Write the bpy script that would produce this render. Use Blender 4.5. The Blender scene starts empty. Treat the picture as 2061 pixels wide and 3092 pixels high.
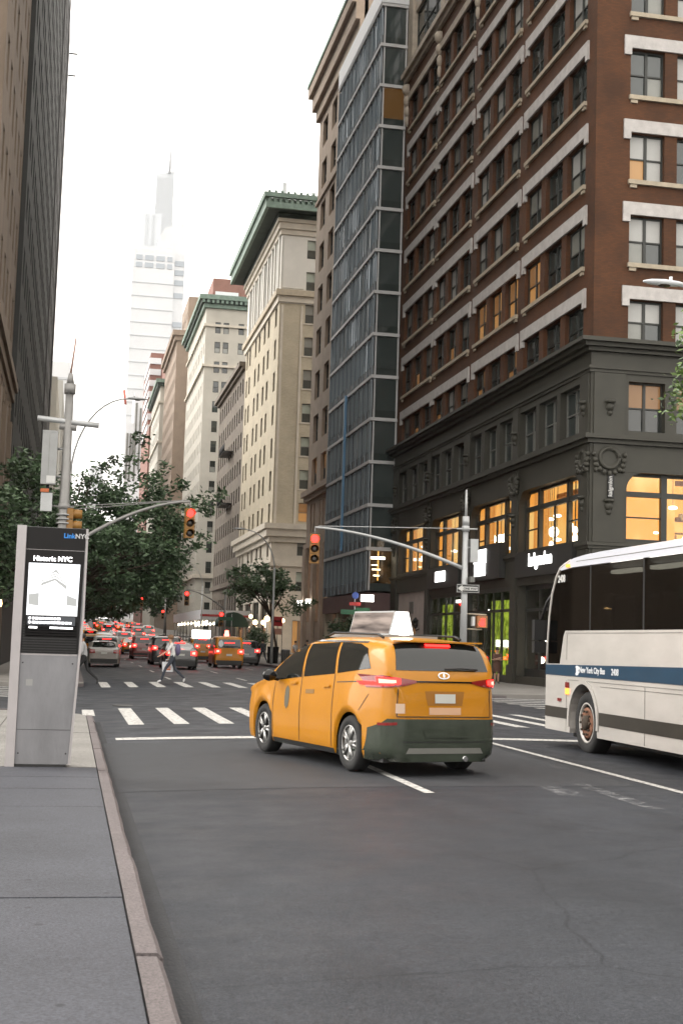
import bpy, bmesh, math, random
from mathutils import Vector, Matrix
from mathutils.bvhtree import BVHTree

random.seed(11)
SC = bpy.context.scene
COL = SC.collection
R = math.radians

# ------------------------------------------------------------------ camera
cam = bpy.data.objects.new('camera', bpy.data.cameras.new('camera'))
COL.objects.link(cam)
SC.camera = cam
_yaw, _pit, _rol = R(11.184), R(5.596), R(1.802)
_f = Vector((math.sin(_yaw) * math.cos(_pit), math.cos(_yaw) * math.cos(_pit), math.sin(_pit)))
_r = Vector((math.cos(_yaw), -math.sin(_yaw), 0))
_u = _r.cross(_f)
_r2 = _r * math.cos(_rol) + _u * math.sin(_rol)
_u2 = _u * math.cos(_rol) - _r * math.sin(_rol)
cam.matrix_world = Matrix(((_r2.x, _u2.x, -_f.x, 0), (_r2.y, _u2.y, -_f.y, 0), (_r2.z, _u2.z, -_f.z, 1.75), (0, 0, 0, 1)))
cd = cam.data
cd.sensor_fit = 'VERTICAL'
cd.sensor_height = 36.0
cd.sensor_width = 24.0
cd.lens = 47.285
cd.clip_start = 0.1
cd.clip_end = 6000
cd.dof.use_dof = True
cd.dof.focus_distance = 26.0
cd.dof.aperture_fstop = 7.0

# ------------------------------------------------------------------ sky, sun, exposure
SUN_EL, SUN_ROT = R(34), R(-62)
wd = bpy.data.worlds.new('World')
SC.world = wd
wd.use_nodes = True
nt = wd.node_tree
nt.nodes.clear()
sky = nt.nodes.new('ShaderNodeTexSky')
sky.sky_type = 'NISHITA'
sky.sun_disc = False
sky.sun_elevation = SUN_EL
sky.sun_rotation = SUN_ROT
sky.air_density = 1.0
sky.dust_density = 4.0
sky.ozone_density = 1.0
hsv = nt.nodes.new('ShaderNodeHueSaturation')          # closed cloud cover: the blue is gone
hsv.inputs['Saturation'].default_value = 0.10
mixc = nt.nodes.new('ShaderNodeMix')
mixc.data_type = 'RGBA'
mixc.inputs[0].default_value = 0.72
mixc.inputs[7].default_value = (8.5, 8.05, 7.45, 1)       # even overcast layer
bg = nt.nodes.new('ShaderNodeBackground')
bg.inputs['Strength'].default_value = 0.085
wo = nt.nodes.new('ShaderNodeOutputWorld')
nt.links.new(sky.outputs[0], hsv.inputs['Color'])
nt.links.new(hsv.outputs[0], mixc.inputs[6])
nt.links.new(mixc.outputs[2], bg.inputs[0])
nt.links.new(bg.outputs[0], wo.inputs[0])
sl = bpy.data.lights.new('sun', 'SUN')
sl.energy = 0.6
sl.angle = R(45)
sl.color = (1.0, 0.95, 0.88)
so = bpy.data.objects.new('sun', sl)
COL.objects.link(so)
_sd = Vector((math.sin(SUN_ROT) * math.cos(SUN_EL), math.cos(SUN_ROT) * math.cos(SUN_EL), math.sin(SUN_EL)))
so.rotation_euler = _sd.to_track_quat('Z', 'Y').to_euler()
vs = SC.view_settings
vs.view_transform = 'Standard'
vs.look = 'None'
vs.exposure = 2.0
vs.gamma = 1.0
vs.use_curve_mapping = False
SC.render.engine = 'CYCLES'
SC.cycles.use_denoising = True
SC.cycles.use_adaptive_sampling = True
SC.cycles.adaptive_threshold = 0.025
SC.cycles.max_bounces = 6
SC.cycles.diffuse_bounces = 2
SC.cycles.glossy_bounces = 3
SC.cycles.transmission_bounces = 4
SC.cycles.transparent_max_bounces = 12
SC.cycles.volume_bounces = 0
SC.cycles.sample_clamp_indirect = 4.0
SC.cycles.caustics_reflective = False
SC.cycles.caustics_refractive = False

# ------------------------------------------------------------------ materials
def mat(name, col, rough=0.7, var=0.0, vscale=3.0, bump=0.0, bscale=40.0, metal=0.0, spec=0.5, emit=None, estr=1.0, coat=0.0, vstretch=(1, 1, 1), col2=None, alpha=None, objco=False):
    m = bpy.data.materials.new(name)
    m.use_nodes = True
    t = m.node_tree
    p = t.nodes['Principled BSDF']
    p.inputs['Base Color'].default_value = (*col, 1)
    p.inputs['Roughness'].default_value = rough
    p.inputs['Metallic'].default_value = metal
    p.inputs['Specular IOR Level'].default_value = spec
    if coat:
        p.inputs['Coat Weight'].default_value = coat
        p.inputs['Coat Roughness'].default_value = 0.06
    if emit:
        p.inputs['Emission Color'].default_value = (*emit, 1)
        p.inputs['Emission Strength'].default_value = estr
    if var or bump:
        if objco:
            tc = t.nodes.new('ShaderNodeTexCoord'); src = tc.outputs['Object']
        else:
            ge = t.nodes.new('ShaderNodeNewGeometry'); src = ge.outputs['Position']
        mp = t.nodes.new('ShaderNodeMapping')
        mp.inputs['Scale'].default_value = vstretch
        t.links.new(src, mp.inputs[0])
    if var:
        n = t.nodes.new('ShaderNodeTexNoise')
        n.inputs['Scale'].default_value = vscale
        n.inputs['Detail'].default_value = 5
        n.inputs['Roughness'].default_value = 0.65
        t.links.new(mp.outputs[0], n.inputs['Vector'])
        cr = t.nodes.new('ShaderNodeValToRGB')
        cr.color_ramp.elements[0].position = 0.3
        cr.color_ramp.elements[1].position = 0.7
        a = tuple(max(0, c * (1 - var)) for c in col)
        b = tuple(min(1, c * (1 + var)) for c in (col2 or col))
        cr.color_ramp.elements[0].color = (*a, 1)
        cr.color_ramp.elements[1].color = (*b, 1)
        t.links.new(n.outputs[0], cr.inputs[0])
        t.links.new(cr.outputs[0], p.inputs['Base Color'])
    if bump:
        n2 = t.nodes.new('ShaderNodeTexNoise')
        n2.inputs['Scale'].default_value = bscale
        n2.inputs['Detail'].default_value = 4
        t.links.new(mp.outputs[0], n2.inputs['Vector'])
        bp = t.nodes.new('ShaderNodeBump')
        bp.inputs['Strength'].default_value = bump
        bp.inputs['Distance'].default_value = 0.02
        t.links.new(n2.outputs[0], bp.inputs['Height'])
        t.links.new(bp.outputs[0], p.inputs['Normal'])
    return m

def emis(name, col, s):
    m = bpy.data.materials.new(name); m.use_nodes = True
    t = m.node_tree; t.nodes.clear()
    e = t.nodes.new('ShaderNodeEmission'); e.inputs[0].default_value = (*col, 1); e.inputs[1].default_value = s
    o = t.nodes.new('ShaderNodeOutputMaterial'); t.links.new(e.outputs[0], o.inputs[0])
    return m

def brickmat(name, c1, c2, mortar, scale=1.0, var=0.25, rough=0.85):
    m = bpy.data.materials.new(name); m.use_nodes = True
    t = m.node_tree; p = t.nodes['Principled BSDF']
    ge = t.nodes.new('ShaderNodeNewGeometry')
    sx = t.nodes.new('ShaderNodeSeparateXYZ'); t.links.new(ge.outputs['Position'], sx.inputs[0])
    ad = t.nodes.new('ShaderNodeMath'); ad.operation = 'ADD'
    t.links.new(sx.outputs[0], ad.inputs[0]); t.links.new(sx.outputs[1], ad.inputs[1])
    cx = t.nodes.new('ShaderNodeCombineXYZ'); t.links.new(ad.outputs[0], cx.inputs[0]); t.links.new(sx.outputs[2], cx.inputs[1])
    b = t.nodes.new('ShaderNodeTexBrick')
    b.inputs['Color1'].default_value = (*c1, 1); b.inputs['Color2'].default_value = (*c2, 1); b.inputs['Mortar'].default_value = (*mortar, 1)
    b.inputs['Scale'].default_value = scale
    b.inputs['Brick Width'].default_value = 0.21; b.inputs['Row Height'].default_value = 0.07
    b.inputs['Mortar Size'].default_value = 0.006; b.inputs['Bias'].default_value = -0.2
    t.links.new(cx.outputs[0], b.inputs['Vector'])
    n = t.nodes.new('ShaderNodeTexNoise'); n.inputs['Scale'].default_value = 0.6; n.inputs['Detail'].default_value = 6
    t.links.new(ge.outputs['Position'], n.inputs['Vector'])
    mr = t.nodes.new('ShaderNodeMapRange'); mr.inputs[1].default_value = 0.3; mr.inputs[2].default_value = 0.7
    mr.inputs[3].default_value = 1 - var; mr.inputs[4].default_value = 1 + var
    t.links.new(n.outputs[0], mr.inputs[0])
    mu = t.nodes.new('ShaderNodeVectorMath'); mu.operation = 'SCALE'
    t.links.new(b.outputs[0], mu.inputs[0]); t.links.new(mr.outputs[0], mu.inputs['Scale'])
    t.links.new(mu.outputs[0], p.inputs['Base Color'])
    p.inputs['Roughness'].default_value = rough
    return m

def tint_glass(name, tint, rough=0.02, ior=1.5):
    m = bpy.data.materials.new(name); m.use_nodes = True
    t = m.node_tree; t.nodes.clear()
    tr = t.nodes.new('ShaderNodeBsdfTransparent'); tr.inputs[0].default_value = (*tint, 1)
    gl = t.nodes.new('ShaderNodeBsdfGlossy'); gl.inputs['Roughness'].default_value = rough
    lw = t.nodes.new('ShaderNodeLayerWeight'); lw.inputs[0].default_value = 0.5        # Schlick, same from both sides of the pane
    pw = t.nodes.new('ShaderNodeMath'); pw.operation = 'POWER'; pw.inputs[1].default_value = 5.0
    t.links.new(lw.outputs['Facing'], pw.inputs[0])
    f0 = ((ior - 1) / (ior + 1)) ** 2
    fr = t.nodes.new('ShaderNodeMapRange'); fr.inputs[3].default_value = f0 * 1.8; fr.inputs[4].default_value = 1.0
    t.links.new(pw.outputs[0], fr.inputs[0])
    mx = t.nodes.new('ShaderNodeMixShader')
    o = t.nodes.new('ShaderNodeOutputMaterial')
    t.links.new(fr.outputs[0], mx.inputs[0]); t.links.new(tr.outputs[0], mx.inputs[1]); t.links.new(gl.outputs[0], mx.inputs[2])
    t.links.new(mx.outputs[0], o.inputs[0])
    return m

M = {}
M['asphalt'] = None
M['concrete'] = mat('concrete', (0.22, 0.21, 0.19), 0.85, 0.22, 1.3, 0.25, 60)
M['concrete_dark'] = mat('concrete_dark', (0.050, 0.053, 0.066), 0.7, 0.22, 1.1, 0.25, 60)
M['concrete_far'] = mat('concrete_far', (0.19, 0.18, 0.165), 0.85, 0.2, 0.8)
M['granite'] = mat('granite', (0.105, 0.090, 0.090), 0.7, 0.22, 7.0, 0.3, 60, col2=(0.12, 0.10, 0.10))
M['joint'] = mat('joint', (0.035, 0.036, 0.04), 0.9)
M['brick'] = brickmat('brick', (0.092, 0.033, 0.0105), (0.064, 0.0235, 0.0075), (0.050, 0.025, 0.012), var=0.3)
M['basegrey'] = mat('basegrey', (0.042, 0.040, 0.030), 0.6, 0.14, 1.2)
M['signboard'] = mat('signboard', (0.022, 0.022, 0.02), 0.5)
M['lintel'] = mat('lintel', (0.50, 0.475, 0.455), 0.75, 0.16, 2.5)
M['sill'] = mat('sill', (0.42, 0.36, 0.27), 0.8, 0.15, 3)
M['terracotta'] = mat('terracotta', (0.42, 0.36, 0.29), 0.75, 0.18, 1.5)
M['frame_dark'] = mat('frame_dark', (0.028, 0.030, 0.026), 0.5)
M['frame_grey'] = mat('frame_grey', (0.16, 0.16, 0.145), 0.5)
M['glass'] = mat('glass', (0.026, 0.031, 0.028), 0.04, spec=0.9)
M['glass2'] = mat('glass2', (0.035, 0.045, 0.042), 0.06, spec=1.0)
M['glass_green'] = mat('glass_green', (0.048, 0.060, 0.058), 0.08, spec=0.9)
M['glass_blue'] = mat('glass_blue', (0.20, 0.28, 0.345), 0.06, spec=1.0, metal=0.8)
M['blind'] = mat('blind', (0.42, 0.42, 0.40), 0.35, 0.06, 1.2, spec=0.6)
M['blind2'] = mat('blind2', (0.24, 0.245, 0.22), 0.25, 0.1, 1.0, spec=0.8)
M['blind_green'] = mat('blind_green', (0.34, 0.38, 0.32), 0.3, 0.1, 1.0, spec=0.6)
M['lit'] = mat('lit', (0.3, 0.2, 0.1), 0.3, emit=(1.0, 0.44, 0.11), estr=0.07)
M['lit_dim'] = mat('lit_dim', (0.16, 0.10, 0.05), 0.15, emit=(1.0, 0.45, 0.15), estr=0.035)
M['lit_faint'] = mat('lit_faint', (0.05, 0.035, 0.015), 0.1, emit=(1.0, 0.45, 0.12), estr=0.016)
M['room'] = None
M['bulb'] = emis('bulb', (1.0, 0.86, 0.62), 3.0)
M['lamp_white'] = emis('lamp_white', (1.0, 0.96, 0.88), 2.4)
M['sign_white'] = emis('sign_white', (1.0, 0.98, 0.95), 1.6)
M['warm_lamp'] = emis('warm_lamp', (1.0, 0.62, 0.28), 4.0)
M['metal_grey'] = mat('metal_grey', (0.30, 0.305, 0.30), 0.45, 0.08, 2.0, metal=0.35)
M['metal_pole'] = mat('metal_pole', (0.25, 0.245, 0.235), 0.5, 0.1, 2.0, metal=0.3)
M['pole_light'] = mat('pole_light', (0.42, 0.43, 0.43), 0.45, 0.1, 2.0, metal=0.3)
M['black'] = mat('black', (0.012, 0.012, 0.012), 0.5)
M['black_gloss'] = mat('black_gloss', (0.008, 0.008, 0.008), 0.12)
M['rubber'] = mat('rubber', (0.016, 0.016, 0.016), 0.85)
M['chrome'] = mat('chrome', (0.62, 0.62, 0.62), 0.2, metal=0.95)
M['rim'] = mat('rim', (0.36, 0.36, 0.35), 0.35, metal=0.8)
M['signal_yellow'] = mat('signal_yellow', (0.24, 0.115, 0.018), 0.45, 0.1, 4.0)
M['red_on'] = emis('red_on', (1.0, 0.006, 0.005), 2.5)
M['red_hot'] = emis('red_hot', (1.0, 0.010, 0.008), 5.0)
M['tail_on'] = emis('tail_on', (1.0, 0.010, 0.008), 4.0)
M['tail_core'] = emis('tail_core', (1.0, 0.09, 0.065), 3.5)
M['tail_off'] = mat('tail_off', (0.20, 0.012, 0.01), 0.12, coat=0.6)
M['green_on'] = emis('green_on', (0.05, 1.0, 0.7), 2.5)
M['lens_dark'] = mat('lens_dark', (0.03, 0.02, 0.012), 0.2)
M['white_paint'] = mat('white_paint', (0.55, 0.55, 0.53), 0.5)
M['skin'] = mat('skin', (0.45, 0.27, 0.19), 0.55)
M['skin2'] = mat('skin2', (0.22, 0.12, 0.08), 0.55)
M['bark'] = mat('bark', (0.06, 0.045, 0.032), 0.9, 0.35, 6.0)

def _asphalt():
    m = bpy.data.materials.new('asphalt'); m.use_nodes = True
    t = m.node_tree; p = t.nodes['Principled BSDF']
    ge = t.nodes.new('ShaderNodeNewGeometry')
    def noise(scale, detail, st=(1, 1, 1), rough=0.6):
        mp = t.nodes.new('ShaderNodeMapping'); mp.inputs['Scale'].default_value = st
        t.links.new(ge.outputs['Position'], mp.inputs[0])
        n = t.nodes.new('ShaderNodeTexNoise'); n.inputs['Scale'].default_value = scale; n.inputs['Detail'].default_value = detail
        n.inputs['Roughness'].default_value = rough
        t.links.new(mp.outputs[0], n.inputs['Vector']); return n.outputs[0]
    def rng(src, a, b, c, d):
        mr = t.nodes.new('ShaderNodeMapRange'); mr.inputs[1].default_value = a; mr.inputs[2].default_value = b
        mr.inputs[3].default_value = c; mr.inputs[4].default_value = d; t.links.new(src, mr.inputs[0]); return mr.outputs[0]
    def mul(a, b):
        x = t.nodes.new('ShaderNodeMath'); x.operation = 'MULTIPLY'; t.links.new(a, x.inputs[0]); t.links.new(b, x.inputs[1]); return x.outputs[0]
    big = rng(noise(0.35, 4, (1, 0.35, 1)), 0.3, 0.7, 0.74, 1.26)          # tyre-polished lanes and old patches
    mid = rng(noise(2.2, 6, (1, 0.6, 1)), 0.3, 0.7, 0.90, 1.10)
    fine = rng(noise(75, 3, (1, 1, 1), 0.85), 0.3, 0.7, 0.30, 1.8)      # aggregate
    coarse = rng(noise(30, 3, (1, 1, 1), 0.8), 0.3, 0.7, 0.68, 1.34)
    vo = t.nodes.new('ShaderNodeTexVoronoi'); vo.feature = 'DISTANCE_TO_EDGE'; vo.inputs['Scale'].default_value = 0.30      # long thin cracks
    wob = t.nodes.new('ShaderNodeMix'); wob.data_type = 'VECTOR'; wob.inputs[0].default_value = 0.18
    nn = t.nodes.new('ShaderNodeTexNoise'); nn.inputs['Scale'].default_value = 1.6; nn.inputs['Detail'].default_value = 5
    t.links.new(ge.outputs['Position'], nn.inputs['Vector']); t.links.new(ge.outputs['Position'], wob.inputs[4]); t.links.new(nn.outputs['Color'], wob.inputs[5])
    t.links.new(wob.outputs[1], vo.inputs['Vector'])
    crack = rng(vo.outputs['Distance'], 0.0, 0.0045, 0.62, 1.0)
    stain = rng(noise(0.9, 3, (1, .5, 1), .5), 0.60, 0.74, 1.0, 0.74)                 # oil and wet-dark blotches
    v = mul(mul(mul(big, mid), mul(fine, coarse)), mul(crack, stain))
    cr = t.nodes.new('ShaderNodeVectorMath'); cr.operation = 'SCALE'
    cr.inputs[0].default_value = (0.0300, 0.0326, 0.0385)
    t.links.new(v, cr.inputs['Scale'])
    t.links.new(cr.outputs[0], p.inputs['Base Color'])
    t.links.new(rng(noise(1.3, 4), 0.3, 0.7, 0.50, 0.70), p.inputs['Roughness'])
    p.inputs['Specular IOR Level'].default_value = 0.22
    bp = t.nodes.new('ShaderNodeBump'); bp.inputs['Strength'].default_value = 0.35; bp.inputs['Distance'].default_value = 0.01
    t.links.new(noise(120, 2), bp.inputs['Height']); t.links.new(bp.outputs[0], p.inputs['Normal'])
    return m
M['asphalt'] = _asphalt()
def spotty(name, c, gum=.45, scale=3.2, rough=.7, streak=(1, 1, 1)):
    # worn stone: cloudy tone, grit, trodden gum spots and short pale scuffs
    m = bpy.data.materials.new(name); m.use_nodes = True
    t = m.node_tree; p = t.nodes['Principled BSDF']; p.inputs['Roughness'].default_value = rough
    ge = t.nodes.new('ShaderNodeNewGeometry')
    def noise(sc, de, st=(1, 1, 1)):
        mp = t.nodes.new('ShaderNodeMapping'); mp.inputs['Scale'].default_value = st; t.links.new(ge.outputs['Position'], mp.inputs[0])
        n = t.nodes.new('ShaderNodeTexNoise'); n.inputs['Scale'].default_value = sc; n.inputs['Detail'].default_value = de; n.inputs['Roughness'].default_value = .65
        t.links.new(mp.outputs[0], n.inputs['Vector']); return n.outputs[0]
    def rng(src, a, b, c_, d):
        mr = t.nodes.new('ShaderNodeMapRange'); mr.inputs[1].default_value = a; mr.inputs[2].default_value = b; mr.inputs[3].default_value = c_; mr.inputs[4].default_value = d
        t.links.new(src, mr.inputs[0]); return mr.outputs[0]
    def mul(a, b):
        x = t.nodes.new('ShaderNodeMath'); x.operation = 'MULTIPLY'; t.links.new(a, x.inputs[0]); t.links.new(b, x.inputs[1]); return x.outputs[0]
    vo = t.nodes.new('ShaderNodeTexVoronoi'); vo.inputs['Scale'].default_value = scale; t.links.new(ge.outputs['Position'], vo.inputs['Vector'])
    v = mul(mul(rng(noise(.8, 5, streak), .3, .7, .78, 1.2), rng(noise(60, 3), .28, .72, .45, 1.6)), mul(rng(vo.outputs['Distance'], .06, .10, gum, 1.0), rng(noise(5, 4, (1, 3, 1)), .66, .76, 1.0, 1.35)))
    cr = t.nodes.new('ShaderNodeVectorMath'); cr.operation = 'SCALE'; cr.inputs[0].default_value = c; t.links.new(v, cr.inputs['Scale']); t.links.new(cr.outputs[0], p.inputs['Base Color'])
    bp = t.nodes.new('ShaderNodeBump'); bp.inputs['Strength'].default_value = .3; bp.inputs['Distance'].default_value = .008; t.links.new(noise(90, 3), bp.inputs['Height']); t.links.new(bp.outputs[0], p.inputs['Normal'])
    return m
M['concrete_dark'] = spotty('concrete_dark', (0.046, 0.0485, 0.059))
M['concrete'] = spotty('concrete', (0.185, 0.178, 0.165), .6)
M['granite'] = spotty('granite', (0.108, 0.092, 0.092), .75, 5.0)

def worn_paint(name, col, lo, hi, scale=14):
    # road paint with holes worn through it
    m = bpy.data.materials.new(name); m.use_nodes = True
    t = m.node_tree; p = t.nodes['Principled BSDF']; o = t.nodes['Material Output']
    p.inputs['Base Color'].default_value = (*col, 1); p.inputs['Roughness'].default_value = 0.6
    ge = t.nodes.new('ShaderNodeNewGeometry')
    n = t.nodes.new('ShaderNodeTexNoise'); n.inputs['Scale'].default_value = scale; n.inputs['Detail'].default_value = 8; n.inputs['Roughness'].default_value = 0.75
    t.links.new(ge.outputs['Position'], n.inputs['Vector'])
    mr = t.nodes.new('ShaderNodeMapRange'); mr.inputs[1].default_value = lo; mr.inputs[2].default_value = hi
    t.links.new(n.outputs[0], mr.inputs[0])
    tr = t.nodes.new('ShaderNodeBsdfTransparent'); mx = t.nodes.new('ShaderNodeMixShader')
    t.links.new(mr.outputs[0], mx.inputs[0]); t.links.new(tr.outputs[0], mx.inputs[1]); t.links.new(p.outputs[0], mx.inputs[2])
    t.links.new(mx.outputs[0], o.inputs[0])
    return m
M['paint'] = worn_paint('paint', (0.50, 0.49, 0.465), 0.34, 0.50)
M['paint_worn'] = worn_paint('paint_worn', (0.42, 0.42, 0.43), 0.50, 0.68, 9)

def _room(name, c1, c2, s, scale):
    m = bpy.data.materials.new(name); m.use_nodes = True
    t = m.node_tree; t.nodes.clear()
    ge = t.nodes.new('ShaderNodeNewGeometry')
    mp = t.nodes.new('ShaderNodeMapping'); mp.inputs['Scale'].default_value = scale
    n = t.nodes.new('ShaderNodeTexNoise'); n.inputs['Scale'].default_value = 1.0; n.inputs['Detail'].default_value = 3
    cr = t.nodes.new('ShaderNodeValToRGB')
    cr.color_ramp.elements[0].position = 0.35; cr.color_ramp.elements[1].position = 0.65
    cr.color_ramp.elements[0].color = (*c1, 1); cr.color_ramp.elements[1].color = (*c2, 1)
    e = t.nodes.new('ShaderNodeEmission'); e.inputs[1].default_value = s
    o = t.nodes.new('ShaderNodeOutputMaterial')
    t.links.new(ge.outputs['Position'], mp.inputs[0]); t.links.new(mp.outputs[0], n.inputs['Vector'])
    t.links.new(n.outputs[0], cr.inputs[0]); t.links.new(cr.outputs[0], e.inputs[0]); t.links.new(e.outputs[0], o.inputs[0])
    return m
M['room'] = _room('room', (1.0, 0.40, 0.065), (1.0, 0.62, 0.20), 0.36, (0.9, 0.9, 0.5))  # walls and ceiling emit, lamplight put into their colour
M['curtain'] = _room('curtain', (0.80, 0.26, 0.04), (1.0, 0.48, 0.11), 0.30, (5, 5, 0.1))  # cloth glows itself, lamplight put into its colour
M['greenwall'] = _room('greenwall', (0.07, 0.11, 0.008), (0.62, 0.80, 0.08), 0.26, (5, 5, 4))  # plants glow themselves, display lighting put into the colour
M['shopdim'] = _room('shopdim', (0.02, 0.02, 0.012), (0.30, 0.16, 0.06), 0.08, (1.5, 1.5, 1.2))  # shop backs emit faintly, indoor light put into the colour

# ------------------------------------------------------------------ mesh helpers
for _k in ('lit', 'lit_dim', 'room', 'curtain', 'greenwall', 'shopdim', 'bulb', 'lamp_white', 'sign_white', 'green_on'):
    M[_k].cycles.emission_sampling = 'NONE'
class MB:
    def __init__(s):
        s.v = []; s.f = []; s.m = []; s.mats = []; s.sm = []
    def mi(s, m):
        m = M[m] if isinstance(m, str) else m
        if m not in s.mats: s.mats.append(m)
        return s.mats.index(m)
    def poly(s, pts, m, smooth=False):
        b = len(s.v); s.v.extend(tuple(p) for p in pts)
        s.f.append(tuple(range(b, b + len(pts)))); s.m.append(s.mi(m)); s.sm.append(smooth)
        return s
    def box(s, x0, x1, y0, y1, z0, z1, m):
        b = len(s.v)
        s.v += [(x0, y0, z0), (x1, y0, z0), (x1, y1, z0), (x0, y1, z0), (x0, y0, z1), (x1, y0, z1), (x1, y1, z1), (x0, y1, z1)]
        k = s.mi(m)
        for f in ((0, 3, 2, 1), (4, 5, 6, 7), (0, 1, 5, 4), (1, 2, 6, 5), (2, 3, 7, 6), (3, 0, 4, 7)):
            s.f.append(tuple(b + i for i in f)); s.m.append(k); s.sm.append(False)
        return s
    def rings(s, rings, m, closed=True, cap=(False, False), smooth=True):
        b = len(s.v); n = len(rings[0]); k = s.mi(m)
        for r in rings: s.v.extend(tuple(p) for p in r)
        for i in range(len(rings) - 1):
            for j in range(n if closed else n - 1):
                j2 = (j + 1) % n
                s.f.append((b + i * n + j, b + i * n + j2, b + (i + 1) * n + j2, b + (i + 1) * n + j)); s.m.append(k); s.sm.append(smooth)
        if cap[0]: s.f.append(tuple(b + j for j in range(n))[::-1]); s.m.append(k); s.sm.append(False)
        if cap[1]: s.f.append(tuple(b + (len(rings) - 1) * n + j for j in range(n))); s.m.append(k); s.sm.append(False)
        return s
    def tube(s, pts, rad, m, n=8, cap=True):
        pts = [Vector(p) for p in pts]
        if not isinstance(rad, (list, tuple)): rad = [rad] * len(pts)
        rr = []; prev = None
        for i, p in enumerate(pts):
            d = (pts[min(i + 1, len(pts) - 1)] - pts[max(i - 1, 0)]).normalized()
            if prev is None:
                a = Vector((0, 0, 1)) if abs(d.z) < 0.9 else Vector((1, 0, 0))
                x = d.cross(a).normalized()
            else:
                x = (prev - d * prev.dot(d)).normalized()
            prev = x; y = d.cross(x)
            rr.append([p + (x * math.cos(2 * math.pi * j / n) + y * math.sin(2 * math.pi * j / n)) * rad[i] for j in range(n)])
        return s.rings(rr, m, True, (cap, cap))
    def lathe(s, c, prof, m, n=16, axis='z'):
        c = Vector(c); rr = []
        for r, h in prof:
            ring = []
            for j in range(n):
                a = 2 * math.pi * j / n; p = (r * math.cos(a), r * math.sin(a), h)
                if axis == 'x': p = (p[2], p[0], p[1])
                if axis == 'y': p = (p[0], p[2], p[1])
                ring.append(c + Vector(p))
            rr.append(ring)
        return s.rings(rr, m, True, (True, True))
    def prism(s, poly, a, b, m, axis='y', smooth=False):
        # poly of 2d points extruded between a and b along axis: x -> (a, p0, p1), y -> (p0, a, p1), z -> (p0, p1, a)
        def P(q, h):
            return {'x': (h, q[0], q[1]), 'y': (q[0], h, q[1]), 'z': (q[0], q[1], h)}[axis]
        n = len(poly); base = len(s.v); k = s.mi(m)
        s.v += [P(q, a) for q in poly] + [P(q, b) for q in poly]
        s.f.append(tuple(base + i for i in range(n))); s.f.append(tuple(base + n + i for i in range(n))[::-1])
        s.m += [k, k]; s.sm += [False, False]
        for i in range(n):
            j = (i + 1) % n
            s.f.append((base + i, base + n + i, base + n + j, base + j)); s.m.append(k); s.sm.append(smooth)
        return s
    def sphere(s, c, r, m, n=12, sc=(1, 1, 1)):
        k = max(4, n // 2)
        rr = []
        for i in range(k + 1):
            t = math.pi * i / k
            t = min(max(t, 0.02), math.pi - 0.02)
            rr.append([(c[0] + r * sc[0] * math.sin(t) * math.cos(2 * math.pi * j / n), c[1] + r * sc[1] * math.sin(t) * math.sin(2 * math.pi * j / n), c[2] + r * sc[2] * math.cos(t)) for j in range(n)])
        return s.rings(rr, m)
    def mesh(s, name):
        me = bpy.data.meshes.new(name)
        me.from_pydata(s.v, [], s.f)
        for m in s.mats: me.materials.append(m)
        me.polygons.foreach_set('material_index', s.m)
        me.polygons.foreach_set('use_smooth', s.sm)
        me.update()
        return me
    def build(s, name, parent=None, loc=None, rz=None):
        return ob(name, s.mesh(name), parent, loc, rz)

def ob(name, data, parent=None, loc=None, rz=None):
    o = bpy.data.objects.new(name, data)
    COL.objects.link(o)
    if parent is not None: o.parent = parent
    if loc is not None: o.location = loc
    if rz is not None: o.rotation_euler[2] = rz
    return o

def tag(o, label=None, cat=None, group=None, kind=None):
    if label: o['label'] = label
    if cat: o['category'] = cat
    if group: o['group'] = group
    if kind: o['kind'] = kind
    return o

def thing(name, label, cat, loc=(0, 0, 0), rz=0.0, group=None):
    return tag(ob(name, None, None, loc, rz), label, cat, group)

def copy_tree(o, parent=None):
    c = o.copy(); COL.objects.link(c)
    if parent is not None: c.parent = parent
    for ch in o.children: copy_tree(ch, c)
    return c

def text_mesh(body, size, material, extrude=0.002, bold=0.0, align='LEFT'):
    cu = bpy.data.curves.new('lettering', 'FONT')
    cu.body = body; cu.size = size; cu.extrude = extrude; cu.offset = bold; cu.align_x = align
    cu.resolution_u = 3
    to = bpy.data.objects.new('lettering', cu)
    COL.objects.link(to)
    dg = bpy.context.evaluated_depsgraph_get()
    me = bpy.data.meshes.new_from_object(to.evaluated_get(dg))
    bpy.data.objects.remove(to); bpy.data.curves.remove(cu)
    me.materials.clear(); me.materials.append(M[material] if isinstance(material, str) else material)
    return me

def place_text(name, body, size, material, parent, origin, xdir, zdir, bold=0.0, align='LEFT', extrude=0.002):
    me = text_mesh(body, size, material, extrude, bold, align)
    x = Vector(xdir).normalized(); z = Vector(zdir).normalized(); y = z.cross(x)   # text x -> x, text y -> z, text normal -> -y
    mt = Matrix(((x.x, z.x, -y.x), (x.y, z.y, -y.y), (x.z, z.z, -y.z)))
    for v in me.vertices: v.co = Vector(origin) + mt @ v.co
    me.update()
    return ob(name, me, parent)

# facade frames: (u, z, d) -> world; d runs inward
def FW(x):  return (lambda u, z, d: (x + d, u, z)), R(-90), (lambda u, d=0.0: (x + d, u))     # faces the avenue from the right side
def FS(y):  return (lambda u, z, d: (u, y + d, z)), 0.0, (lambda u, d=0.0: (u, y + d))        # faces the camera
def FL(x):  return (lambda u, z, d: (x - d, u, z)), R(90), (lambda u, d=0.0: (x - d, u))      # faces the avenue from the left side

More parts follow.
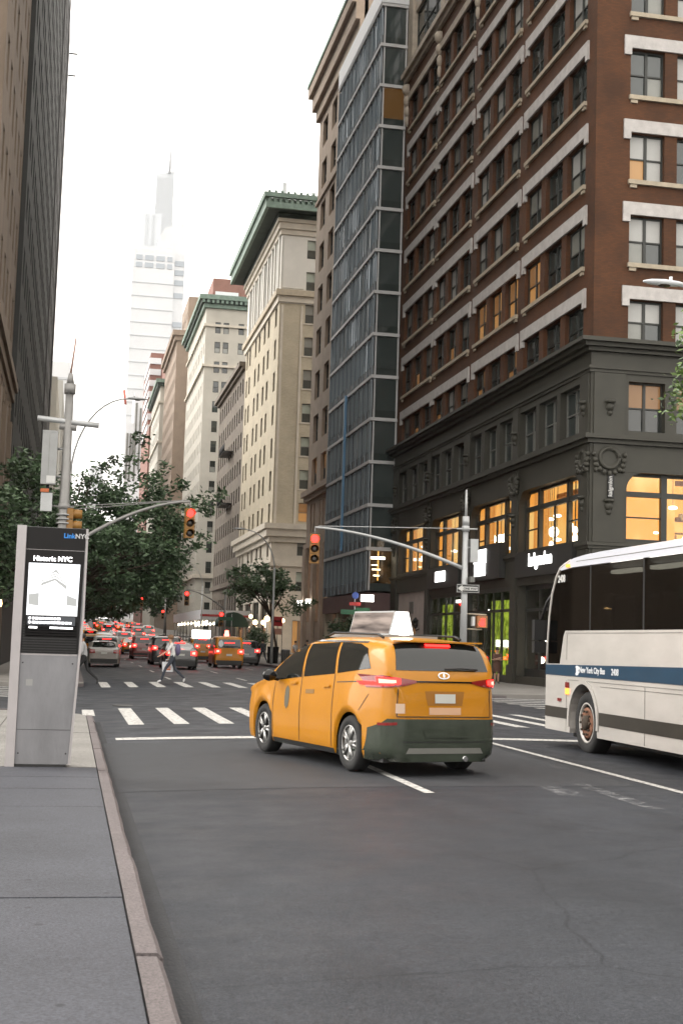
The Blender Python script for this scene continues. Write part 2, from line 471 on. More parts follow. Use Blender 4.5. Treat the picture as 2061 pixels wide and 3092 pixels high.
def facade(mb, F, u0, u1, z0, z1, ops, depth, m, mr=None):
    P = F[0]
    us = sorted({u0, u1, *[a for o in ops for a in o[:2]]}); zs = sorted({z0, z1, *[a for o in ops for a in o[2:4]]})
    us = [u for u in us if u0 - 1e-6 <= u <= u1 + 1e-6]; zs = [z for z in zs if z0 - 1e-6 <= z <= z1 + 1e-6]
    for j in range(len(zs) - 1):
        zc = (zs[j] + zs[j + 1]) / 2; run = None
        row = [o for o in ops if o[2] < zc < o[3]]
        for i in range(len(us) - 1):
            uc = (us[i] + us[i + 1]) / 2
            hole = any(o[0] < uc < o[1] for o in row)
            if not hole:
                run = [us[i], us[i + 1]] if run is None else [run[0], us[i + 1]]
            if (hole or i == len(us) - 2) and run is not None:
                mb.poly([P(run[0], zs[j], 0), P(run[1], zs[j], 0), P(run[1], zs[j + 1], 0), P(run[0], zs[j + 1], 0)], m); run = None
    mr = mr or m
    for o in ops:
        a, b, c, d = o[:4]
        for q in (((a, c), (b, c)), ((b, c), (b, d)), ((b, d), (a, d)), ((a, d), (a, c))):
            (p1, q1), (p2, q2) = q
            mb.poly([P(p1, q1, 0), P(p2, q2, 0), P(p2, q2, depth), P(p1, q1, depth)], mr)

def fbox(mb, F, u0, u1, z0, z1, d0, d1, m):
    a = F[0](u0, z0, d0); b = F[0](u1, z1, d1)
    mb.box(min(a[0], b[0]), max(a[0], b[0]), min(a[1], b[1]), max(a[1], b[1]), z0, z1, m)

_wc = {}
def win_frame(w, h, kind, fm):
    key = ('f', round(w, 2), round(h, 2), kind, fm)
    if key in _wc: return _wc[key]
    t = 0.07 if w < 3 else 0.09; mb = MB()
    mb.box(-w / 2, -w / 2 + t, 0, .12, 0, h, fm); mb.box(w / 2 - t, w / 2, 0, .12, 0, h, fm)
    mb.box(-w / 2 + t, w / 2 - t, 0, .12, h - t, h, fm); mb.box(-w / 2 + t, w / 2 - t, 0, .12, 0, t, fm)
    if kind in ('dh', 'dh2'): mb.box(-w / 2 + t, w / 2 - t, .02, .1, h * .47, h * .47 + .07, fm)
    if kind in ('dh2', 'fix2'): mb.box(-.065, .065, .0, .11, t, h - t, fm)
    _wc[key] = mb.mesh('window'); return _wc[key]

def pane_mesh(w, h, m):
    key = ('p', round(w, 2), round(h, 2), m)
    if key not in _wc:
        _wc[key] = MB().box(-w / 2, w / 2, 0, .012, 0, h, m).mesh('pane')
    return _wc[key]

def put_window(parent, F, uc, z, d, w, h, kind='dh', fm='frame_dark', panes=('glass', 'glass'), name='window'):
    x, y = F[2](uc, d)
    o = ob(name, win_frame(w, h, kind, fm), parent, (x, y, z), F[1])
    t = .05
    nb = 2 if kind in ('dh2', 'fix2') else 1
    for q in range(nb):
        ww = (w - 2 * t) if nb == 1 else (w / 2 - t)
        xc = 0 if nb == 1 else (-1 + 2 * q) * (ww / 2)
        if kind in ('dh', 'dh2'):
            lo, hi = panes[(2 * q) % len(panes)], panes[(2 * q + 1) % len(panes)]
            ob('pane', pane_mesh(ww, h * .49 - t, lo), o, (xc, .075, t))
            ob('pane', pane_mesh(ww, h * .49, hi), o, (xc, .05, h * .49))
        else:
            ob('pane', pane_mesh(ww, h - 2 * t, panes[q % len(panes)]), o, (xc, .06, t))
    return o
# ------------------------------------------------------------------ ground, road, pavements
KL, KR = 0.55, 13.65          # kerb faces of the avenue
def hill(y):
    # the avenue climbs gently beyond the second crossing
    if y < 105: return 0.0
    if y < 135: return .021 * (y - 105) ** 2 / 60
    return .021 * (min(y, 520) - 120)
def road_z(x, y=0.0):
    t = (x - (KL + KR) / 2) / ((KR - KL) / 2)
    return (0.13 * (1 - t * t) if abs(t) < 1 else 0.0) + hill(y)

g = MB().poly([(-2000, -200, -.006), (2000, -200, -.006), (2000, 4000, -.006), (-2000, 4000, -.006)], 'asphalt')
tag(g.build('ground'), kind='structure')
mb = MB()
xs = [KL + (KR - KL) * i / 24 for i in range(25)]
ysr = [-12, 5, 15, 25, 40, 60, 90, 105, 110, 115, 120, 125, 130, 135, 150, 170, 200, 260, 400, 520, 900]
mb.rings([[(x, y, road_z(x, y)) for x in xs] for y in ysr], 'asphalt', closed=False)
road = tag(mb.build('road'), kind='structure')

mb = MB(); mb.rings([[(x, y, hill(y) - .012) for x in (-90, KL + .05)] for y in ysr[7:]], 'asphalt', closed=False); mb.rings([[(x, y, hill(y) - .012) for x in (KR - .05, 120)] for y in ysr[7:]], 'asphalt', closed=False)
tag(mb.build('hill'), kind='structure')
# one asphalt repair strip across the near lanes, slightly proud
M['asphalt_patch'] = mat('asphalt_patch', (0.0265, 0.0288, 0.034), 0.7, 0.18, 2.5, 0.4, 110)
def road_quad(name, x0, x1, y0, y1, m, lift=.004, skew=0.0, nx=None):
    mb = MB(); n = nx or max(1, int(abs(x1 - x0) / 0.5))
    r0 = []; r1 = []
    for i in range(n + 1):
        x = x0 + (x1 - x0) * i / n
        r0.append((x, y0, road_z(x, y0) + lift)); r1.append((x + skew, y1, road_z(x, y1) + lift))
    mb.rings([r0, r1], m, closed=False)
    return mb.build(name, road)
road_quad('asphalt_repair', 0.62, 6.9, 15.6, 22.6, 'asphalt_patch', .003)
road_quad('stop_line', 0.85, 13.1, 23.22, 23.70, 'paint', .007)
for i in range(14):
    x = 1.22 + .895 * i
    if x < 13.2: road_quad('crosswalk_bar', x, x + .31, 27.1 + .02 * i, 33.2, 'paint', .007, nx=1)
road_quad('crosswalk_bar', 0.36, 0.63, 30.3, 32.7, 'paint', .007, nx=1)
for i in range(13):
    x = 1.13 + .935 * i
    road_quad('crosswalk_bar', x, x + .32, 46.6, 51.8, 'paint', .007, nx=1)
road_quad('lane_line', 4.0, 4.12, 14.9, 20.4, 'paint', .007, nx=1)
road_quad('lane_line', 7.08, 7.20, 14.85, 23.1, 'paint', .007, skew=.05, nx=1)
road_quad('lane_line', 10.3, 10.42, 8, 23.1, 'paint', .007, nx=1)
for k in range(5):
    for xl in (4.0, 7.08, 10.3):
        y0 = 55 + 11 * k
        road_quad('lane_line', xl, xl + .12, y0, y0 + 3.2, 'paint', .007, nx=1)
# crosswalk over the side street on the right, bars run along x
for i in range(12):
    y = 31.0 + 1.32 * i
    mb = MB().box(13.9, 17.3, y, y + .34, -.001, .004, 'paint'); mb.build('crosswalk_bar', road)
    if i > 5: MB().box(-3.4, -.2, y, y + .34, -.001, .004, 'paint').build('crosswalk_bar', road)
M['gutter'] = mat('gutter', (.022, .0235, .027), .8, .35, 3.0, .4, 60, vstretch=(1, .4, 1))
road_quad('gutter_strip', .556, .69, -11, 28.2, 'gutter', .0022, nx=2)
# iron covers let into the road
M['iron'] = mat('iron', (.05, .048, .046), .45, .2, 20, .3, 60, metal=.4)
for (cx, cy, cr0) in ((1.55, 34.6, .42), (5.6, 38.2, .40), (6.2, 9.4, .36)):
    mb = MB(); z0 = road_z(cx) + .004
    mb.lathe((cx, cy, z0), [(cr0, -.01), (cr0, .003), (cr0 * .9, .003), (cr0 * .88, -.001), (.02, -.001)], 'iron', 28); mb.build('manhole_cover', road)
# remains of an old arrow and letters in the bus lane
for (x0, x1, y0, y1) in ((7.7, 7.95, 11.2, 14.4), (8.3, 8.55, 11.0, 14.2), (6.0, 6.2, 13.4, 15.8), (7.4, 8.9, 10.9, 11.15), (5.5, 5.8, 14.6, 15.6), (6.3, 6.6, 12.2, 13.4)):
    road_quad('worn_marking', x0, x1, y0, y1, 'paint_worn', .006, skew=.1)

def arc(cx, cy, r, a0, a1, n):
    return [(cx + r * math.cos(R(a0 + (a1 - a0) * i / n)), cy + r * math.sin(R(a0 + (a1 - a0) * i / n))) for i in range(n + 1)]

SW = 0.14
def pavement(name, poly, m, z=SW):
    mb = MB().prism(poly, -.05, z, m, 'z')
    return tag(mb.build(name), kind='structure')
# left pavement by the camera: base bed with slabs laid on it
CR = 1.75
pl = pavement('pavement_left', [(-60, -12), (.41, -12), (.41, 28.3)] + arc(.41 - CR + .14, 28.3, CR - .14, 0, 90, 8)[1:] + [(-60, 28.3 + CR - .14)], 'joint', .118)
edges = [-3.2, -1.7, -.2, 1.3, 2.8, 4.3, 5.8, 7.25, 8.65, 9.8, 11.8, 13.2, 14.7, 15.9, 17.05]
for i in range(len(edges) - 1):
    for (xa, xb) in ((-3.6, -1.62), (-1.605, .398)):
        z = SW + random.uniform(-.003, .003)
        MB().box(xa, xb, edges[i] + .004, edges[i + 1] - .004, .08, z, 'concrete_dark').build('paving_slab', pl)
edges = [17.06, 18.6, 20.1, 21.6, 23.1, 24.6, 26.1, 27.6]
for i in range(len(edges) - 1):
    for (xa, xb) in ((-3.6, -1.12), (-1.105, .398)):
        MB().box(xa, xb, edges[i] + .004, edges[i + 1] - .004, .08, SW + random.uniform(-.003, .003), 'concrete').build('paving_slab', pl)
cor = [(-3.6, 27.61), (.398, 27.61), (.398, 28.3)] + arc(.398 - CR + .152, 28.3, CR - .152, 0, 90, 8)[1:] + [(-3.6, 28.3 + CR - .152)]
MB().prism(cor, .08, SW - .02, 'concrete', 'z').build('paving_slab', pl)
MB().box(-60, -3.61, -12, 28.3 + CR - .15, .08, SW, 'concrete_dark').build('paving_slab', pl)

def kerb_run(parent, x0, x1, ye, m='granite', side=1):
    # profile of a worn stone: vertical back, rounded nose to the road
    for i in range(len(ye) - 1):
        w = x1 - x0
        prof = [(x0, -.05), (x1 + .01 * side, -.05), (x1, SW - .03), (x1 - .03 * side, SW), (x0, SW + .002)]
        mb = MB(); rk = random.Random(i * 7 + 1); n = max(2, int((ye[i + 1] - ye[i]) / .45)); rr_ = []; dx, dz = rk.uniform(-.008, .008), rk.uniform(-.006, .004)
        for j in range(n + 1):
            y = ye[i] + .010 + (ye[i + 1] - ye[i] - .020) * j / n; c1, c2 = rk.uniform(-.009, .004), rk.uniform(-.008, .003)
            rr_.append([(px + (dx + c1 if 0 < q < 4 else 0), y, pz + (dz + c2 if q > 1 else 0)) for q, (px, pz) in enumerate(prof)])
        mb.rings(rr_, m, True, (True, True), smooth=False)
        mb.build('kerb_stone', parent)
kerb = tag(ob('kerb', None), kind='structure')
kerb_run(kerb, .412, .55, [-12, -8, -4, -.5, 3.3, 7.1, 10.3, 13.5, 16.7, 19.9, 23.1, 26.3, 28.3])
def kerb_corner(cx, cy, r, a0, a1, n=5):
    for k in range(n):
        b0 = a0 + (a1 - a0) * k / n; b1 = a0 + (a1 - a0) * (k + .97) / n
        MB().prism(arc(cx, cy, r, b0, b1, 3) + arc(cx, cy, r - .14, b1, b0, 3), -.05, SW - .05, 'granite', 'z').build('kerb_stone', kerb)
kerb_corner(.55 - CR, 28.3, CR, 0, 90)
MB().box(-60, .55 - CR, 28.3 + CR - .14, 28.3 + CR, -.05, SW, 'granite').build('kerb_stone', kerb)

Y1, Y2, Y3 = 46.4, 127.5, 208.0          # far kerbs of the cross streets
def corner_pave(name, xk, sgn, y0, y1, xout, m='concrete_far'):
    # xk kerb line, pavement runs away from the road towards xout
    a = arc(xk + sgn * CR, y0 + CR, CR, 180 if sgn > 0 else 0, 270 if sgn > 0 else -90, 8)
    poly = [(xk, y1)] + a + [(xout, y0), (xout, y1)]
    pavement(name, poly, m)
def strip_pave(name, xk, xout, y0, y1):
    ys_ = [y for y in (y0, 110, 115, 120, 125, 130, 135, 150, 170, 190, 206, 240, 280, 340, 420, 520, y1) if y0 <= y <= y1]
    mb = MB(); mb.rings([[(xk, y, hill(y) - .05), (xk, y, hill(y) + SW), (xout, y, hill(y) + SW)] for y in ys_], 'concrete_far', closed=False, smooth=False)
    mb.poly([(xk, y0, hill(y0) - .05), (xout, y0, hill(y0) - .05), (xout, y0, hill(y0) + SW), (xk, y0, hill(y0) + SW)], 'concrete_far')
    tag(mb.build(name), kind='structure')
corner_pave('pavement_left_far', KL, -1, Y1, 105, -60)
corner_pave('pavement_right', KR, 1, Y1, 105, 60)
for nm_, xk_, xo_ in (('left', KL, -60), ('right', KR, 60)):
    strip_pave('pavement_' + nm_ + '_rise', xk_, xo_, 105, 126)
    strip_pave('pavement_' + nm_ + '_distant', xk_, xo_, 140, 206)
    strip_pave('pavement_' + nm_ + '_horizon', xk_, xo_, 222, 700)
pavement('pavement_right_near', [(KR, -12), (60, -12), (60, 30)] + arc(KR + CR, 30 - CR, CR, 90, 180, 8), 'concrete_far')
for (x0, x1) in ((.40, .56), (KR - .01, KR + .15)):
    for (ya, yb) in ((Y1 + CR, 105),):
        n = int((yb - ya) / 6)
        for i in range(n):
            MB().box(x0, x1, ya + (yb - ya) * i / n + .01, ya + (yb - ya) * (i + 1) / n - .01, -.05, SW + .004, 'granite').build('kerb_stone', kerb)
kerb_corner(.55 - CR, Y1 + CR, CR + .004, 0, -90)
kerb_corner(KR + CR, Y1 + CR, CR + .004, 180, 270)
# ------------------------------------------------------------------ brick corner building
XF = 20.8
W = FW(XF); S52 = FS(52.2)
bb = thing('brick_building', 'tall dark red brick corner building with white lintels over a grey stone base', 'building', (XF, 52.2, 0))
def off(o, root):   # children are modelled in world coordinates
    o.matrix_parent_inverse = root.matrix_world.inverted()
    return o
bpy.context.view_layer.update()
class Root:
    """things whose parts are modelled in world coordinates: parent inverse keeps them in place"""
    def __init__(s, root):
        s.root = root
        s.inv = Matrix.Translation(-Vector(root.location))
def part(mb, name, root):
    o = mb.build(name, root)
    o.matrix_parent_inverse = Matrix.Translation(-Vector(root.location))
    return o
def pwindow(root, *a, **k):
    o = put_window(root, *a, **k)
    o.matrix_parent_inverse = Matrix.Translation(-Vector(root.location))
    return o

BAYS = [(53.35, 61.15), (62.15, 69.35), (70.45, 77.65), (78.3, 85.6)]
YE = 86.85
rowsT = [17.15, 20.8, 24.42, 28.15, 31.85, 35.5, 39.15]
ops_w, ops_s = [], []
wins = []
SB = [(22.34, 28.2), (30.3, 36.2)]
for T in rowsT:
    zb = T - 2.65 if T > 18 else 14.78
    zt = T - .58
    for (a, b) in BAYS:
        ww = ((b - a) - 1.2) / 3
        for k in range(3):
            u = a + k * (ww + .6); ops_w.append((u, u + ww, zb, zt)); wins.append((W, u + ww / 2, zb, ww, zt - zb))
    for (a, b) in SB:
        ww = ((b - a) - 1.14) / 3
        for k in range(3):
            u = a + k * (ww + .57); ops_s.append((u, u + ww, zb, zt)); wins.append((S52, u + ww / 2, zb, ww, zt - zb))
mb = MB()
facade(mb, W, 52.2, YE, 14.5, 40.5, ops_w, .30, 'brick')
facade(mb, S52, XF, 38, 14.5, 40.5, ops_s, .30, 'brick')
mb.poly([(XF, YE, 0), (38, YE, 0), (38, YE, 52), (XF, YE, 52)], 'brick')
mb.poly([(38, 52.2, 0), (38, YE, 0), (38, YE, 52), (38, 52.2, 52)], 'brick')
mb.poly([(XF, 52.2, 52), (38, 52.2, 52), (38, YE, 52), (XF, YE, 52)], 'brick')
part(mb, 'wall', bb)
rnd = random.Random(5)
for (F, uc, z, w, h) in wins:
    south = F is S52
    r = rnd.random()
    if south: ps = rnd.choice([('blind', 'blind', 'blind', 'blind'), ('blind2', 'blind', 'glass2', 'blind'), ('glass2', 'glass2', 'blind2', 'glass2'), ('blind', 'blind', 'blind', 'blind')])
    elif r < .30: ps = ('glass2', 'blind2', 'glass', 'blind2')
    elif r < .42: ps = ('blind2', 'blind', 'glass2', 'blind2')
    elif r < .50: ps = ('blind', 'blind', 'blind2', 'blind')
    else: ps = ('glass', 'glass2', 'glass2', 'glass')
    if not south and 16 < z < 19 and 60 < uc < 71: ps = ('lit', 'lit_dim', 'lit_dim', 'lit')
    elif not south and z < 19 and r > .9: ps = ('lit_dim', 'glass2', 'glass2', 'lit_dim')
    if south and 20.5 < z < 22 and uc < 24: ps = ('lit', 'blind', 'blind', 'blind')
    pwindow(bb, F, uc, z, .2, w, h, 'dh2', 'frame_dark', ps)
def lintel(F, a, b, T, root):
    mb = MB()
    fbox(mb, F, a - .30, b + .30, T - .55, T, -.09, .05, 'lintel')
    for (p, q) in ((a - .30, a + .02), (b - .02, b + .30)): fbox(mb, F, p, q, T - .86, T - .549, -.09, .05, 'lintel')
    part(mb, 'lintel', root)
def sill(F, a, b, z, root):
    mb = MB(); fbox(mb, F, a - .08, b + .08, z - .19, z, -.14, .06, 'sill')
    for p in (a, b - .3): fbox(mb, F, p, p + .3, z - .34, z - .189, -.09, .02, 'sill')
    part(mb, 'sill', root)
for T in rowsT[:-1]:
    for (a, b) in BAYS:
        lintel(W, a, b, T, bb)
        if T > 18: sill(W, a, b, T - 2.65, bb)
    for (a, b) in SB:
        lintel(S52, a, b, T, bb)
        if T > 18: sill(S52, a, b, T - 2.65, bb)
for F, BS in ((W, BAYS), (S52, SB)):
    for (a, b) in BS:
        mb = MB(); fbox(mb, F, a - .3, b + .3, 38.62, 39.1, -.12, .04, 'terracotta'); part(mb, 'lintel', bb)
        sill(F, a, b, 36.5, bb)
# upper terracotta storeys and string courses
def string(F, u0, u1, z0, z1, pr, m, root, name='string_course', steps=2):
    mb = MB()
    for i in range(steps):
        fbox(mb, F, u0, u1, z0 + (z1 - z0) * i / steps, z0 + (z1 - z0) * (i + 1) / steps - .001, -pr * (i + 1) / steps, .05, m)
    part(mb, name, root)
string(W, 52.2 - .35, YE + .3, 40.1, 40.75, .42, 'terracotta', bb)
string(S52, XF - .40, 38, 40.102, 40.752, .35, 'terracotta', bb)
ops_w, ops_s = [], []
for (a, b) in BAYS:
    ops_w.append((a, b, 41.6, 48.6))
for (a, b) in SB: ops_s.append((a, b, 41.6, 48.6))
mb = MB()
facade(mb, W, 52.2, YE, 40.75, 52, ops_w, .5, 'terracotta'); facade(mb, S52, XF, 38, 40.75, 52, ops_s, .5, 'terracotta')
part(mb, 'upper_wall', bb)
for F, BS in ((W, BAYS), (S52, SB)):
    for (a, b) in BS:
        for (z, h) in ((41.6, 3.2), (45.4, 3.2)):
            w = (b - a) / 3
            for k in range(3): pwindow(bb, F, a + w * (k + .5), z, .35, w - .06, h, 'dh', 'frame_dark', ('glass', 'glass2'))
        mb = MB(); fbox(mb, F, a, b, 44.8, 45.39, .2, .5, 'terracotta'); part(mb, 'spandrel', bb)
# carved brackets hanging under the string course
for (u, F) in [(v, W) for v in (52.7, 61.65, 69.9, 78.0, 86.3)] + [(29.2, S52)]:
    mb = MB(); P = F[0]
    for (z, r, s) in ((39.55, .34, .42), (38.75, .28, .30), (38.0, .24, .22), (37.35, .16, .16)):
        c = P(u, z, -.05); mb.sphere(c, 1.0, 'terracotta', 10, (r if F is S52 else s, s if F is S52 else r, .42))
    part(mb, 'carved_bracket', bb)

# ---- grey base: storefronts, lit first floor, second floor, cornice
PB = -.12                                      # base stands proud of the brick
WB = FW(XF + PB); SBF = FS(52.2 + PB)
LIT = [(53.3, 61.05), (62.15, 69.0), (70.4, 77.1), (78.15, 85.1)]
LITS = [(22.3, 29.0), (30.4, 36.5)]
GZ0, GZ1 = 6.35, 9.22
opw = []; opsb = []
third = []
for (a, b) in BAYS:
    ww = ((b - a) - .9) / 3
    for k in range(3):
        u = a + k * (ww + .45); opw.append((u, u + ww, 10.95, 13.05)); third.append((WB, u + ww / 2, ww))
for (a, b) in ((22.35, 23.98), (24.5, 26.1), (26.6, 28.2), (30.4, 32.0), (32.6, 34.2)):
    opsb.append((a, b, 10.95, 13.05)); third.append((SBF, (a + b) / 2, b - a))
for (a, b) in LIT: opw += [(a, b, GZ0, GZ1)]
for (a, b) in LITS: opsb += [(a, b, GZ0, GZ1)]
SHOP = [(53.3, 60.9, .5, 4.75), (62.2, 68.9, .14, 4.75), (70.4, 77.0, .14, 4.75), (78.2, 85.2, .14, 5.1)]
opw += SHOP
opsb += [(22.3, 29.0, .5, 4.75), (30.4, 36.5, .5, 4.75)]
mb = MB()
facade(mb, WB, 52.2 + PB, YE, .1, 14.3, opw, .55, 'basegrey'); facade(mb, SBF, XF + PB, 38, .1, 14.3, opsb, .55, 'basegrey')
mb.poly([(XF + PB, YE, .1), (XF + 2, YE, .1), (XF + 2, YE, 14.3), (XF + PB, YE, 14.3)], 'basegrey')
part(mb, 'base_wall', bb)
for (F, uc, w) in third:
    pwindow(bb, F, uc, 10.95, .3, w, 2.1, 'dh2' if F is SBF else 'dh2', 'frame_grey' if F is WB else 'frame_dark', ('glass2', 'glass2', 'blind2', 'glass2') if F is WB else ('glass', 'lit_dim', 'glass', 'lit_dim'))
# rounded upper corners of the big windows
def corners(F, a, b, root, r=.75, z=GZ1, d0=.02, d1=.5):
    P = F[0]; mb = MB()
    for (c, s) in ((a, 1), (b, -1)):
        pts = [(c, z)] + [(c + s * (r - r * math.cos(t)), z - r + r * math.sin(t)) for t in [math.pi / 2 * i / 7 for i in range(8)]][::-1]
        fr = [P(u, zz, d0) for u, zz in pts]; bk = [P(u, zz, d1) for u, zz in pts]
        mb.poly(fr, 'basegrey')
        for i in range(1, len(pts) - 1): mb.poly([fr[i], fr[i + 1], bk[i + 1], bk[i]], 'basegrey', True)
    part(mb, 'arch_corner', root)
def big_window(F, a, b, root, seed):
    P = F[0]; rr = random.Random(seed)
    fr = MB(); d0, d1 = .36, .50; T = .10
    fbox(fr, F, a, b, GZ0, GZ0 + .12, d0, d1, 'frame_dark'); fbox(fr, F, a, b, GZ1 - .12, GZ1, d0, d1, 'frame_dark')
    fbox(fr, F, a, b, 8.24, 8.46, d0 - .03, d1, 'frame_dark')
    for q in (.0, 1.0): fbox(fr, F, a + (b - a - .14) * q, a + (b - a - .14) * q + .14, GZ0, GZ1, d0 - .01, d1, 'frame_dark')
    for q in (.27, .75): fbox(fr, F, a + (b - a) * q - .13, a + (b - a) * q + .13, GZ0, GZ1, d0 - .05, d1, 'frame_dark')
    fbox(fr, F, a + (b - a) * .51 - .04, a + (b - a) * .51 + .04, GZ0, 8.24, d0 + .03, d1 - .02, 'frame_dark')
    for (q0, q1) in ((0, .27), (.75, 1)): fbox(fr, F, a + (b - a) * q0, a + (b - a) * q1, 7.35, 7.41, d0 + .03, d1 - .02, 'frame_dark')
    wo_ = part(fr, 'shop_window', root)
    for (q0, q1) in ((0, .27), (.27, .51), (.51, .75), (.75, 1)):
        for (z0, z1) in ((GZ0 + .1, 8.26), (8.44, GZ1 - .1)):
            mb = MB(); fbox(mb, F, a + (b - a) * q0 + .03, a + (b - a) * q1 - .03, z0, z1, .43, .44, M['clear']); mb.build('pane', wo_)
    # the lit room behind
    rm = MB(); D = 4.2
    A, B, Z0, Z1 = a - .3, b + .3, 6.2, 9.7
    rm.poly([P(A, Z0, D), P(B, Z0, D), P(B, Z1, D), P(A, Z1, D)], 'room')
    for u in (A, B): rm.poly([P(u, Z0, .56), P(u, Z0, D), P(u, Z1, D), P(u, Z1, .56)], 'room')
    rm.poly([P(A, Z1, .56), P(B, Z1, .56), P(B, Z1, D), P(A, Z1, D)], 'room')
    rm.poly([P(A, Z0, .56), P(B, Z0, .56), P(B, Z0, D), P(A, Z0, D)], 'wood')
    fbox(rm, F, A, B, 9.05, 9.25, 2.0, 2.25, 'wood'); 
    io = part(rm, 'lit_interior', root)
    mb = MB(); fbox(mb, F, b - .26 * (b - a), b - .05, GZ0, 9.3, .75, .8, 'curtain'); mb.build('curtain', io)
    for z_ in (7.0, 7.55):
        mb = MB(); fbox(mb, F, a + .4, b - 2.2, z_, z_ + .05, 2.6, 2.95, 'wood'); sh_ = mb.build('shelf', io)
    for k in range(10):
        u = rr.uniform(a + .5, b - 2.6); z_ = rr.choice([7.05, 7.6]); mb = MB(); fbox(mb, F, u, u + rr.uniform(.1, .3), z_, z_ + rr.uniform(.12, .35), 2.65, 2.9, rr.choice(['wood', 'lintel', 'sill'])); mb.build('shelf_item', io)
    for k in range(3):
        mb = MB(); u = a + (b - a) * (.2 + .22 * k + rr.uniform(-.05, .05))
        fbox(mb, F, u, u + rr.uniform(.5, 1.0), 6.2, rr.uniform(6.9, 7.8), 2.4, 3.0, 'wood'); mb.build('cabinet', io)
    for k in range(15):
        u = rr.uniform(a + .8, b - .4); z = rr.uniform(6.55, 8.1); d = rr.uniform(.8, 2.2)
        mb = MB(); c = P(u, z, d)
        if rr.random() < .25:
            mb.sphere(c, rr.uniform(.2, .34), 'bulb', 10)
        else:
            mb.sphere(c, 1.0, 'bulb', 10, (.20, .20, .075) if rr.random() < .7 else (.12, .12, .2))
        mb.tube([(c[0], c[1], c[2] + .1), (c[0], c[1], 9.7)], .012, 'frame_dark', 5)
        mb.build('pendant_lamp', io)
M['clear'] = tint_glass('clear', (.93, .93, .92), 0.02, 1.35)
M['wood'] = mat('wood', (0.20, 0.09, 0.035), 0.6, 0.25, 4)
for i, (a, b) in enumerate(LIT):
    big_window(WB, a, b, bb, i + 3); corners(WB, a, b, bb)
for (x0_, x1_, z0_, z1_, y_) in ((22.50, 22.56, 6.45, 8.1, 1.3), (22.72, 22.78, 6.45, 8.1, 1.3), (24.0, 24.06, 6.45, 8.0, 1.6), (24.5, 24.9, 6.4, 7.2, 1.2), (23.45, 23.62, 6.95, 7.35, .9)):
    mb = MB(); mb.box(x0_, x1_, 52.2 + y_, 52.25 + y_, z0_, z1_, 'bulb'); part(mb, 'light_strip', bb)
for i, (a, b) in enumerate(LITS):
    big_window(SBF, a, b, bb, i + 30); corners(SBF, a, b, bb)
# ledge, cornice mouldings
def mould(z0, z1, pr, name, steps=3, m='basegrey', inv=False):
    mb = MB()
    for i in range(steps):
        q = (i + 1) / steps if not inv else 1 - i / steps
        zz0 = z0 + (z1 - z0) * i / steps; zz1 = z0 + (z1 - z0) * (i + 1) / steps - .002
        mb.box(XF + PB - pr * q, XF + .2, 52.2 + PB - pr * q, YE + .15, zz0, zz1, m)
        mb.box(XF + .2, 38, 52.2 + PB - pr * q, 52.3, zz0, zz1, m)
    part(mb, name, bb)
mould(10.36, 10.72, .34, 'ledge', 2)
mould(13.35, 13.62, .14, 'moulding', 2)
mould(14.22, 14.72, .62, 'cornice', 3)
mould(5.98, 6.24, .16, 'moulding', 2)
# pilasters with carved heads and wreaths
def wreath(F, u, z, r, root):
    P = F[0]; mb = MB()
    for (rr_, th, dd) in ((r, .085, -.10), (r * .80, .035, -.07)):
        pts = [P(u + rr_ * math.cos(t), z + rr_ * math.sin(t), dd) for t in [2 * math.pi * i / 20 for i in range(21)]]
        mb.tube(pts, th, 'basegrey', 6)
    for i in range(9):
        t = math.pi * (1.0 + i / 8); c = P(u + (r + .2) * math.cos(t), z - .1 + (r + .12) * math.sin(t), -.12)
        mb.sphere(c, .12, 'basegrey', 7)
    for s in (-1, 1):
        for j in range(4):
            c = P(u + s * (r + .26 - .03 * j), z + .15 - .22 * j, -.1); mb.sphere(c, .11, 'basegrey', 7)
    part(mb, 'carved_wreath', root)
def head(F, u, z, root):
    P = F[0]; mb = MB()
    mb.sphere(P(u, z, -.06), .2, 'basegrey', 9); mb.sphere(P(u, z + .22, -.08), .26, 'basegrey', 9, (1, 1, .35)); mb.sphere(P(u, z - .25, -.06), .13, 'basegrey', 8)
    part(mb, 'carved_mask', root)
PIL_W = [(52.2 + PB, 53.28), (61.1, 62.1), (69.1, 70.35), (77.2, 78.1), (85.2, YE)]
for i, (a, b) in enumerate(PIL_W):
    for (z0, z1) in ((.12, 5.95), (6.26, 10.34), (10.75, 13.33)):
        mb = MB(); fbox(mb, WB, a + .1, b - .1, z0, z1, -.07, .0, 'basegrey'); part(mb, 'pilaster', bb)
    mb = MB(); fbox(mb, WB, a + .02, b - .02, .12, 1.0, -.16, -.0, 'basegrey'); part(mb, 'plinth', bb)
    head(WB, (a + b) / 2, 11.9, bb); head(WB, (a + b) / 2, 7.9, bb)
    wreath(WB, (a + b) / 2, 9.75, .34, bb)
for (a, b) in ((XF + PB, 22.3), (29.1, 30.3)):
    for (z0, z1) in ((.12, 5.95), (6.26, 10.34), (10.75, 13.33)):
        mb = MB(); fbox(mb, SBF, a + .12, b - .12, z0, z1, -.07, .0, 'basegrey'); part(mb, 'pilaster', bb)
    head(SBF, (a + b) / 2, 11.9, bb); head(SBF, (a + b) / 2, 7.75, bb); wreath(SBF, (a + b) / 2 - .0, 9.75, .42, bb)
# small vertical sign on the corner pier
mb = MB(); fbox(mb, SBF, 21.42, 21.70, 8.10, 9.1, -.14, -.075, 'black')
vs_ = part(mb, 'vertical_sign', bb)
place_text('lettering', 'kalgmlon', .24, 'white_paint', vs_, (21.60, 52.2 + PB - .145, 8.14), (0, 0, 1), (-1, 0, 0), .006)
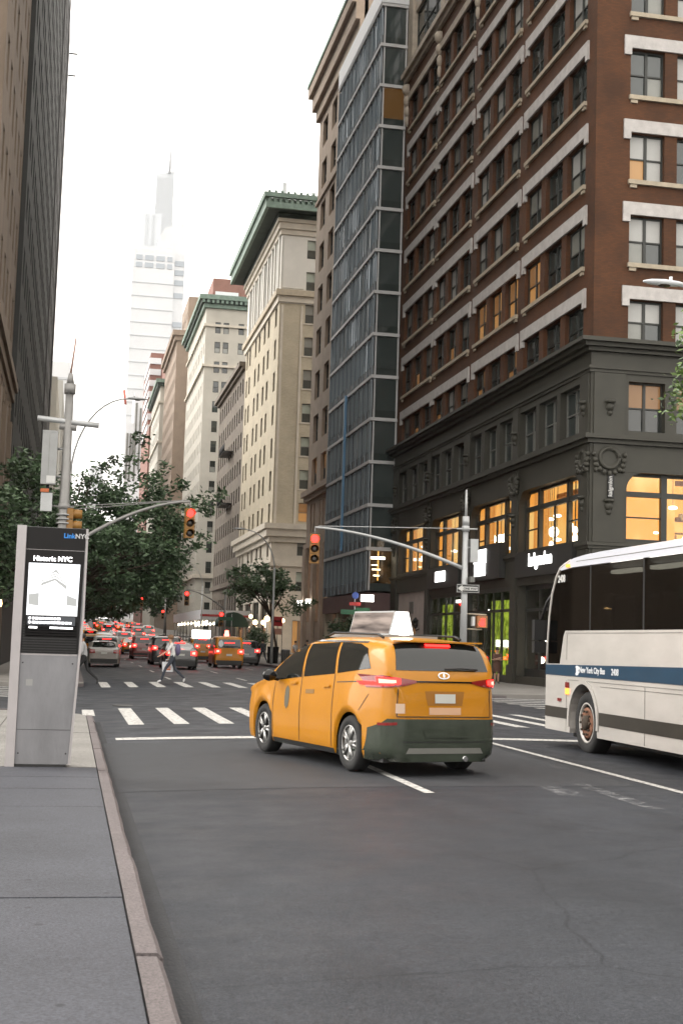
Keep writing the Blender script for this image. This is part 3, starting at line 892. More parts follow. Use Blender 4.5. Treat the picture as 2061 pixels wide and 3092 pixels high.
# sign boards above the shops with lit lettering
def board(a, b, z0, z1, root, d0=-.10):
    mb = MB(); fbox(mb, WB, a, b, z0, z1, d0, .02, 'signboard'); return part(mb, 'sign_board', root)
b1 = board(53.45, 60.9, 5.10, 6.26, bb, -.2)
place_text('lettering', 'kalgmdon', .80, 'sign_white', b1, (XF + PB - .215, 58.95, 5.58), (0, -1, 0), (0, 0, 1), .018, extrude=.01)
b2 = board(62.9, 67.9, 5.2, 6.95, bb, -.32)
mb = MB(); fbox(mb, WB, 65.05, 67.05, 6.05, 6.75, -.36, -.325, 'sign_white'); fbox(mb, WB, 65.15, 66.95, 5.42, 6.02, -.36, -.325, 'sign_white'); part(mb, 'lit_sign', bb)
b3 = board(70.45, 77.0, 5.10, 6.26, bb, -.2)
for (u0, u1) in ((73.05, 73.6), (73.75, 74.3), (74.45, 75.0)):
    mb = MB(); fbox(mb, WB, u0, u1, 5.45, 6.03, -.25, -.205, 'sign_white'); part(mb, 'lit_letter', bb)
# storefront fillings
def shop(a, b, z0, z1, back, nm, seed, seg=4, dd=.38):
    rr = random.Random(seed); P = WB[0]
    fr = MB()
    for k in range(seg + 1):
        u = a + (b - a) * k / seg; fbox(fr, WB, max(a, u - .06), min(b, u + .06), z0, z1, dd, dd + .12, 'frame_dark')
    fbox(fr, WB, a, b, z1 - .2, z1, dd, dd + .12, 'frame_dark'); fbox(fr, WB, a, b, z0, z0 + .35, dd, dd + .12, 'frame_dark'); fbox(fr, WB, a, b, 3.55, 3.68, dd, dd + .12, 'frame_dark')
    w = part(fr, nm, bb)
    for k in range(seg):
        u0 = a + (b - a) * k / seg + .05; u1 = a + (b - a) * (k + 1) / seg - .05
        mb = MB(); fbox(mb, WB, u0, u1, z0 + .3, 3.56, dd + .06, dd + .07, M['clear']); mb.build('pane', w)
        mb = MB(); fbox(mb, WB, u0, u1, 3.66, z1 - .15, dd + .06, dd + .07, M['clear']); mb.build('pane', w)
    rm = MB()
    for (u0, u1, m_) in back:
        rm.poly([P(u0, .1, 3), P(u1, .1, 3), P(u1, z1 - .4, 3), P(u0, z1 - .4, 3)], m_)
    rm.poly([P(a - .2, .12, .56), P(b + .2, .12, .56), P(b + .2, .12, 3), P(a - .2, .12, 3)], 'wood')
    for u in (a - .2, b + .2): rm.poly([P(u, .1, .56), P(u, .1, 3), P(u, 5, 3), P(u, 5, .56)], 'signboard')
    rm.poly([P(a - .2, z1, .56), P(b + .2, z1, .56), P(b + .2, z1, 3), P(a - .2, z1, 3)], 'signboard')
    io = part(rm, 'shop_interior', bb)
    for (u0, u1, m_) in back:
        if m_ == 'greenwall':
            mb = MB(); fbox(mb, WB, u0 + .35, u1 - .2, .3, 4.15, dd + .2, dd + .24, 'greenwall'); mb.build('planted_wall', io)
    for k in range(7):
        mb = MB(); c = P(rr.uniform(a + .4, b - .4), rr.uniform(1.2, 3.9), rr.uniform(.8, 2.4)); mb.sphere(c, rr.choice([.05, .08, .16]), rr.choice(['bulb', 'lamp_white']), 9); mb.build('shop_lamp', io)
shop(53.3, 60.9, .5, 4.75, [(53.1, 61.1, 'shopdim')], 'shop_front', 1)
shop(62.2, 68.9, .14, 4.75, [(62.0, 65.9, 'greenwall'), (65.9, 69.1, 'shopdim')], 'shop_front', 2, 5, .03)
shop(70.4, 77.0, .14, 4.75, [(70.2, 72.3, 'shopdim'), (72.3, 75.2, 'greenwall'), (75.2, 77.2, 'shopdim')], 'shop_front', 3, 4, .05)
mb = MB(); fbox(mb, WB, 70.7, 73.2, 4.25, 4.4, .5, .6, 'lamp_white'); part(mb, 'strip_light', bb)
# pale portal in the last bay with a dark door
M['portal'] = mat('portal', (0.50, 0.43, 0.40), 0.7, 0.12, 1.4)
mb = MB(); P = WB[0]
facade(mb, FW(XF + PB + .12), 78.2, 85.2, .14, 5.1, [(80.6, 82.6, .14, 3.3)], .5, 'portal'); part(mb, 'portal_wall', bb)
mb = MB(); fbox(mb, WB, 80.6, 82.6, .14, 3.3, .5, .58, 'wood'); dr = part(mb, 'door', bb)
for u in (80.75, 81.7):
    for (z0, z1) in ((.5, 1.4), (1.6, 3.0)):
        mb = MB(); fbox(mb, WB, u, u + .75, z0, z1, .47, .5, 'lit_dim' if z0 > 1 else 'wood'); mb.build('door_panel', dr)
mb = MB(); fbox(mb, WB, 81.2, 82.1, 3.75, 4.5, .06, .11, 'frame_grey'); part(mb, 'plaque', bb)
for u in (79.6, 83.6):
    c = P(u, 3.0, -.15); mb = MB()
    mb.lathe(c, [(.02, .5), (.2, .3), (.17, .28), (.13, -.1), (.03, -.2)], 'black', 8)
    mb.tube([P(u, 2.8, .1), P(u, 2.7, -.15), P(u, 2.85, -.15)], .03, 'black', 6)
    la = part(mb, 'wall_lantern', bb)
    mb = MB(); mb.sphere((c[0] - .02, c[1], c[2] + .05), .16, 'bulb' if u > 83 else 'lens_dark', 9); mb.build('lamp_glass', la)
M['warm_dim'] = emis('warm_dim', (1.0, 0.55, 0.12), .35)
M['tan2'] = mat('tan2', (0.30, 0.225, 0.18), 0.8, .12, .7)
M['pale_glass2'] = mat('pale_glass2', (0.58, 0.61, 0.64), 0.4)  # tower glass paled, haze put into the colour
# ------------------------------------------------------------------ glass building
XG, GY0, GY1 = 19.0, 86.9, 102.1
gb = thing('glass_building', 'slim grey glass curtain wall building with white floor bands', 'building', (XG, GY0, 0))
WG, SG = FW(XG), FS(GY0)
FLR = [8.09 + 2.895 * i for i in range(14)]        # 8.09 .. 45.7
M['spandrel'] = mat('spandrel', (0.085, 0.088, 0.088), 0.5, 0.12, 2)
M['mullion_grey'] = mat('mullion_grey', (0.17, 0.20, 0.22), 0.45, metal=.4)
M['white_band'] = mat('white_band', (0.50, 0.50, 0.50), 0.5)
M['white_panel'] = mat('white_panel', (0.66, 0.68, 0.70), 0.4)
mb = MB()                                            # core behind the panes
mb.box(XG + .25, 36, GY0 + .25, GY1, 5.3, 45.6, 'spandrel')
part(mb, 'core', gb)
rr = random.Random(9)
NP = 10
for k in range(-1, 13):
    z0 = FLR[k] if k >= 0 else 5.2
    z1 = FLR[k + 1]
    mb = MB()
    mb.box(XG - .10, XG + .3, GY0 - .10, GY1, z1 - .10, z1 + .12, 'white_band'); mb.box(XG + .3, 20.78, GY0 - .10, GY0 + .3, z1 - .10, z1 + .12, 'white_band')
    part(mb, 'floor_band', gb)
    mb = MB(); mb.box(XG + .02, XG + .2, GY0 + .02, GY1, z0 + .121, z0 + .75, 'spandrel'); mb.box(XG + .2, 20.78, GY0 + .02, GY0 + .2, z0 + .121, z0 + .62, 'glass2')
    part(mb, 'spandrel', gb)
    for j in range(NP):
        u0 = GY0 + .12 + (GY1 - GY0 - .15) * j / NP; u1 = GY0 + .12 + (GY1 - GY0 - .15) * (j + 1) / NP
        m_ = rr.choice(['glass_blue', 'glass_blue', 'glass_blue', 'glass2', 'blind2' if rr.random() < .3 else 'glass_blue']) if k > 3 else rr.choice(['glass_green', 'glass_green', 'glass2'])
        t0_, t1_ = .055 + rr.uniform(0, .016), .055 + rr.uniform(0, .016); t2_ = rr.uniform(-.006, .006)
        mb = MB(); mb.poly([(XG + t0_, u0, z0 + .76), (XG + t1_, u1, z0 + .76), (XG + t1_ + t2_, u1, z1 - .11), (XG + t0_ + t2_, u0, z1 - .11)], m_)
        part(mb, 'pane', gb)
    for j in (1, 4, 7):
        if k >= 0:
            u0 = GY0 + (GY1 - GY0) * (j + .1) / NP
            mb = MB(); fbox(mb, WG, u0, u0 + 1.1, z0 + .25, z0 + .58, -.012, .02, 'black'); part(mb, 'air_louver', gb)
    mb = MB()
    if k == -1:
        fbox(mb, SG, XG + .2, 20.7, 5.9, z1 - .11, .05, .07, M['clear'])
    else:
        fbox(mb, SG, XG + .2, 20.7, z0 + .63, z1 - .11, .05, .07, 'lit_faint' if k == 10 else 'glass_green')
    part(mb, 'pane', gb)
    for xj in (XG + .12, 20.66): mb = MB(); fbox(mb, SG, xj, xj + .1, z0 + .13, z1 - .1, -.02, .06, 'white_band'); part(mb, 'jamb', gb)
for j in range(2 * NP + 1):
    u = GY0 + .12 + (GY1 - GY0 - .15) * j / (2 * NP)
    mb = MB(); fbox(mb, WG, u - .03, u + .03, 5.3, 45.55, -.07 if j % 2 == 0 else -.03, .055, 'mullion_grey'); part(mb, 'mullion', gb)
mb = MB(); mb.box(XG - .14, 36, GY0 - .14, GY1, 45.85, 47.3, 'white_panel'); part(mb, 'parapet', gb)
mb = MB(); fbox(mb, WG, 94.6, 94.78, 8.4, 19.7, -.32, -.14, mat('blue_fin', (0.10, 0.22, 0.36), 0.35)); part(mb, 'blue_fin', gb)
# corner show window with gold fittings
mb = MB(); mb.poly([(XG + .2, GY0 + .24, 5.5), (20.7, GY0 + .24, 5.5), (20.7, GY0 + .24, 8.0), (XG + .2, GY0 + .24, 8.0)], 'shopdim')
sw = part(mb, 'show_window', gb)
for (x0, x1, z0, z1) in ((19.75, 19.83, 6.0, 7.95), (19.3, 20.25, 7.42, 7.58), (19.4, 19.95, 6.7, 6.76), (19.35, 19.75, 7.0, 7.04), (19.5, 19.9, 6.3, 6.36)):
    mb = MB(); mb.box(x0, x1, GY0 + .12, GY0 + .18, z0, z1, 'warm_dim' if z1 - z0 > 1 else 'bulb'); mb.build('lit_fitting', sw)
# street level: recessed shop, mauve fascia, posts
M['mauve'] = mat('mauve', (0.10, 0.055, 0.052), 0.6, 0.12, 1)
mb = MB(); mb.box(XG + 1.0, 30, GY0 + .6, GY1, .1, 4.0, 'signboard'); part(mb, 'shop_wall', gb)
mb = MB(); mb.box(XG - .05, XG + 1.2, GY0 - .05, GY1, 4.0, 5.18, 'mauve'); mb.box(XG + 1.2, 20.7, GY0 - .05, GY0 + .6, 4.0, 5.18, 'mauve'); part(mb, 'fascia', gb)
for u in (GY0 + .2, 92, 97, GY1 - .3):
    mb = MB(); mb.box(XG + .05, XG + .4, u - .17, u + .17, .12, 4.0, 'sill'); part(mb, 'post', gb)
for j in range(5):
    u = GY0 + 1 + 2.9 * j
    mb = MB(); mb.box(XG + .93, XG + .98, u, u + 2.3, .6, 3.4, 'lit_dim' if j % 2 else 'glass'); part(mb, 'shop_pane', gb)

# ------------------------------------------------------------------ tan building
TY0, TY1 = 102.12, 121.6
tb = thing('tan_building', 'tan stone building with heavy bracketed cornice beside the glass building', 'building', (XF, TY0, 0))
M['tan'] = mat('tan', (0.38, 0.295, 0.225), 0.8, 0.12, 0.8)
ops = []; tw = []
for i in range(9):
    zt = 50.15 - 3.98 * i; zb = zt - 2.5
    for (a, b) in ((105.0, 107.2), (109.0, 111.2), (112.9, 115.3), (117.3, 119.7)):
        ops.append((a, b, zb, zt)); tw.append((a, b, zb, zt))
for (a, b) in ((112.9, 113.8), (114.5, 115.3), (117.3, 118.2), (118.9, 119.7)):
    ops.append((a, b, 11.6, 14.2)); tw.append((a, b, 11.6, 14.2))
for (a, b) in ((113.2, 115.6), (117.6, 119.8), (105, 107.5), (109, 111.4)): ops.append((a, b, 3.6, 10.0))
mb = MB(); facade(mb, W, TY0, TY1, .1, 51.2, ops, .4, 'tan')
mb.poly([(XF, TY1, .1), (40, TY1, .1), (40, TY1, 54), (XF, TY1, 54)], 'tan'); mb.poly([(XF, TY0, 54.4), (40, TY0, 54.4), (40, TY1, 54.4), (XF, TY1, 54.4)], 'tan')
mb.poly([(XF, TY0, .1), (40, TY0, .1), (40, TY0, 54.4), (XF, TY0, 54.4)], 'tan')
part(mb, 'wall', tb)
for (a, b, z0, z1) in tw:
    pwindow(tb, W, (a + b) / 2, z0, .28, b - a, z1 - z0, 'dh', 'frame_dark', ('glass2', 'lit_dim' if z0 < 17 else 'glass'))
for (a, b) in ((113.2, 115.6), (117.6, 119.8), (105, 107.5), (109, 111.4)):
    pwindow(tb, W, (a + b) / 2, 3.6, .3, b - a, 6.4, 'fix2', 'frame_dark', ('lit', 'glass'))
for (z0, z1, pr) in ((50.9, 52.0, .35), (52.0, 53.4, .7), (53.4, 54.4, 1.05)):
    mb = MB(); mb.box(XF - pr, XF + .3, TY0, TY1 + pr, z0, z1 - .002, 'tan'); mb.box(XF + .3, 40, TY1 - .3, TY1 + pr, z0, z1 - .002, 'tan'); part(mb, 'cornice', tb)
mb = MB(); mb.box(XF - 1.15, XF + .3, TY0, TY1 + 1.15, 54.4, 54.75, mat('copper_trim', (0.24, 0.36, 0.30), 0.7, .2, 2)); part(mb, 'copper_edge', tb)
for (z0, z1, pr) in ((14.55, 15.0, .3), (15.0, 15.5, .55), (42.6, 42.95, .18), (10.25, 10.7, .2)):
    mb = MB(); mb.box(XF - pr, XF + .1, TY0, TY1 + pr, z0, z1 - .002, 'tan'); part(mb, 'string_course', tb)
for (a, b) in ((TY0, 104.4), (107.8, 108.7), (111.7, 112.7), (115.9, 117.1), (120.2, TY1)):
    mb = MB(); mb.box(XF - .28, XF + .02, a, b, .1, 10.24, 'tan'); part(mb, 'pilaster', tb)
for u in (116.2, 120.6):
    mb = MB(); mb.box(XF - .75, XF - .35, u - .14, u + .14, 5.1, 5.55, 'lamp_white'); mb.tube([(XF - .28, u, 5.3), (XF - .36, u, 5.3)], .04, 'black', 5); part(mb, 'wall_lamp', tb)
ph = thing('roof_tower', 'brown stair tower rising behind the tan building roof', 'tower', (XF + .4, 103, 54.4))
mb = MB(); mb.box(XF + .4, 30, 102.6, 107.3, 54.4, 66, 'tan2'); part(mb, 'wall', ph)
mb = MB(); mb.box(XF + .25, XF + .41, 103.2, 106.2, 56, 62, 'mauve'); part(mb, 'panel', ph)

# ------------------------------------------------------------------ cream building with copper cornice
CY0, CY1 = 143.8, 173.0
cb = thing('cream_building', 'cream brick corner building under a wide green copper cornice', 'building', (XF, CY0, 0))
SC_, WC = FS(CY0), FW(XF)
M['cream'] = brickmat('cream', (0.46, 0.405, 0.30), (0.39, 0.335, 0.245), (0.42, 0.37, 0.29), var=.10)
M['cream_stone'] = mat('cream_stone', (0.55, 0.50, 0.42), 0.75, .12, .7)
M['cream_white'] = mat('cream_white', (0.62, 0.60, 0.55), 0.75, .06, .7)
M['copper'] = mat('copper', (0.17, 0.235, 0.195), 0.7, .25, 1.6)
M['copper_shade'] = mat('copper_shade', (0.030, 0.046, 0.037), 0.7, .3, 1.2)  # darker copper copy, shade of undersides and recessed bands put into colour
tops = [46.2, 42.6, 38.9, 35.25, 31.6, 27.85, 24.15, 20.5, 16.9, 13.2, 9.35]
cols_w = [(145.6, 147.0), (151.2, 152.6), (154.6, 156.0), (159.0, 160.4), (162.4, 163.8), (167.8, 169.2), (170.6, 171.8)]
ops_s = [(23.65, 24.7, t - 2.1, t) for t in tops] + [(28.2, 29.3, t - 2.1, t) for t in tops] + [(23.4, 24.8, .5, 4.1)]
ops_w = [(a, b, t - 2.2, t) for t in tops[2:] for (a, b) in cols_w] + [(a, b, 40.9, 46.4) for (a, b) in cols_w]
ops_w += [(a, b, .5, 6.2) for (a, b) in ((145.5, 150), (152, 157), (159, 164), (166, 171))]
for (zb, zt, m_) in ((.1, 12.4, 'cream_stone'), (12.4, 38.9, 'cream'), (38.9, 48.4, 'cream_white')):
    mb = MB()
    so_ = [o for o in ops_s if o[2] >= zb - .5 and o[3] <= zt + 1.2]; wo2 = [o for o in ops_w if o[2] >= zb - .5 and o[3] <= zt + 1.2]
    so_ = [(a, b, max(c, zb), min(d, zt)) for a, b, c, d in ops_s if d > zb and c < zt]
    wo2 = [(a, b, max(c, zb), min(d, zt)) for a, b, c, d in ops_w if d > zb and c < zt]
    facade(mb, SC_, XF, 50, zb, zt, so_, .3, m_); facade(mb, WC, CY0, CY1, zb, zt, wo2, .3, m_)
    part(mb, 'wall', cb)
mb = MB(); mb.poly([(XF, CY1, 0), (50, CY1, 0), (50, CY1, 49), (XF, CY1, 49)], 'cream'); mb.poly([(XF, CY0, 49), (50, CY0, 49), (50, CY1, 49), (XF, CY1, 49)], 'cream'); part(mb, 'roof', cb)
for (a, b, c, d) in ops_s:
    pwindow(cb, SC_, (a + b) / 2, c, .2, b - a, d - c, 'dh' if c > 1 else 'fix2', 'frame_grey', rnd.choice([('blind_green', 'blind_green'), ('glass2', 'blind_green'), ('glass2', 'blind2')]) if c > 1 and abs(d - 16.9) > .1 else ('lit', 'lit_dim'))
for (a, b, c, d) in ops_w:
    pwindow(cb, WC, (a + b) / 2, c, .2, b - a, d - c, 'dh', 'frame_dark', ('glass', 'glass2') if c > 1 else ('lit_dim', 'glass'))
for u in [145.0, 148.2, 150.4, 153.6, 156.8, 158.2, 161.4, 164.8, 166.8, 170.0]:
    mb = MB(); mb.box(XF - .18, XF + .02, u - .35, u + .35, 40.5, 46.9, 'cream_white'); part(mb, 'pilaster', cb)
mb = MB(); fbox(mb, SC_, 21.0, 23.4, 40.6, 46.3, -.1, .01, 'cream_white'); part(mb, 'corner_panel', cb)
for (u0, u1) in ((20.95, 21.25), (23.15, 23.4)):
    mb = MB(); fbox(mb, SC_, u0, u1, 12.9, 38.7, -.06, .01, 'cream_stone'); part(mb, 'quoin', cb)
def wrap(z0, z1, pr, m_, nm, root=cb, y0=CY0, y1=CY1, x=XF, xe=50):
    mb = MB(); mb.box(x - pr, x + .2, y0 - pr, y1 + pr, z0, z1 - .002, m_); mb.box(x + .2, xe, y0 - pr, y0 + .2, z0, z1 - .002, m_); part(mb, nm, root)
wrap(46.6, 47.2, .18, 'cream_stone', 'string_course'); wrap(47.2, 47.9, .4, 'cream_stone', 'string_course'); wrap(47.9, 48.3, .6, 'cream_stone', 'string_course')
wrap(39.0, 39.7, .22, 'cream_stone', 'string_course'); wrap(39.7, 40.35, .5, 'sill', 'string_course')
wrap(12.5, 13.1, .3, 'cream_stone', 'base_cornice'); wrap(13.1, 13.9, .65, 'cream_stone', 'base_cornice'); wrap(13.9, 14.5, .9, 'cream_stone', 'base_cornice'); wrap(9.9, 10.3, .25, 'cream_stone', 'string_course')
# coffered copper cornice
mb = MB(); x0, x1, y0, y1 = XF - 2.1, 50, CY0 - 2.1, CY1 + 2.1
mb.poly([(x0, y0, 48.9), (x1, y0, 48.9), (x1, y1, 48.9), (x0, y1, 48.9)], 'copper_shade')
mb.box(XF - .6, 50, CY0 - .6, CY1 + .6, 48.3, 48.88, 'copper_shade'); part(mb, 'soffit', cb)
mb = MB(); mb.box(x0 - .1, x1, y0 - .1, y0 + .25, 48.85, 49.5, 'copper'); mb.box(x0 - .1, x0 + .25, y0 + .25, y1, 48.85, 49.5, 'copper'); mb.box(x0 + .25, x1, y0 + .25, y1, 49.2, 50.0, 'copper')
mb.box(x0 - .3, x1, y0 - .3, y0 + .2, 50.0, 50.5, 'copper'); mb.box(x0 - .3, x0 + .2, y0 + .2, y1, 50.0, 50.5, 'copper')
part(mb, 'copper_cornice', cb)
for i in range(14):
    mb = MB(); mb.box(x0 + .1 + .62 * i, x0 + .42 + .62 * i, y0 - .12, y0 + .2, 49.51, 49.98, 'copper'); part(mb, 'dentil', cb)
for i in range(44):
    u = y0 + .3 + .74 * i
    mb = MB(); mb.box(x0 - .12, x0 + .2, u, u + .38, 49.51, 49.98, 'copper'); part(mb, 'dentil', cb)
    mb = MB(); mb.sphere((x0 - .2, u + .2, 50.62), .16, 'copper', 6); part(mb, 'crest', cb)
for i in range(12): mb = MB(); mb.sphere((x0 + .2 + .7 * i, y0 - .2, 50.62), .16, 'copper', 6); part(mb, 'crest', cb)
for t in tops[2:8]:
    mb = MB(); fbox(mb, SC_, 23.5, 24.85, t - 2.25, t - 2.1, -.08, .05, 'cream_stone'); part(mb, 'sill', cb)
for i, (x, y, h) in enumerate(((20.9, 144.2, 2.3), (24.2, 144.4, 1.6), (20.5, 146.0, 1.2))):
    an = thing('roof_antenna', ['tall white antenna panel on the copper cornice corner', 'short white antenna panel on the copper roof edge to the right', 'small antenna mast behind the tall antenna panel'][i], 'antenna', (x, y, 50))
    mb = MB(); mb.box(-.22, .22, -.12, .12, .3, .3 + h, 'white_panel'); mb.tube([(0, .2, -1), (0, .2, h)], .06, 'metal_grey', 6); mb.build('panel', an)

# ------------------------------------------------------------------ generic blocks farther up the avenue
def block(name, label, x0, x1, y0, y1, z1, wall, face='R', zrows=None, pitch=3.7, wh=2.1, cw=2.6, ww=1.2, win='dh', south=True, base='cream_stone', panes=(('glass', 'glass2'), ('blind2', 'glass')), zfirst=5.5, south_cols=None, ytop=None, fm='frame_dark', depth=.22, panefine=True):
    root = thing(name, label, 'building', (x0 if face == 'R' else x1, y0, 0))
    F = FW(x0) if face == 'R' else FL(x1)
    rows = []
    z = zfirst
    while z + wh + .8 < z1: rows.append(z); z += pitch
    n = max(1, int((y1 - y0 - .8) / cw))
    us = [y0 + .6 + (y1 - y0 - 1.2) * (i + .5) / n for i in range(n)]
    ops = [(u - ww / 2, u + ww / 2, z, z + wh) for z in rows for u in us]
    mb = MB(); facade(mb, F, y0, y1, .1, z1, ops, depth, wall)
    scol = south_cols if south_cols is not None else [x0 + 1.6 + 2.4 * i for i in range(int((x1 - x0 - 2) / 2.4))][:4]
    Sf = FS(y0); ops2 = [(u - ww / 2, u + ww / 2, z, z + wh) for z in rows for u in scol] if south else []
    facade(mb, Sf, x0, x1, .1, z1, ops2, depth, wall)
    xo = x1 if face == 'R' else x0
    mb.poly([(xo, y0, .1), (xo, y1, .1), (xo, y1, z1), (xo, y0, z1)], wall); mb.poly([(x0, y1, .1), (x1, y1, .1), (x1, y1, z1), (x0, y1, z1)], wall)
    mb.poly([(x0, y0, z1), (x1, y0, z1), (x1, y1, z1), (x0, y1, z1)], wall)
    part(mb, 'wall', root)
    r2 = random.Random(name + str(y0))
    cnt = 0
    for (a, b, c, d) in ops2 + ops:
        Fw = Sf if cnt < len(ops2) else F
        cnt += 1
        x, y = Fw[2]((a + b) / 2, depth - .14)
        ps = r2.choice(panes)
        o = put_window(root, Fw, (a + b) / 2, c, depth - .14, b - a, d - c, win, fm, ps)
        o.matrix_parent_inverse = Matrix.Translation(-Vector(root.location))
    return root
def band(root, x0, x1, y0, y1, z0, z1, pr, m_, nm='string_course'):
    mb = MB(); mb.box(x0 - pr, x1 + pr, y0 - pr, y1 + pr, z0, z1, m_); part(mb, nm, root)

M['tan2'] = mat('tan2', (0.30, 0.225, 0.18), 0.8, .12, .7)
M['brownstone'] = mat('brownstone', (0.155, 0.13, 0.105), 0.85, .2, .8)
M['offwhite'] = mat('offwhite', (0.46, 0.435, 0.38), 0.8, .08, .4)
M['orange_brick'] = mat('orange_brick', (0.28, 0.215, 0.165), 0.85, .12, .5)
M['red_brick'] = mat('red_brick', (0.25, 0.13, 0.105), 0.85, .15, .6)
M['greystone'] = mat('greystone', (0.42, 0.41, 0.38), 0.85, .08, .3)
M['pale'] = mat('pale', (0.68, 0.695, 0.71), 0.6, .06, .05)  # near white, distance haze put into the colour
M['dark_facade'] = mat('dark_facade', (0.030, 0.031, 0.029), 0.8, .35, .6, vstretch=(1, 1, .12))
M['grey_facade'] = mat('grey_facade', (0.060, 0.057, 0.056), 0.8, .2, .5, vstretch=(1, 1, .2))
M['left_tan'] = mat('left_tan', (0.165, 0.125, 0.092), 0.85, .22, .7, vstretch=(1, 1, .25))

# brown walk-up block with fire escapes between the cream and the white building
bw = block('brown_building', 'brown stone block with black fire escapes next to the cream building', XF, 45, 173.05, 204, 38.0, 'brownstone', pitch=3.6, cw=2.6, wh=2.0, south=False)
for (z0, z1, pr) in ((37.2, 37.6, .4), (37.6, 38.2, .8), (9.0, 9.6, .4)):
    mb = MB(); mb.box(XF - pr, XF + .1, 173.06, 204 + pr, z0, z1 - .002, 'brownstone'); part(mb, 'cornice', bw)
for z in (20.4, 27.6):
    fe = MB(); fe.box(XF - 1.3, XF - .02, 183, 190, z, z + .1, 'black')
    for j in range(15): fe.tube([(XF - 1.28, 183 + .5 * j, z), (XF - 1.28, 183 + .5 * j, z + 1.1)], .03, 'black', 4)
    fe.tube([(XF - 1.28, 183, z + 1.1), (XF - 1.28, 190, z + 1.1)], .04, 'black', 4); fe.tube([(XF - 1.28, 183, z + .55), (XF - 1.28, 190, z + .55)], .03, 'black', 4)
    part(fe, 'fire_escape', bw)
# white building with a green cornice
wb = block('white_building', 'off white corner building with a green dentilled cornice', XF - .7, 48, 226, 262, 58.2, 'offwhite', pitch=3.42, zfirst=2.6, wh=1.95, ww=.95, cw=3.0, south_cols=[22.2, 23.6, 26.2, 27.6])
for (z0, z1, pr, m_) in ((58.2, 58.9, .5, 'copper'), (58.9, 59.5, .9, 'copper_shade'), (59.5, 60.3, 1.3, 'copper'), (55.0, 55.4, .35, 'cream_stone'), (48.0, 48.4, .4, 'cream_stone'), (12.0, 12.6, .5, 'cream_stone')):
    mb = MB(); mb.box(XF - .7 - pr, 48, 226 - pr, 262 + pr, z0, z1 - .002, m_); part(mb, 'cornice' if m_ != 'cream_stone' else 'string_course', wb)
for i in range(11):
    mb = MB(); mb.box(XF - 1.5 + .8 * i, XF - 1.1 + .8 * i, 224.85, 225.2, 58.92, 59.48, 'copper'); part(mb, 'dentil', wb)
mb = MB(); mb.box(22.4, 30, 240, 250, 60.3, 67.3, 'red_brick'); part(mb, 'roof_house', wb)
mb = MB(); mb.box(22.8, 27.0, 239.6, 239.98, 62, 64.8, 'white_panel'); part(mb, 'roof_window', wb)
ob1 = block('orange_building', 'tall narrow orange brick building beyond the white building', 19.0, 45, 280, 316, 66.0, 'orange_brick', pitch=3.8, cw=2.4, ww=1.0, south=False)
for (z0, z1, pr) in ((64.2, 65.2, .5), (65.2, 66.3, 1.0)):
    mb = MB(); mb.box(19.0 - pr, 45, 280 - pr, 316 + pr, z0, z1 - .002, 'orange_brick'); part(mb, 'cornice', ob1)
ob2 = block('brown_brick_tower', 'brown brick tower rising above the white building cornice', 22.6, 45, 300, 318, 79.0, 'orange_brick', pitch=3.8, cw=3.2, south=False)
cb2 = block('small_cream_building', 'small cream building with a thin green cornice far up the avenue', 18.9, 40, 330, 368, 64.0, 'offwhite', pitch=4.1, wh=2.4, ww=1.5, cw=4, south_cols=[21.8, 24.0], zfirst=10)
for (z0, z1, pr, m_) in ((63.6, 64.4, .8, 'copper_shade'), (64.4, 65.3, 1.2, 'copper'), (59.4, 59.8, .4, 'cream_stone'), (49.5, 50.0, .4, 'cream_stone')):
    mb = MB(); mb.box(18.9 - pr, 40, 330 - pr, 368 + pr, z0, z1 - .002, m_); part(mb, 'cornice', cb2)
rb = thing('banded_building', 'red brick apartment block with white balcony bands far up the avenue', 'building', (20.3, 420, 0))
mb = MB(); mb.box(20.6, 55, 420.4, 460, .1, 91, 'red_brick'); part(mb, 'wall', rb)
for i in range(20):
    z = 20 + 3.55 * i
    mb = MB(); mb.box(20.3, 23.9, 420.0, 450, z, z + 1.9, 'white_panel' if i % 5 else 'glass_blue'); part(mb, 'window_band', rb)
rb2 = thing('dark_red_building', 'plain dark red building behind the orange one', 'building', (18.2, 380, 0))
mb = MB(); mb.box(24, 44, 390, 415, .1, 88.0, 'red_brick'); mb.box(18.6, 44, 372, 414, .1, 60, 'red_brick'); part(mb, 'wall', rb2)

# high-rises at the end of the avenue, haze put into their pale colours
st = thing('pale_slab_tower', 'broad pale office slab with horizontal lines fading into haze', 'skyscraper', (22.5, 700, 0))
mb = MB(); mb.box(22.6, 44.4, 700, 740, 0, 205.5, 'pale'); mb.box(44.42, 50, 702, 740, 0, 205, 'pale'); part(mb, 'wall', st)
M['pale_line'] = mat('pale_line', (0.54, 0.56, 0.58), 0.6)  # lines paled as well, haze put into the colour
M['pale_glass'] = mat('pale_glass', (0.40, 0.44, 0.48), 0.3)  # windows paled as well, haze put into the colour
for i in range(24):
    z = 24 + 7.1 * i
    mb = MB(); mb.box(22.4, 44.42, 699.7, 700.01, z, z + .5, 'pale_line'); part(mb, 'floor_line', st)
for z in (202.3, 198.3):
    for (a, b) in ((24.3, 27.6), (28.9, 33.4), (34.8, 39.2), (40.6, 43.2)):
        mb = MB(); mb.box(a, b, 699.6, 700.01, z - 2.6, z, 'pale_glass'); part(mb, 'top_window', st)
for z in (201, 196, 190.5, 183.6, 168):
    mb = MB(); mb.box(44.8, 49.6, 701.6, 702.01, z - 2.8, z, 'pale_glass'); part(mb, 'top_window', st)
mb = MB(); mb.box(26, 43, 705, 735, 205.5, 208.8, 'pale_line'); part(mb, 'roof_plant', st)
M['spire_grey'] = mat('spire_grey', (.52, .54, .56), .6)
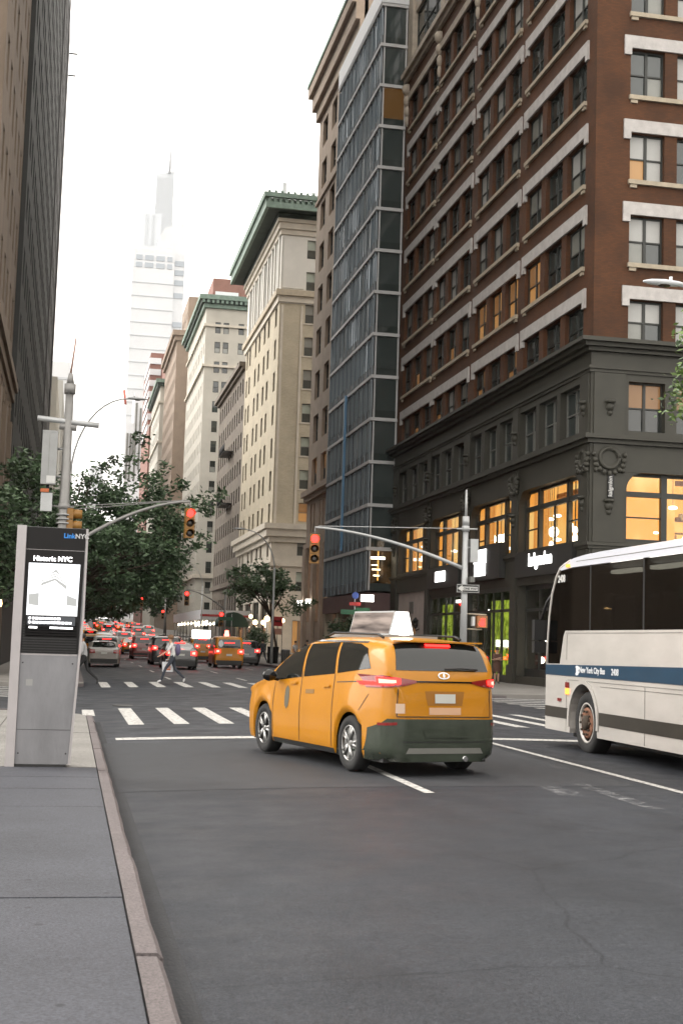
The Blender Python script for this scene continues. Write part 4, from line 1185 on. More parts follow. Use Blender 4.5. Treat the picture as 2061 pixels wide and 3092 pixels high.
tt = thing('spire_tower', 'tallest pale tapering skyscraper with a thin spire in the haze', 'skyscraper', (60, 1150, 0))
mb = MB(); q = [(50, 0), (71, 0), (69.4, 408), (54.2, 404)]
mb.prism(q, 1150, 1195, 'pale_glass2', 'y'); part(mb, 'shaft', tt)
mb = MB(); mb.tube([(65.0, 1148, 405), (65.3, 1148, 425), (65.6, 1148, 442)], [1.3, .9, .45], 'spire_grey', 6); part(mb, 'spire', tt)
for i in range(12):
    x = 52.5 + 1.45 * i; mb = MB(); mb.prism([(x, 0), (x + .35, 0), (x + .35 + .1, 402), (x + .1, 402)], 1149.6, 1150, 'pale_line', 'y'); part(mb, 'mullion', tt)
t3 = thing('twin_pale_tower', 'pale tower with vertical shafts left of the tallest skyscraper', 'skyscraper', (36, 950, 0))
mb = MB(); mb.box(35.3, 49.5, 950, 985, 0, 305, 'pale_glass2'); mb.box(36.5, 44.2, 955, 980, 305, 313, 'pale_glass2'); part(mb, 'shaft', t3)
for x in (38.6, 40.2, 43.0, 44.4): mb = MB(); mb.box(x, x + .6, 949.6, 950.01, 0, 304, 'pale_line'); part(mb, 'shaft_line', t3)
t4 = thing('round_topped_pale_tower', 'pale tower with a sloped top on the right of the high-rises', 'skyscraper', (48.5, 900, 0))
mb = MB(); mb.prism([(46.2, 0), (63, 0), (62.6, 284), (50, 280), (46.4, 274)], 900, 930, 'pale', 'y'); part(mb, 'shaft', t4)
mb = MB(); mb.tube([(58.8, 905, 283), (58.8, 905, 288)], .8, 'pale_line', 6); part(mb, 'mast', t4)
sm = thing('stepped_white_tower', 'small white stepped tower left of the banded red block', 'building', (15.5, 520, 0))
mb = MB(); mb.box(17.0, 24.0, 520, 545, 0, 84, 'pale'); mb.box(20, 24, 519.9, 540, 84, 96, 'pale'); part(mb, 'wall', sm)
for (x, z0, z1) in ((17.6, 62, 80), (18.8, 62, 80), (20.6, 62, 92), (22.2, 66, 90), (19.8, 72, 80)):
    mb = MB(); mb.box(x, x + .7, 519.6, 519.89, z0, z1, 'frame_grey'); part(mb, 'window_strip', sm)
cr_ = thing('construction_crane', 'red tipped crane jib above the distant street', 'crane', (18, 560, 84))
mb = MB(); mb.tube([(17.9, 560, 98), (17.0, 560, 104)], .55, mat('crane_red', (.5, .12, .08), .6), 6); part(mb, 'jib', cr_)
st2 = thing('low_hazy_block', 'low hazy stepped block at the end of the avenue', 'building', (3, 820, 0))
mb = MB(); mb.box(3, 13, 820, 850, 0, 88, 'pale'); mb.box(7, 15, 822, 850, 88, 104, 'pale'); mb.box(-2, 3, 825, 850, 0, 72, 'pale'); part(mb, 'wall', st2)

# ------------------------------------------------------------------ left side of the avenue
XL = -3.6
lt = block('left_tan_building', 'tan stone tower at the left edge of the picture', -30, XL, 52.2, 69.5, 60.0, 'left_tan', face='L', pitch=3.75, cw=2.4, ww=1.15, wh=2.1, zfirst=16.2, south_cols=[-5.5, -8, -11], panes=(('glass', 'glass'), ('glass2', 'glass')))
for (z0, z1, pr) in ((13.0, 13.4, .12), (13.4, 13.9, .25), (13.9, 14.3, .40)):
    mb = MB(); mb.box(-30, XL + pr, 52.2 - pr, 69.5, z0, z1 - .002, 'left_tan'); part(mb, 'cornice', lt)
for i in range(9):
    u = 53 + 1.95 * i
    mb = MB(); mb.box(XL - .05, XL + .14, u - .16, u + .16, 12.3, 12.99, 'left_tan'); mb.box(XL - .05, XL + .09, u - .14, u + .14, 11.9, 12.29, 'left_tan'); part(mb, 'bracket', lt)
for i in range(4):
    mb = MB(); mb.box(XL - .05, XL + .22, 53.0 + 5.2 * i, 54.2 + 5.2 * i, .1, 12.3, 'left_tan'); part(mb, 'pilaster', lt)
ld = block('left_dark_building', 'dark soot grey tower rising behind the left street tree', -32, XL + .25, 69.55, 121, 80.0, 'dark_facade', face='L', pitch=3.5, cw=2.7, ww=1.4, wh=2.0, zfirst=6, south=True, south_cols=[-5.5])
lg = block('left_grey_building', 'grey building with fire escapes beyond the dark tower', -32, XL + .35, 121.05, 146, 67.0, 'grey_facade', face='L', pitch=3.6, cw=3.0, ww=1.3, wh=2.0, zfirst=6, south=False)
mb = MB(); mb.tube([(XL + .62, 128, 22), (XL + .62, 128, 66)], .05, 'black', 5); part(mb, 'drain_pipe', lg)
for (z, w) in ((63, .8), (65.5, .9)):
    mb = MB(); mb.tube([(XL + .36, 146, z), (XL + .36 + w, 146, z)], .09, 'black', 5); part(mb, 'pipe', lg)
lc = block('left_cream_building', 'thin strip of cream building beyond the left towers', -32, XL + .6, 165, 200, 33.0, 'offwhite', face='L', pitch=3.6, cw=3, ww=1.2, south=False)
lw = thing('left_pale_building', 'pale grey setback building far up the left side', 'building', (-4, 300, 0))
mb = MB(); mb.box(-30, -2.9, 300, 340, 0, 62, 'pale'); mb.box(-30, -3.8, 296, 300, 0, 50, 'pale'); part(mb, 'wall', lw)
for z in (38, 40, 50.2, 58): mb = MB(); mb.box(-20, -2.8, 299.8, 340, z, z + .5, 'pale_line'); part(mb, 'string_course', lw)

lf = block('left_far_block', 'far grey block on the left past the third crossing', -32, XL + .4, 226, 292, 44.0, 'greystone', face='L', pitch=3.6, cw=5, ww=1.6, south=False)
ends = thing('avenue_end_block', 'hazy low block closing the far end of the avenue', 'building', (7, 640, 0))
mb = MB(); mb.box(-40, 12, 640, 680, 0, 30, 'greystone'); part(mb, 'wall', ends)
for i in range(8): mb = MB(); mb.box(-20 + 4 * i, -18 + 4 * i, 639.7, 640.01, 4, 27, 'frame_grey'); part(mb, 'window_strip', ends)
lr = thing('left_row_block', 'row of stone fronts far up the left side', 'building', (-4, 345, 0))
mb = MB(); mb.box(-30, -3.0, 345, 620, 0, 34, 'greystone'); part(mb, 'wall', lr)
for i in range(9): mb = MB(); mb.box(-3.05, -2.9, 350 + 28 * i, 366 + 28 * i, 4, 30, 'frame_grey'); part(mb, 'window_strip', lr)
# ------------------------------------------------------------------ information kiosk on the near pavement
M['kiosk_metal'] = mat('kiosk_metal', (0.23, 0.23, 0.24), 0.42, .16, 3, .12, 30, metal=.45, vstretch=(1, 1, .3))
M['kiosk_side'] = mat('kiosk_side', (0.42, 0.395, 0.395), 0.45, .08, 2, metal=.3)
M['plate_pale'] = mat('plate_pale', (.30, .30, .29), .5)
M['kiosk_glass'] = mat('kiosk_glass', (0.009, 0.008, 0.008), 0.45, spec=.25)
def scr(name, c, s=.85): 
    m = emis('screen_' + name, c, s); return m
KZ = SW
kk = thing('information_kiosk', 'slim grey digital information kiosk with a lit screen on the pavement', 'kiosk', (-.28, 17.2, KZ))
def kp(mb, nm, par=None):
    o = mb.build(nm, par or kk)
    if par is None: o.matrix_parent_inverse = Matrix.Translation(-Vector(kk.location))
    return o
yk = 17.08
zt_ = 3.08
def edge(z):     # right edge of the front panel, tapering to the foot
    t = (z - KZ) / (zt_ - KZ)
    return .05 + .085 * min(1, t * 1.6)
zz = [KZ + .03, .6, 1.1, 1.5, 2.0, zt_]
mb = MB()
mb.prism([(-.585, z) for z in zz][::-1] + [(edge(z), z) for z in zz], yk, yk + .20, 'kiosk_metal', 'y'); kp(mb, 'body')
mb = MB(); mb.prism([(-.70, KZ), (-.588, KZ), (-.588, zt_ + .01), (-.70, zt_ + .01)], yk - .05, yk + .30, 'kiosk_side', 'y'); kp(mb, 'side_fin')
mb = MB(); mb.prism([(edge(z) + .002, z) for z in zz] + [(edge(z) + .03, z) for z in zz][::-1], yk - .012, yk + .2, 'kiosk_side', 'y'); kp(mb, 'edge_trim')
mb = MB(); mb.box(-.62, .03, yk - .02, yk + .22, KZ - .001, KZ + .03, 'black'); kp(mb, 'foot')
mb = MB(); mb.prism([(-.582, 1.52), (edge(1.52) - .004, 1.52), (edge(zt_), zt_ - .005), (-.582, zt_ - .005)], yk - .016, yk - .001, 'kiosk_glass', 'y'); gl = kp(mb, 'black_glass')
mb = MB()
for i in range(12): mb.box(-.575, .085, yk - .022, yk - .0165, 1.535 + .032 * i, 1.55 + .032 * i, 'black')
kp(mb, 'speaker_grille')
mb = MB(); mb.box(-.585, .13, yk - .022, yk - .0165, 2.795, 2.80, 'kiosk_side'); kp(mb, 'header_line')
t1_ = place_text('lettering', 'Link', .082, mat('link_blue', (.02, .16, .45), .5, emit=(.03, .22, .6), estr=.12), kk, (-.135, yk - .02, 2.955), (1, 0, 0), (0, 0, 1), .0025)
t1_.matrix_parent_inverse = Matrix.Translation(-Vector(kk.location))
t2_ = place_text('lettering', 'NYC', .082, mat('nyc_white', (.5, .5, .5), .5), kk, (.005, yk - .02, 2.955), (1, 0, 0), (0, 0, 1), .0025)
t2_.matrix_parent_inverse = Matrix.Translation(-Vector(kk.location))
ys = yk - .018
mb = MB(); mb.box(-.545, .085, ys - .004, ys, 1.72, 2.76, 'kiosk_glass'); sc_ = kp(mb, 'screen')
def sp(pts, m_, lift, nm):
    mb = MB(); mb.prism(pts, ys - .004 - lift, ys - .003 - lift + .0005, m_, 'y'); o = mb.build(nm, sc_); return o
tx = place_text('screen_text', 'Historic NYC', .084, scr('white', (1, .99, .97), 1.2), sc_, (-.49, ys - .006, 2.66), (1, 0, 0), (0, 0, 1), .0022)
sp([(-.54, 1.985), (.075, 1.985), (.085, 2.63), (-.54, 2.63)], scr('sky', (.96, .97, 1.0), .42), .001, 'screen_picture')
g1 = scr('g1', (.80, .80, .76), .20); g2 = scr('g2', (.95, .95, .93), .38); g3 = scr('g3', (.75, .75, .70), .15); g4 = scr('g4', (1, 1, .98), .55)
sp([(-.52, 1.985), (.06, 1.985), (.06, 2.12), (-.10, 2.06), (-.22, 2.10), (-.36, 2.06), (-.52, 2.14)], g2, .002, 'picture_street')
sp([(-.52, 2.12), (-.40, 2.10), (-.40, 2.26), (-.52, 2.24)], g1, .0024, 'picture_block')
sp([(-.06, 2.12), (.06, 2.11), (.06, 2.20), (-.06, 2.24)], g1, .0026, 'picture_block')
sp([(-.39, 2.10), (-.24, 2.045), (-.07, 2.11), (-.07, 2.36), (-.21, 2.545), (-.385, 2.40)], g4, .003, 'picture_tower')
sp([(-.385, 2.345), (-.215, 2.42), (-.07, 2.31), (-.07, 2.38), (-.205, 2.56), (-.37, 2.42)], g1, .0035, 'picture_roof')
for i in range(3):
    z = 2.385 + .03 * i; k = .012 * i
    sp([(-.37 + k, z + .005), (-.212, z + .065), (-.075 - k * .3, z - .02), (-.075 - k * .3, z - .008), (-.212, z + .078), (-.37 + k, z + .018)], g4, .004, 'picture_cornice')
for i in range(7): sp([(-.36 + .018 * i, 2.10), (-.354 + .018 * i, 2.10), (-.354 + .018 * i, 2.135), (-.36 + .018 * i, 2.135)], g3, .004, 'picture_window')
sp([(-.525, 1.865), (.055, 1.865), (.055, 1.975), (-.525, 1.975)], scr('panel', (.35, .36, .38), .09), .001, 'caption_panel')
wt = scr('white2', (1, .97, .95), 1.2)
for (a, b, z, h) in ((-.465, -.15, 1.935, .026), (-.465, -.0, 1.885, .026)):
    x = a; r_ = random.Random(int(z * 1000))
    while x < b:
        w = r_.uniform(.02, .055); sp([(x, z), (x + w, z), (x + w, z + h), (x, z + h)], wt, .002, 'caption_word'); x += w + .009
for z in (1.948, 1.898): mb = MB(); mb.lathe((-.495, ys - .005, z), [(.016, -.002), (.016, .002)], wt, 10, 'y'); mb.build('caption_icon', sc_)
for (a, b) in ((-.50, -.40), (-.25, -.14), (-.13, .03)): sp([(a, 1.825), (b, 1.825), (b, 1.847), (a, 1.847)], wt, .002, 'caption_word')

mb = MB(); mb.box(-.583, .062, yk - .003, yk - .0005, .585, .590, 'black'); kp(mb, 'panel_seam')
mb = MB(); mb.box(-.583, .10, yk - .003, yk - .0005, 1.495, 1.515, 'kiosk_side'); kp(mb, 'panel_trim')
for (x, z) in ((-.55, .30), (.02, .30), (-.55, 1.40), (.05, 1.40)): mb = MB(); mb.lathe((x, yk - .002, z), [(.010, -.003), (.010, .002)], 'black', 8, 'y'); kp(mb, 'bolt')
mb = MB(); mb.box(-.50, -.42, yk - .003, yk - .0005, 1.12, 1.20, 'plate_pale'); kp(mb, 'sticker')
# ------------------------------------------------------------------ traffic signals
def signal_head(root, x, y, z, rot=0.0, lit=0, n=3, face=True, s=1.0):
    """three-lamp head hanging with its lamps towards the camera side (-y) turned by rot; z is its centre"""
    e = ob('signal_head', None, root, (x, y, z), rot)
    mb = MB()
    for i in range(n):
        zc = (n - 1) / 2 * .36 - .36 * i
        mb.box(-.17 * s, .17 * s, -.1 * s, .12 * s, (zc - .175) * s, (zc + .172) * s, 'signal_yellow')
    mb.tube([(0, .02, n * .18 * s), (0, .02, n * .18 * s + .25)], .03, 'metal_pole', 6)
    h = mb.build('signal_head', root, (x, y, z), rot)
    bpy.data.objects.remove(e)
    for i in range(n):
        zc = ((n - 1) / 2 * .36 - .36 * i) * s
        on = i == lit
        mb = MB(); mb.lathe((0, -.10 * s, zc), [(.14 * s, 0), (.125 * s, -.02), (.05, -.035)], ('red_hot' if i == 0 else 'green_on') if on else 'lens_dark', 14, 'y'); mb.build('lens', h)
        mb = MB()
        ring0 = [(.15 * s * math.cos(t), -.10 * s, zc + .15 * s * math.sin(t)) for t in [R(-20 + 220 * j / 10) for j in range(11)]]
        ring1 = [(.15 * s * math.cos(t), -.30 * s, zc + .15 * s * math.sin(t) - .02) for t in [R(-5 + 190 * j / 10) for j in range(11)]]
        mb.rings([ring0, ring1], 'signal_yellow', closed=False); mb.build('visor', h)
    return h

def mast(name, label, x, y, h, tip, armz0, armz1, guyz, r0=.14, r1=.10, mt='metal_pole', lit=0, head_z=None, group=None, guys=2, s=1.0):
    root = thing(name, label, 'traffic light', (x, y, SW), 0, group)
    mb = MB(); mb.tube([(0, 0, 0), (0, 0, .5)], [r0 * 1.6, r0 * 1.3], mt, 12); mb.tube([(0, 0, .5), (0, 0, h)], [r0, r1], mt, 12); mb.build('pole', root)
    mb = MB(); sg = 1 if tip > 0 else -1
    pts = []
    for i in range(13):
        t = i / 12
        pts.append((tip * t, 0, armz0 + (armz1 - armz0) * (1 - (1 - t) ** 1.7)))
    mb.tube(pts, [.075 - .035 * i / 12 for i in range(13)], mt, 8); mb.build('mast_arm', root)
    for g_ in range(guys):
        mb = MB(); mb.tube([(-.0, .06 * g_, guyz - .12 * g_), (tip * .98, 0, armz1 + .05)], .016, mt, 5); mb.build('guy_wire', root)
    mb = MB(); mb.tube([(-.45 * sg, 0, guyz), (.35 * sg, 0, guyz - .02)], .035, mt, 6); mb.lathe((0, 0, guyz), [(r1 * 1.5, -.1), (r1 * 1.5, .1)], mt, 10); mb.build('bracket', root)
    signal_head(root, tip, 0, (armz1 - .78) if head_z is None else head_z - SW, 0.12 * sg, lit, s=s)
    return root

# left, far corner of the crossing: tall pole with antenna bar and cabinet
lp = mast('signal_pole', 'tall grey signal pole with antenna bar whose arm reaches over the avenue from the left', -.43, 48.5, 10.2, 4.45, 4.55, 6.55, 6.15, .225, .14, 'metal_pole', 0)
lp.children[0].name = 'pole'
mb = MB(); mb.tube([(0, 0, 10.2), (0, 0, 10.55)], .21, 'metal_pole', 10); mb.tube([(0, 0, 10.55), (0, 0, 10.95)], [.15, .07], 'metal_pole', 10); mb.tube([(0, 0, 10.95), (.12, 0, 12.25)], [.045, .03], mat('whip', (.35, .22, .18), .6), 6); mb.build('antenna', lp)
mb = MB(); mb.tube([(-1.08, 0, 9.26), (1.08, 0, 9.12)], .10, 'pole_light', 10); mb.tube([(-.3, 0, 9.02), (.3, 0, 8.98)], .12, 'metal_pole', 8); mb.build('cross_bar', lp)
mb = MB(); mb.box(-.86, -.33, -.2, .2, 6.9, 8.75, 'metal_grey'); mb.box(-.87, -.32, -.21, .21, 8.75, 8.82, 'metal_grey'); mb.tube([(-.33, 0, 8.2), (-.1, 0, 8.2)], .05, 'metal_grey', 6); mb.tube([(-.33, 0, 7.2), (-.1, 0, 7.2)], .05, 'metal_grey', 6); ca = mb.build('cabinet', lp)
mb = MB(); mb.box(-.615, -.605, -.208, -.201, 7.1, 8.7, 'frame_grey'); mb.build('door_seam', ca)
mb = MB(); mb.box(-.66, -.36, -.215, -.201, 6.94, 7.2, 'white_paint'); mb.build('notice', ca)
mb = MB(); mb.box(-.82, -.42, -.12, .12, 5.95, 6.6, 'pole_light'); mb.tube([(-.6, 0, 6.6), (-.6, 0, 6.9)], .06, 'black', 6); mb.box(-.84, -.55, -.16, .1, 6.62, 6.74, mat('orange_tag', (.45, .12, .04), .6)); mb.build('radio_unit', lp)
for z in (5.55, 5.7, 5.85): mb = MB(); mb.lathe((0, 0, z), [(.25, -.03), (.265, 0), (.25, .03)], 'metal_grey', 12); mb.build('clamp_band', lp)
for i in range(3):                                # side head seen edge on
    zc = 5.9 - .40 * i
    mb = MB(); mb.lathe((.33, 0, zc), [(.04, -.02), (.16, .0), (.17, .12), (.15, .32)], 'signal_yellow', 12, 'x'); mb.box(.12, .34, -.16, .16, zc - .19, zc + .185, 'signal_yellow'); mb.build('signal_lamp', lp)
mb = MB(); mb.tube([(-.4, -.1, 4.72), (.62, -.1, 4.66)], .03, 'pole_light', 6); mb.build('cross_tube', lp)

# right, far corner of the crossing
rp = mast('signal_pole', 'light grey signal pole with one way sign, its arm reaching left', 14.15, 47.8, 6.1, -5.65, 4.5, 5.78, 6.0, .15, .10, 'pole_light', 0, guys=1)
mb = MB(); mb.tube([(0, 0, 6.1), (0, 0, 6.45)], .13, 'pole_light', 10); mb.tube([(0, 0, 6.45), (0, 0, 7.45)], [.06, .035], 'pole_light', 8); mb.build('antenna', rp)
mb = MB(); mb.box(.17, .46, -.14, .14, 4.76, 5.62, 'pole_light'); mb.tube([(.05, 0, 5.3), (.2, 0, 5.3)], .04, 'pole_light', 6); mb.build('cabinet', rp)
ow = MB(); ow.box(-.36, .51, -.215, -.20, 3.62, 3.93, 'black'); ows = ow.build('one_way_sign', rp)
for (a, b, c, d) in ((-.345, .495, 3.905, 3.918), (-.345, .495, 3.632, 3.645), (-.345, -.332, 3.645, 3.905), (.482, .495, 3.645, 3.905)):
    MB().box(a, b, -.219, -.2151, c, d, 'white_paint').build('border', ows)
ar = MB(); ar.prism([(-.32, 3.775), (-.14, 3.90), (-.14, 3.845), (.45, 3.845), (.45, 3.705), (-.14, 3.705), (-.14, 3.65)], -.219, -.2151, 'white_paint', 'y'); ar.build('arrow', ows)
place_text('lettering', 'ONE WAY', .115, 'black', ows, (-.10, -.221, 3.735), (1, 0, 0), (0, 0, 1), .004)
sn = MB(); sn.box(.14, .30, -.3, .25, 4.02, 4.22, 'frame_grey'); sn.build('street_name_plate', rp)
pd = MB(); pd.box(.48, .86, -.16, .12, 2.36, 2.80, mat('ped_orange', (.35, .15, .06), .5)); pd.box(.3, .40, -.12, .1, 2.42, 2.76, 'white_paint')
pd.tube([(.1, 0, 2.86), (.86, 0, 2.84)], .03, 'sill', 6); pd.tube([(.1, 0, 2.30), (.7, 0, 2.30)], .03, 'sill', 6); pdo = pd.build('pedestrian_signal', rp)
hm = MB(); c = (.68, -.17, 2.53)
hm.box(.60, .77, -.166, -.1605, 2.42, 2.58, 'red_hot')
for i in range(4): hm.box(.605 + .042 * i, .635 + .042 * i, -.166, -.1605, 2.58, 2.68 + .02 * (i in (1, 2)), 'red_hot')
hm.box(.56, .60, -.166, -.1605, 2.46, 2.56, 'red_hot'); hm.build('red_hand', pdo)

# farther crossings
FAR = [(-.4, 126.0, 5.0, 'L'), (14.1, 126.0, -3.6, 'R'), (-.4, 208.0, 4.4, 'L'), (14.1, 208.0, -3.6, 'R'), (-.4, 290.0, 4.6, 'L')]
lab = ['distant red signal on a left arm over the second crossing', 'distant red signal on a right arm in front of the white awnings', 'faraway left red signal over the third crossing', 'faraway right red signal over the third crossing', 'farthest red signal at the end of the avenue']
for (x, y, tip, sd), l_ in zip(FAR, lab):
    m_ = mast('signal_pole', l_, x, y, 6.2, tip, 4.3, 6.0, 5.9, .13, .1, 'metal_pole', 0, guys=1, s=1.25, group='signals of the farther crossings')
    signal_head(m_, .35 if tip > 0 else -.35, -.2, 3.4, 0, 0, s=1.25)
# second lit head on the same corner, hung a little lower
signal_head([o for o in COL.objects if o.get('label') == lab[0]][0], 4.2, .3, 4.55, 0, 0, s=1.25)

# ------------------------------------------------------------------ street lamps
def lamp_post(label, x, y, h, reach, drop=0.0, curved=True, m_='pole_light', r=.09):
    root = thing('street_lamp', label, 'street lamp', (x, y, SW), 0)
    mb = MB(); mb.tube([(0, 0, 0), (0, 0, h * .72)], [r * 1.3, r * .8], m_, 8); mb.build('pole', root)
    pts = []
    for i in range(11):
        t = i / 10; a = math.pi / 2 * t
        pts.append((reach * (1 - math.cos(a)), 0, h * .70 + h * .30 * math.sin(a)))
    mb = MB(); mb.tube(pts, [.055 - .02 * i / 10 for i in range(11)], m_, 6); mb.build('arm', root)
    sg = 1 if reach > 0 else -1
    mb = MB()
    prof = [(0, .05), (.15, .10), (.45, .13), (.75, .10), (.92, .03)]
    rr_ = [[(reach + sg * (u - .1), w * math.cos(R(a_)) * 1.1, h + .02 + w * .55 * math.sin(R(a_))) for a_ in range(0, 360, 36)] for u, w in prof]
    mb.rings(rr_, m_, True, (True, True)); mb.build('lamp_head', root)
    mb = MB(); mb.sphere((reach + sg * .35, 0, h - .03), .1, 'lens_dark', 8, (1.6, 1, .5)); mb.build('lens', root)
    mb = MB(); mb.tube([(reach + sg * .2, 0, h + .06), (reach + sg * .2, 0, h + .16)], .035, m_, 6); mb.build('photocell', root)
    return root
lamp_post('thin street lamp with a long curved arm behind the left signal pole', -.35, 64.0, 12.9, 2.6)
lamp_post('street lamp whose white head reaches into the right edge of the picture', 14.3, 26.0, 9.40, -2.02, m_='white_panel')
lamp_post('street lamp leaning out in front of the cream building', 14.2, 96.0, 9.6, -2.3)
lamp_post('distant street lamp on the right pavement past the second crossing', 14.2, 150.0, 9.6, -2.4)

lw_ = thing('wall_lamp', 'glowing orange wall lamp at the left edge beside the kiosk', 'lamp', (-3.3, 64.5, 3.15))
MB().sphere((0, 0, 0), .22, 'warm_lamp', 9, (.7, .7, 1)).build('globe', lw_); MB().tube([(-.32, 0, .3), (0, 0, .3), (0, 0, .2)], .03, 'black', 5).build('bracket', lw_)
# small signs and things on the far right corner
def sign_pole(label, x, y, h, bits, cat='sign', name='sign_pole'):
    root = thing(name, label, cat, (x, y, SW), 0)
    MB().tube([(0, 0, 0), (0, 0, h)], .04, 'metal_grey', 7).build('pole', root)
    for (nm, x0, x1, z0, z1, m_) in bits: MB().box(x0, x1, -.07, -.045, z0, z1, m_).build(nm, root)
    return root
M['sign_green'] = mat('sign_green', (.02, .11, .05), .4); M['sign_red'] = mat('sign_red', (.42, .03, .03), .4); M['sign_blue'] = mat('sign_blue', (.04, .08, .30), .4)
sp_ = sign_pole('bus stop pole with a round blue sign and green street plates', 14.5, 69.0, 4.1, [('street_plate', -.75, .1, 3.15, 3.4, 'sign_green'), ('street_plate', .05, .8, 3.3, 3.52, 'sign_green'), ('notice', .2, .75, 2.75, 3.1, 'white_paint'), ('red_plate', -.3, .3, 3.62, 3.8, 'sign_red')])
mb = MB(); mb.lathe((0, -.08, 4.15), [(.18, -.02), (.18, .02)], 'sign_blue', 18, 'y'); mb.build('round_sign', sp_)
mb = MB(); mb.box(.3, .95, -.3, -.1, 3.85, 4.2, 'lamp_white'); mb.build('lit_box', sp_)
sign_pole('red do not enter sign beside the thin street tree', 17.0, 112.0, 3.6, [('red_plate', -.4, .4, 2.9, 3.7, 'sign_red'), ('white_bar', -.28, .28, 3.25, 3.36, 'white_paint'), ('notice', -.35, .35, 2.2, 2.7, mat('pinkish', (.5, .25, .18), .5))])
sign_pole('small green plate on a pole near the second crossing', 14.3, 122.0, 3.9, [('street_plate', -1.2, .1, 3.3, 3.6, 'sign_green')])
def bin_(label, x, y, m_, h=1.05, r=.33, gx='litter bins by the second corner'):
    root = thing('litter_bin', label, 'litter bin', (x, y, SW), 0, gx)
    mb = MB(); mb.lathe((0, 0, 0), [(r * .85, 0), (r, h * .9), (r * 1.06, h * .92), (r * 1.06, h), (r * .8, h)], m_, 14); mb.build('basket', root)
    mb = MB(); mb.lathe((0, 0, h * .93), [(r * .78, 0), (r * .7, .09)], 'black', 12); mb.build('liner', root)
    for j in range(10):
        a = 2 * math.pi * j / 10; mb = MB(); mb.tube([(r * .87 * math.cos(a), r * .87 * math.sin(a), .02), (r * 1.02 * math.cos(a), r * 1.02 * math.sin(a), h * .9)], .015, 'black', 4); mb.build('rib', root)
    return root
bin_('dark litter bin left of the thin street tree', 14.9, 100.0, 'black', 1.25, .42)
bin_('pale litter bin right next to the dark one', 16.0, 101.0, 'metal_grey')
# striped construction barrels and a barrier near the corner
for i, (x, y) in enumerate(((17.6, 92.0), (18.4, 93.0))):
    root = thing('traffic_barrel', ['orange and white traffic barrel in front of the tan building', 'second orange and white barrel just right of the first'][i], 'barrel', (x, y, SW), 0, 'construction barrels')
    for k in range(5): MB().lathe((0, 0, .2 * k), [(.30 - .015 * k, 0), (.29 - .015 * k, .199)], 'white_paint' if k % 2 else M.setdefault('orange_plastic', mat('orange_plastic', (.6, .10, .03), .5)), 12).build('stripe', root)
br = thing('plastic_barrier', 'white plastic road barrier behind the taxi bonnet', 'barrier', (16.3, 84.0, SW), 0)
MB().prism([(-.9, 0), (.9, 0), (.85, .4), (.8, 1.0), (-.8, 1.0), (-.85, .4)], -.2, .2, 'white_panel', 'y').build('body', br)
MB().box(-.7, .7, -.215, -.2, .62, .78, 'orange_plastic').build('stripe', br)

# sidewalk shed with lights along the second block, awnings beyond
sh = thing('sidewalk_shed', 'sidewalk shed with a white fascia and a row of lamps at the second block', 'scaffold', (14.2, 150, SW))
MB().box(-.1, 5.6, 0, 40, 3.2, 4.3, 'white_panel').build('fascia', sh)
MB().box(-.13, 5.6, -.05, -.005, 3.55, 3.8, 'sign_red').build('stripe', sh)
for j in range(9):
    for x in (.1, 5.3): MB().tube([(x, .3 + 4.9 * j, 0), (x, .3 + 4.9 * j, 3.2)], .07, 'metal_pole', 6).build('post', sh)
    MB().sphere((.6, .2 + 4.9 * j, 2.95), .17, 'bulb', 8).build('lamp', sh)
    MB().sphere((3.0, .2 + 4.9 * j, 2.95), .17, 'bulb', 8).build('lamp', sh)
for i, (y, x0, x1, m_, l_) in enumerate(((131.5, 15.0, 18.2, 'awn_green', 'dark green rounded awning at the corner of the cream building'), (178, 15.2, 19.6, 'awn_red', 'small red awning far up the right pavement'))):
    M['awn_green'] = mat('awn_green', (.012, .035, .025), .8) if i == 0 else M['awn_green']; M['awn_red'] = mat('awn_red', (.28, .05, .05), .8)
    aw = thing('shop_awning', l_, 'awning', ((x0 + x1) / 2, y + 10, SW + 2.6), 0)
    prof = [(-(x1 - x0) / 2 * math.cos(R(a)), 1.5 * math.sin(R(a))) for a in range(0, 181, 18)]
    MB().prism(prof, -1.5, 2.4, m_, 'y', True).build('canopy', aw)
    for x in (-(x1 - x0) / 2 + .1, (x1 - x0) / 2 - .1): MB().tube([(x, -1.3, -2.6), (x, -1.3, .05)], .05, 'metal_grey', 6).build('post', aw)
# lamps on the cream building's ground floor and lit shop signs along the second block
for i, (x, y, z, r) in enumerate(((18.6, 138, 3.3, .26), (19.6, 139, 3.3, .26), (20.4, 142.0, 3.7, .3), (18.0, 137, 3.9, .2), (20.2, 130, 3.6, .22), (19.2, 160, 3.0, .3), (15.6, 141.5, 3.2, .22))):
    gl_ = thing('globe_lamp', ['left globe lamp of the pair by the green awning', 'right globe lamp of the pair by the green awning', 'large globe lamp at the cream building corner', 'small globe lamp above the pair by the awning', 'globe lamp right of the cream building corner', 'globe lamp deep under the sidewalk shed', 'globe lamp at the front post of the sidewalk shed'][i], 'lamp', (x, y, z), 0, 'glowing lamps at the second corner')
    MB().sphere((0, 0, 0), r, 'warm_lamp', 9).build('globe', gl_); MB().tube([(0, 0, r), (0, 0, r + .5)], .03, 'black', 5).build('stem', gl_)
    MB().tube([(0, 0, -z + SW), (0, 0, -r)], .03, 'black', 5).build('post', gl_)
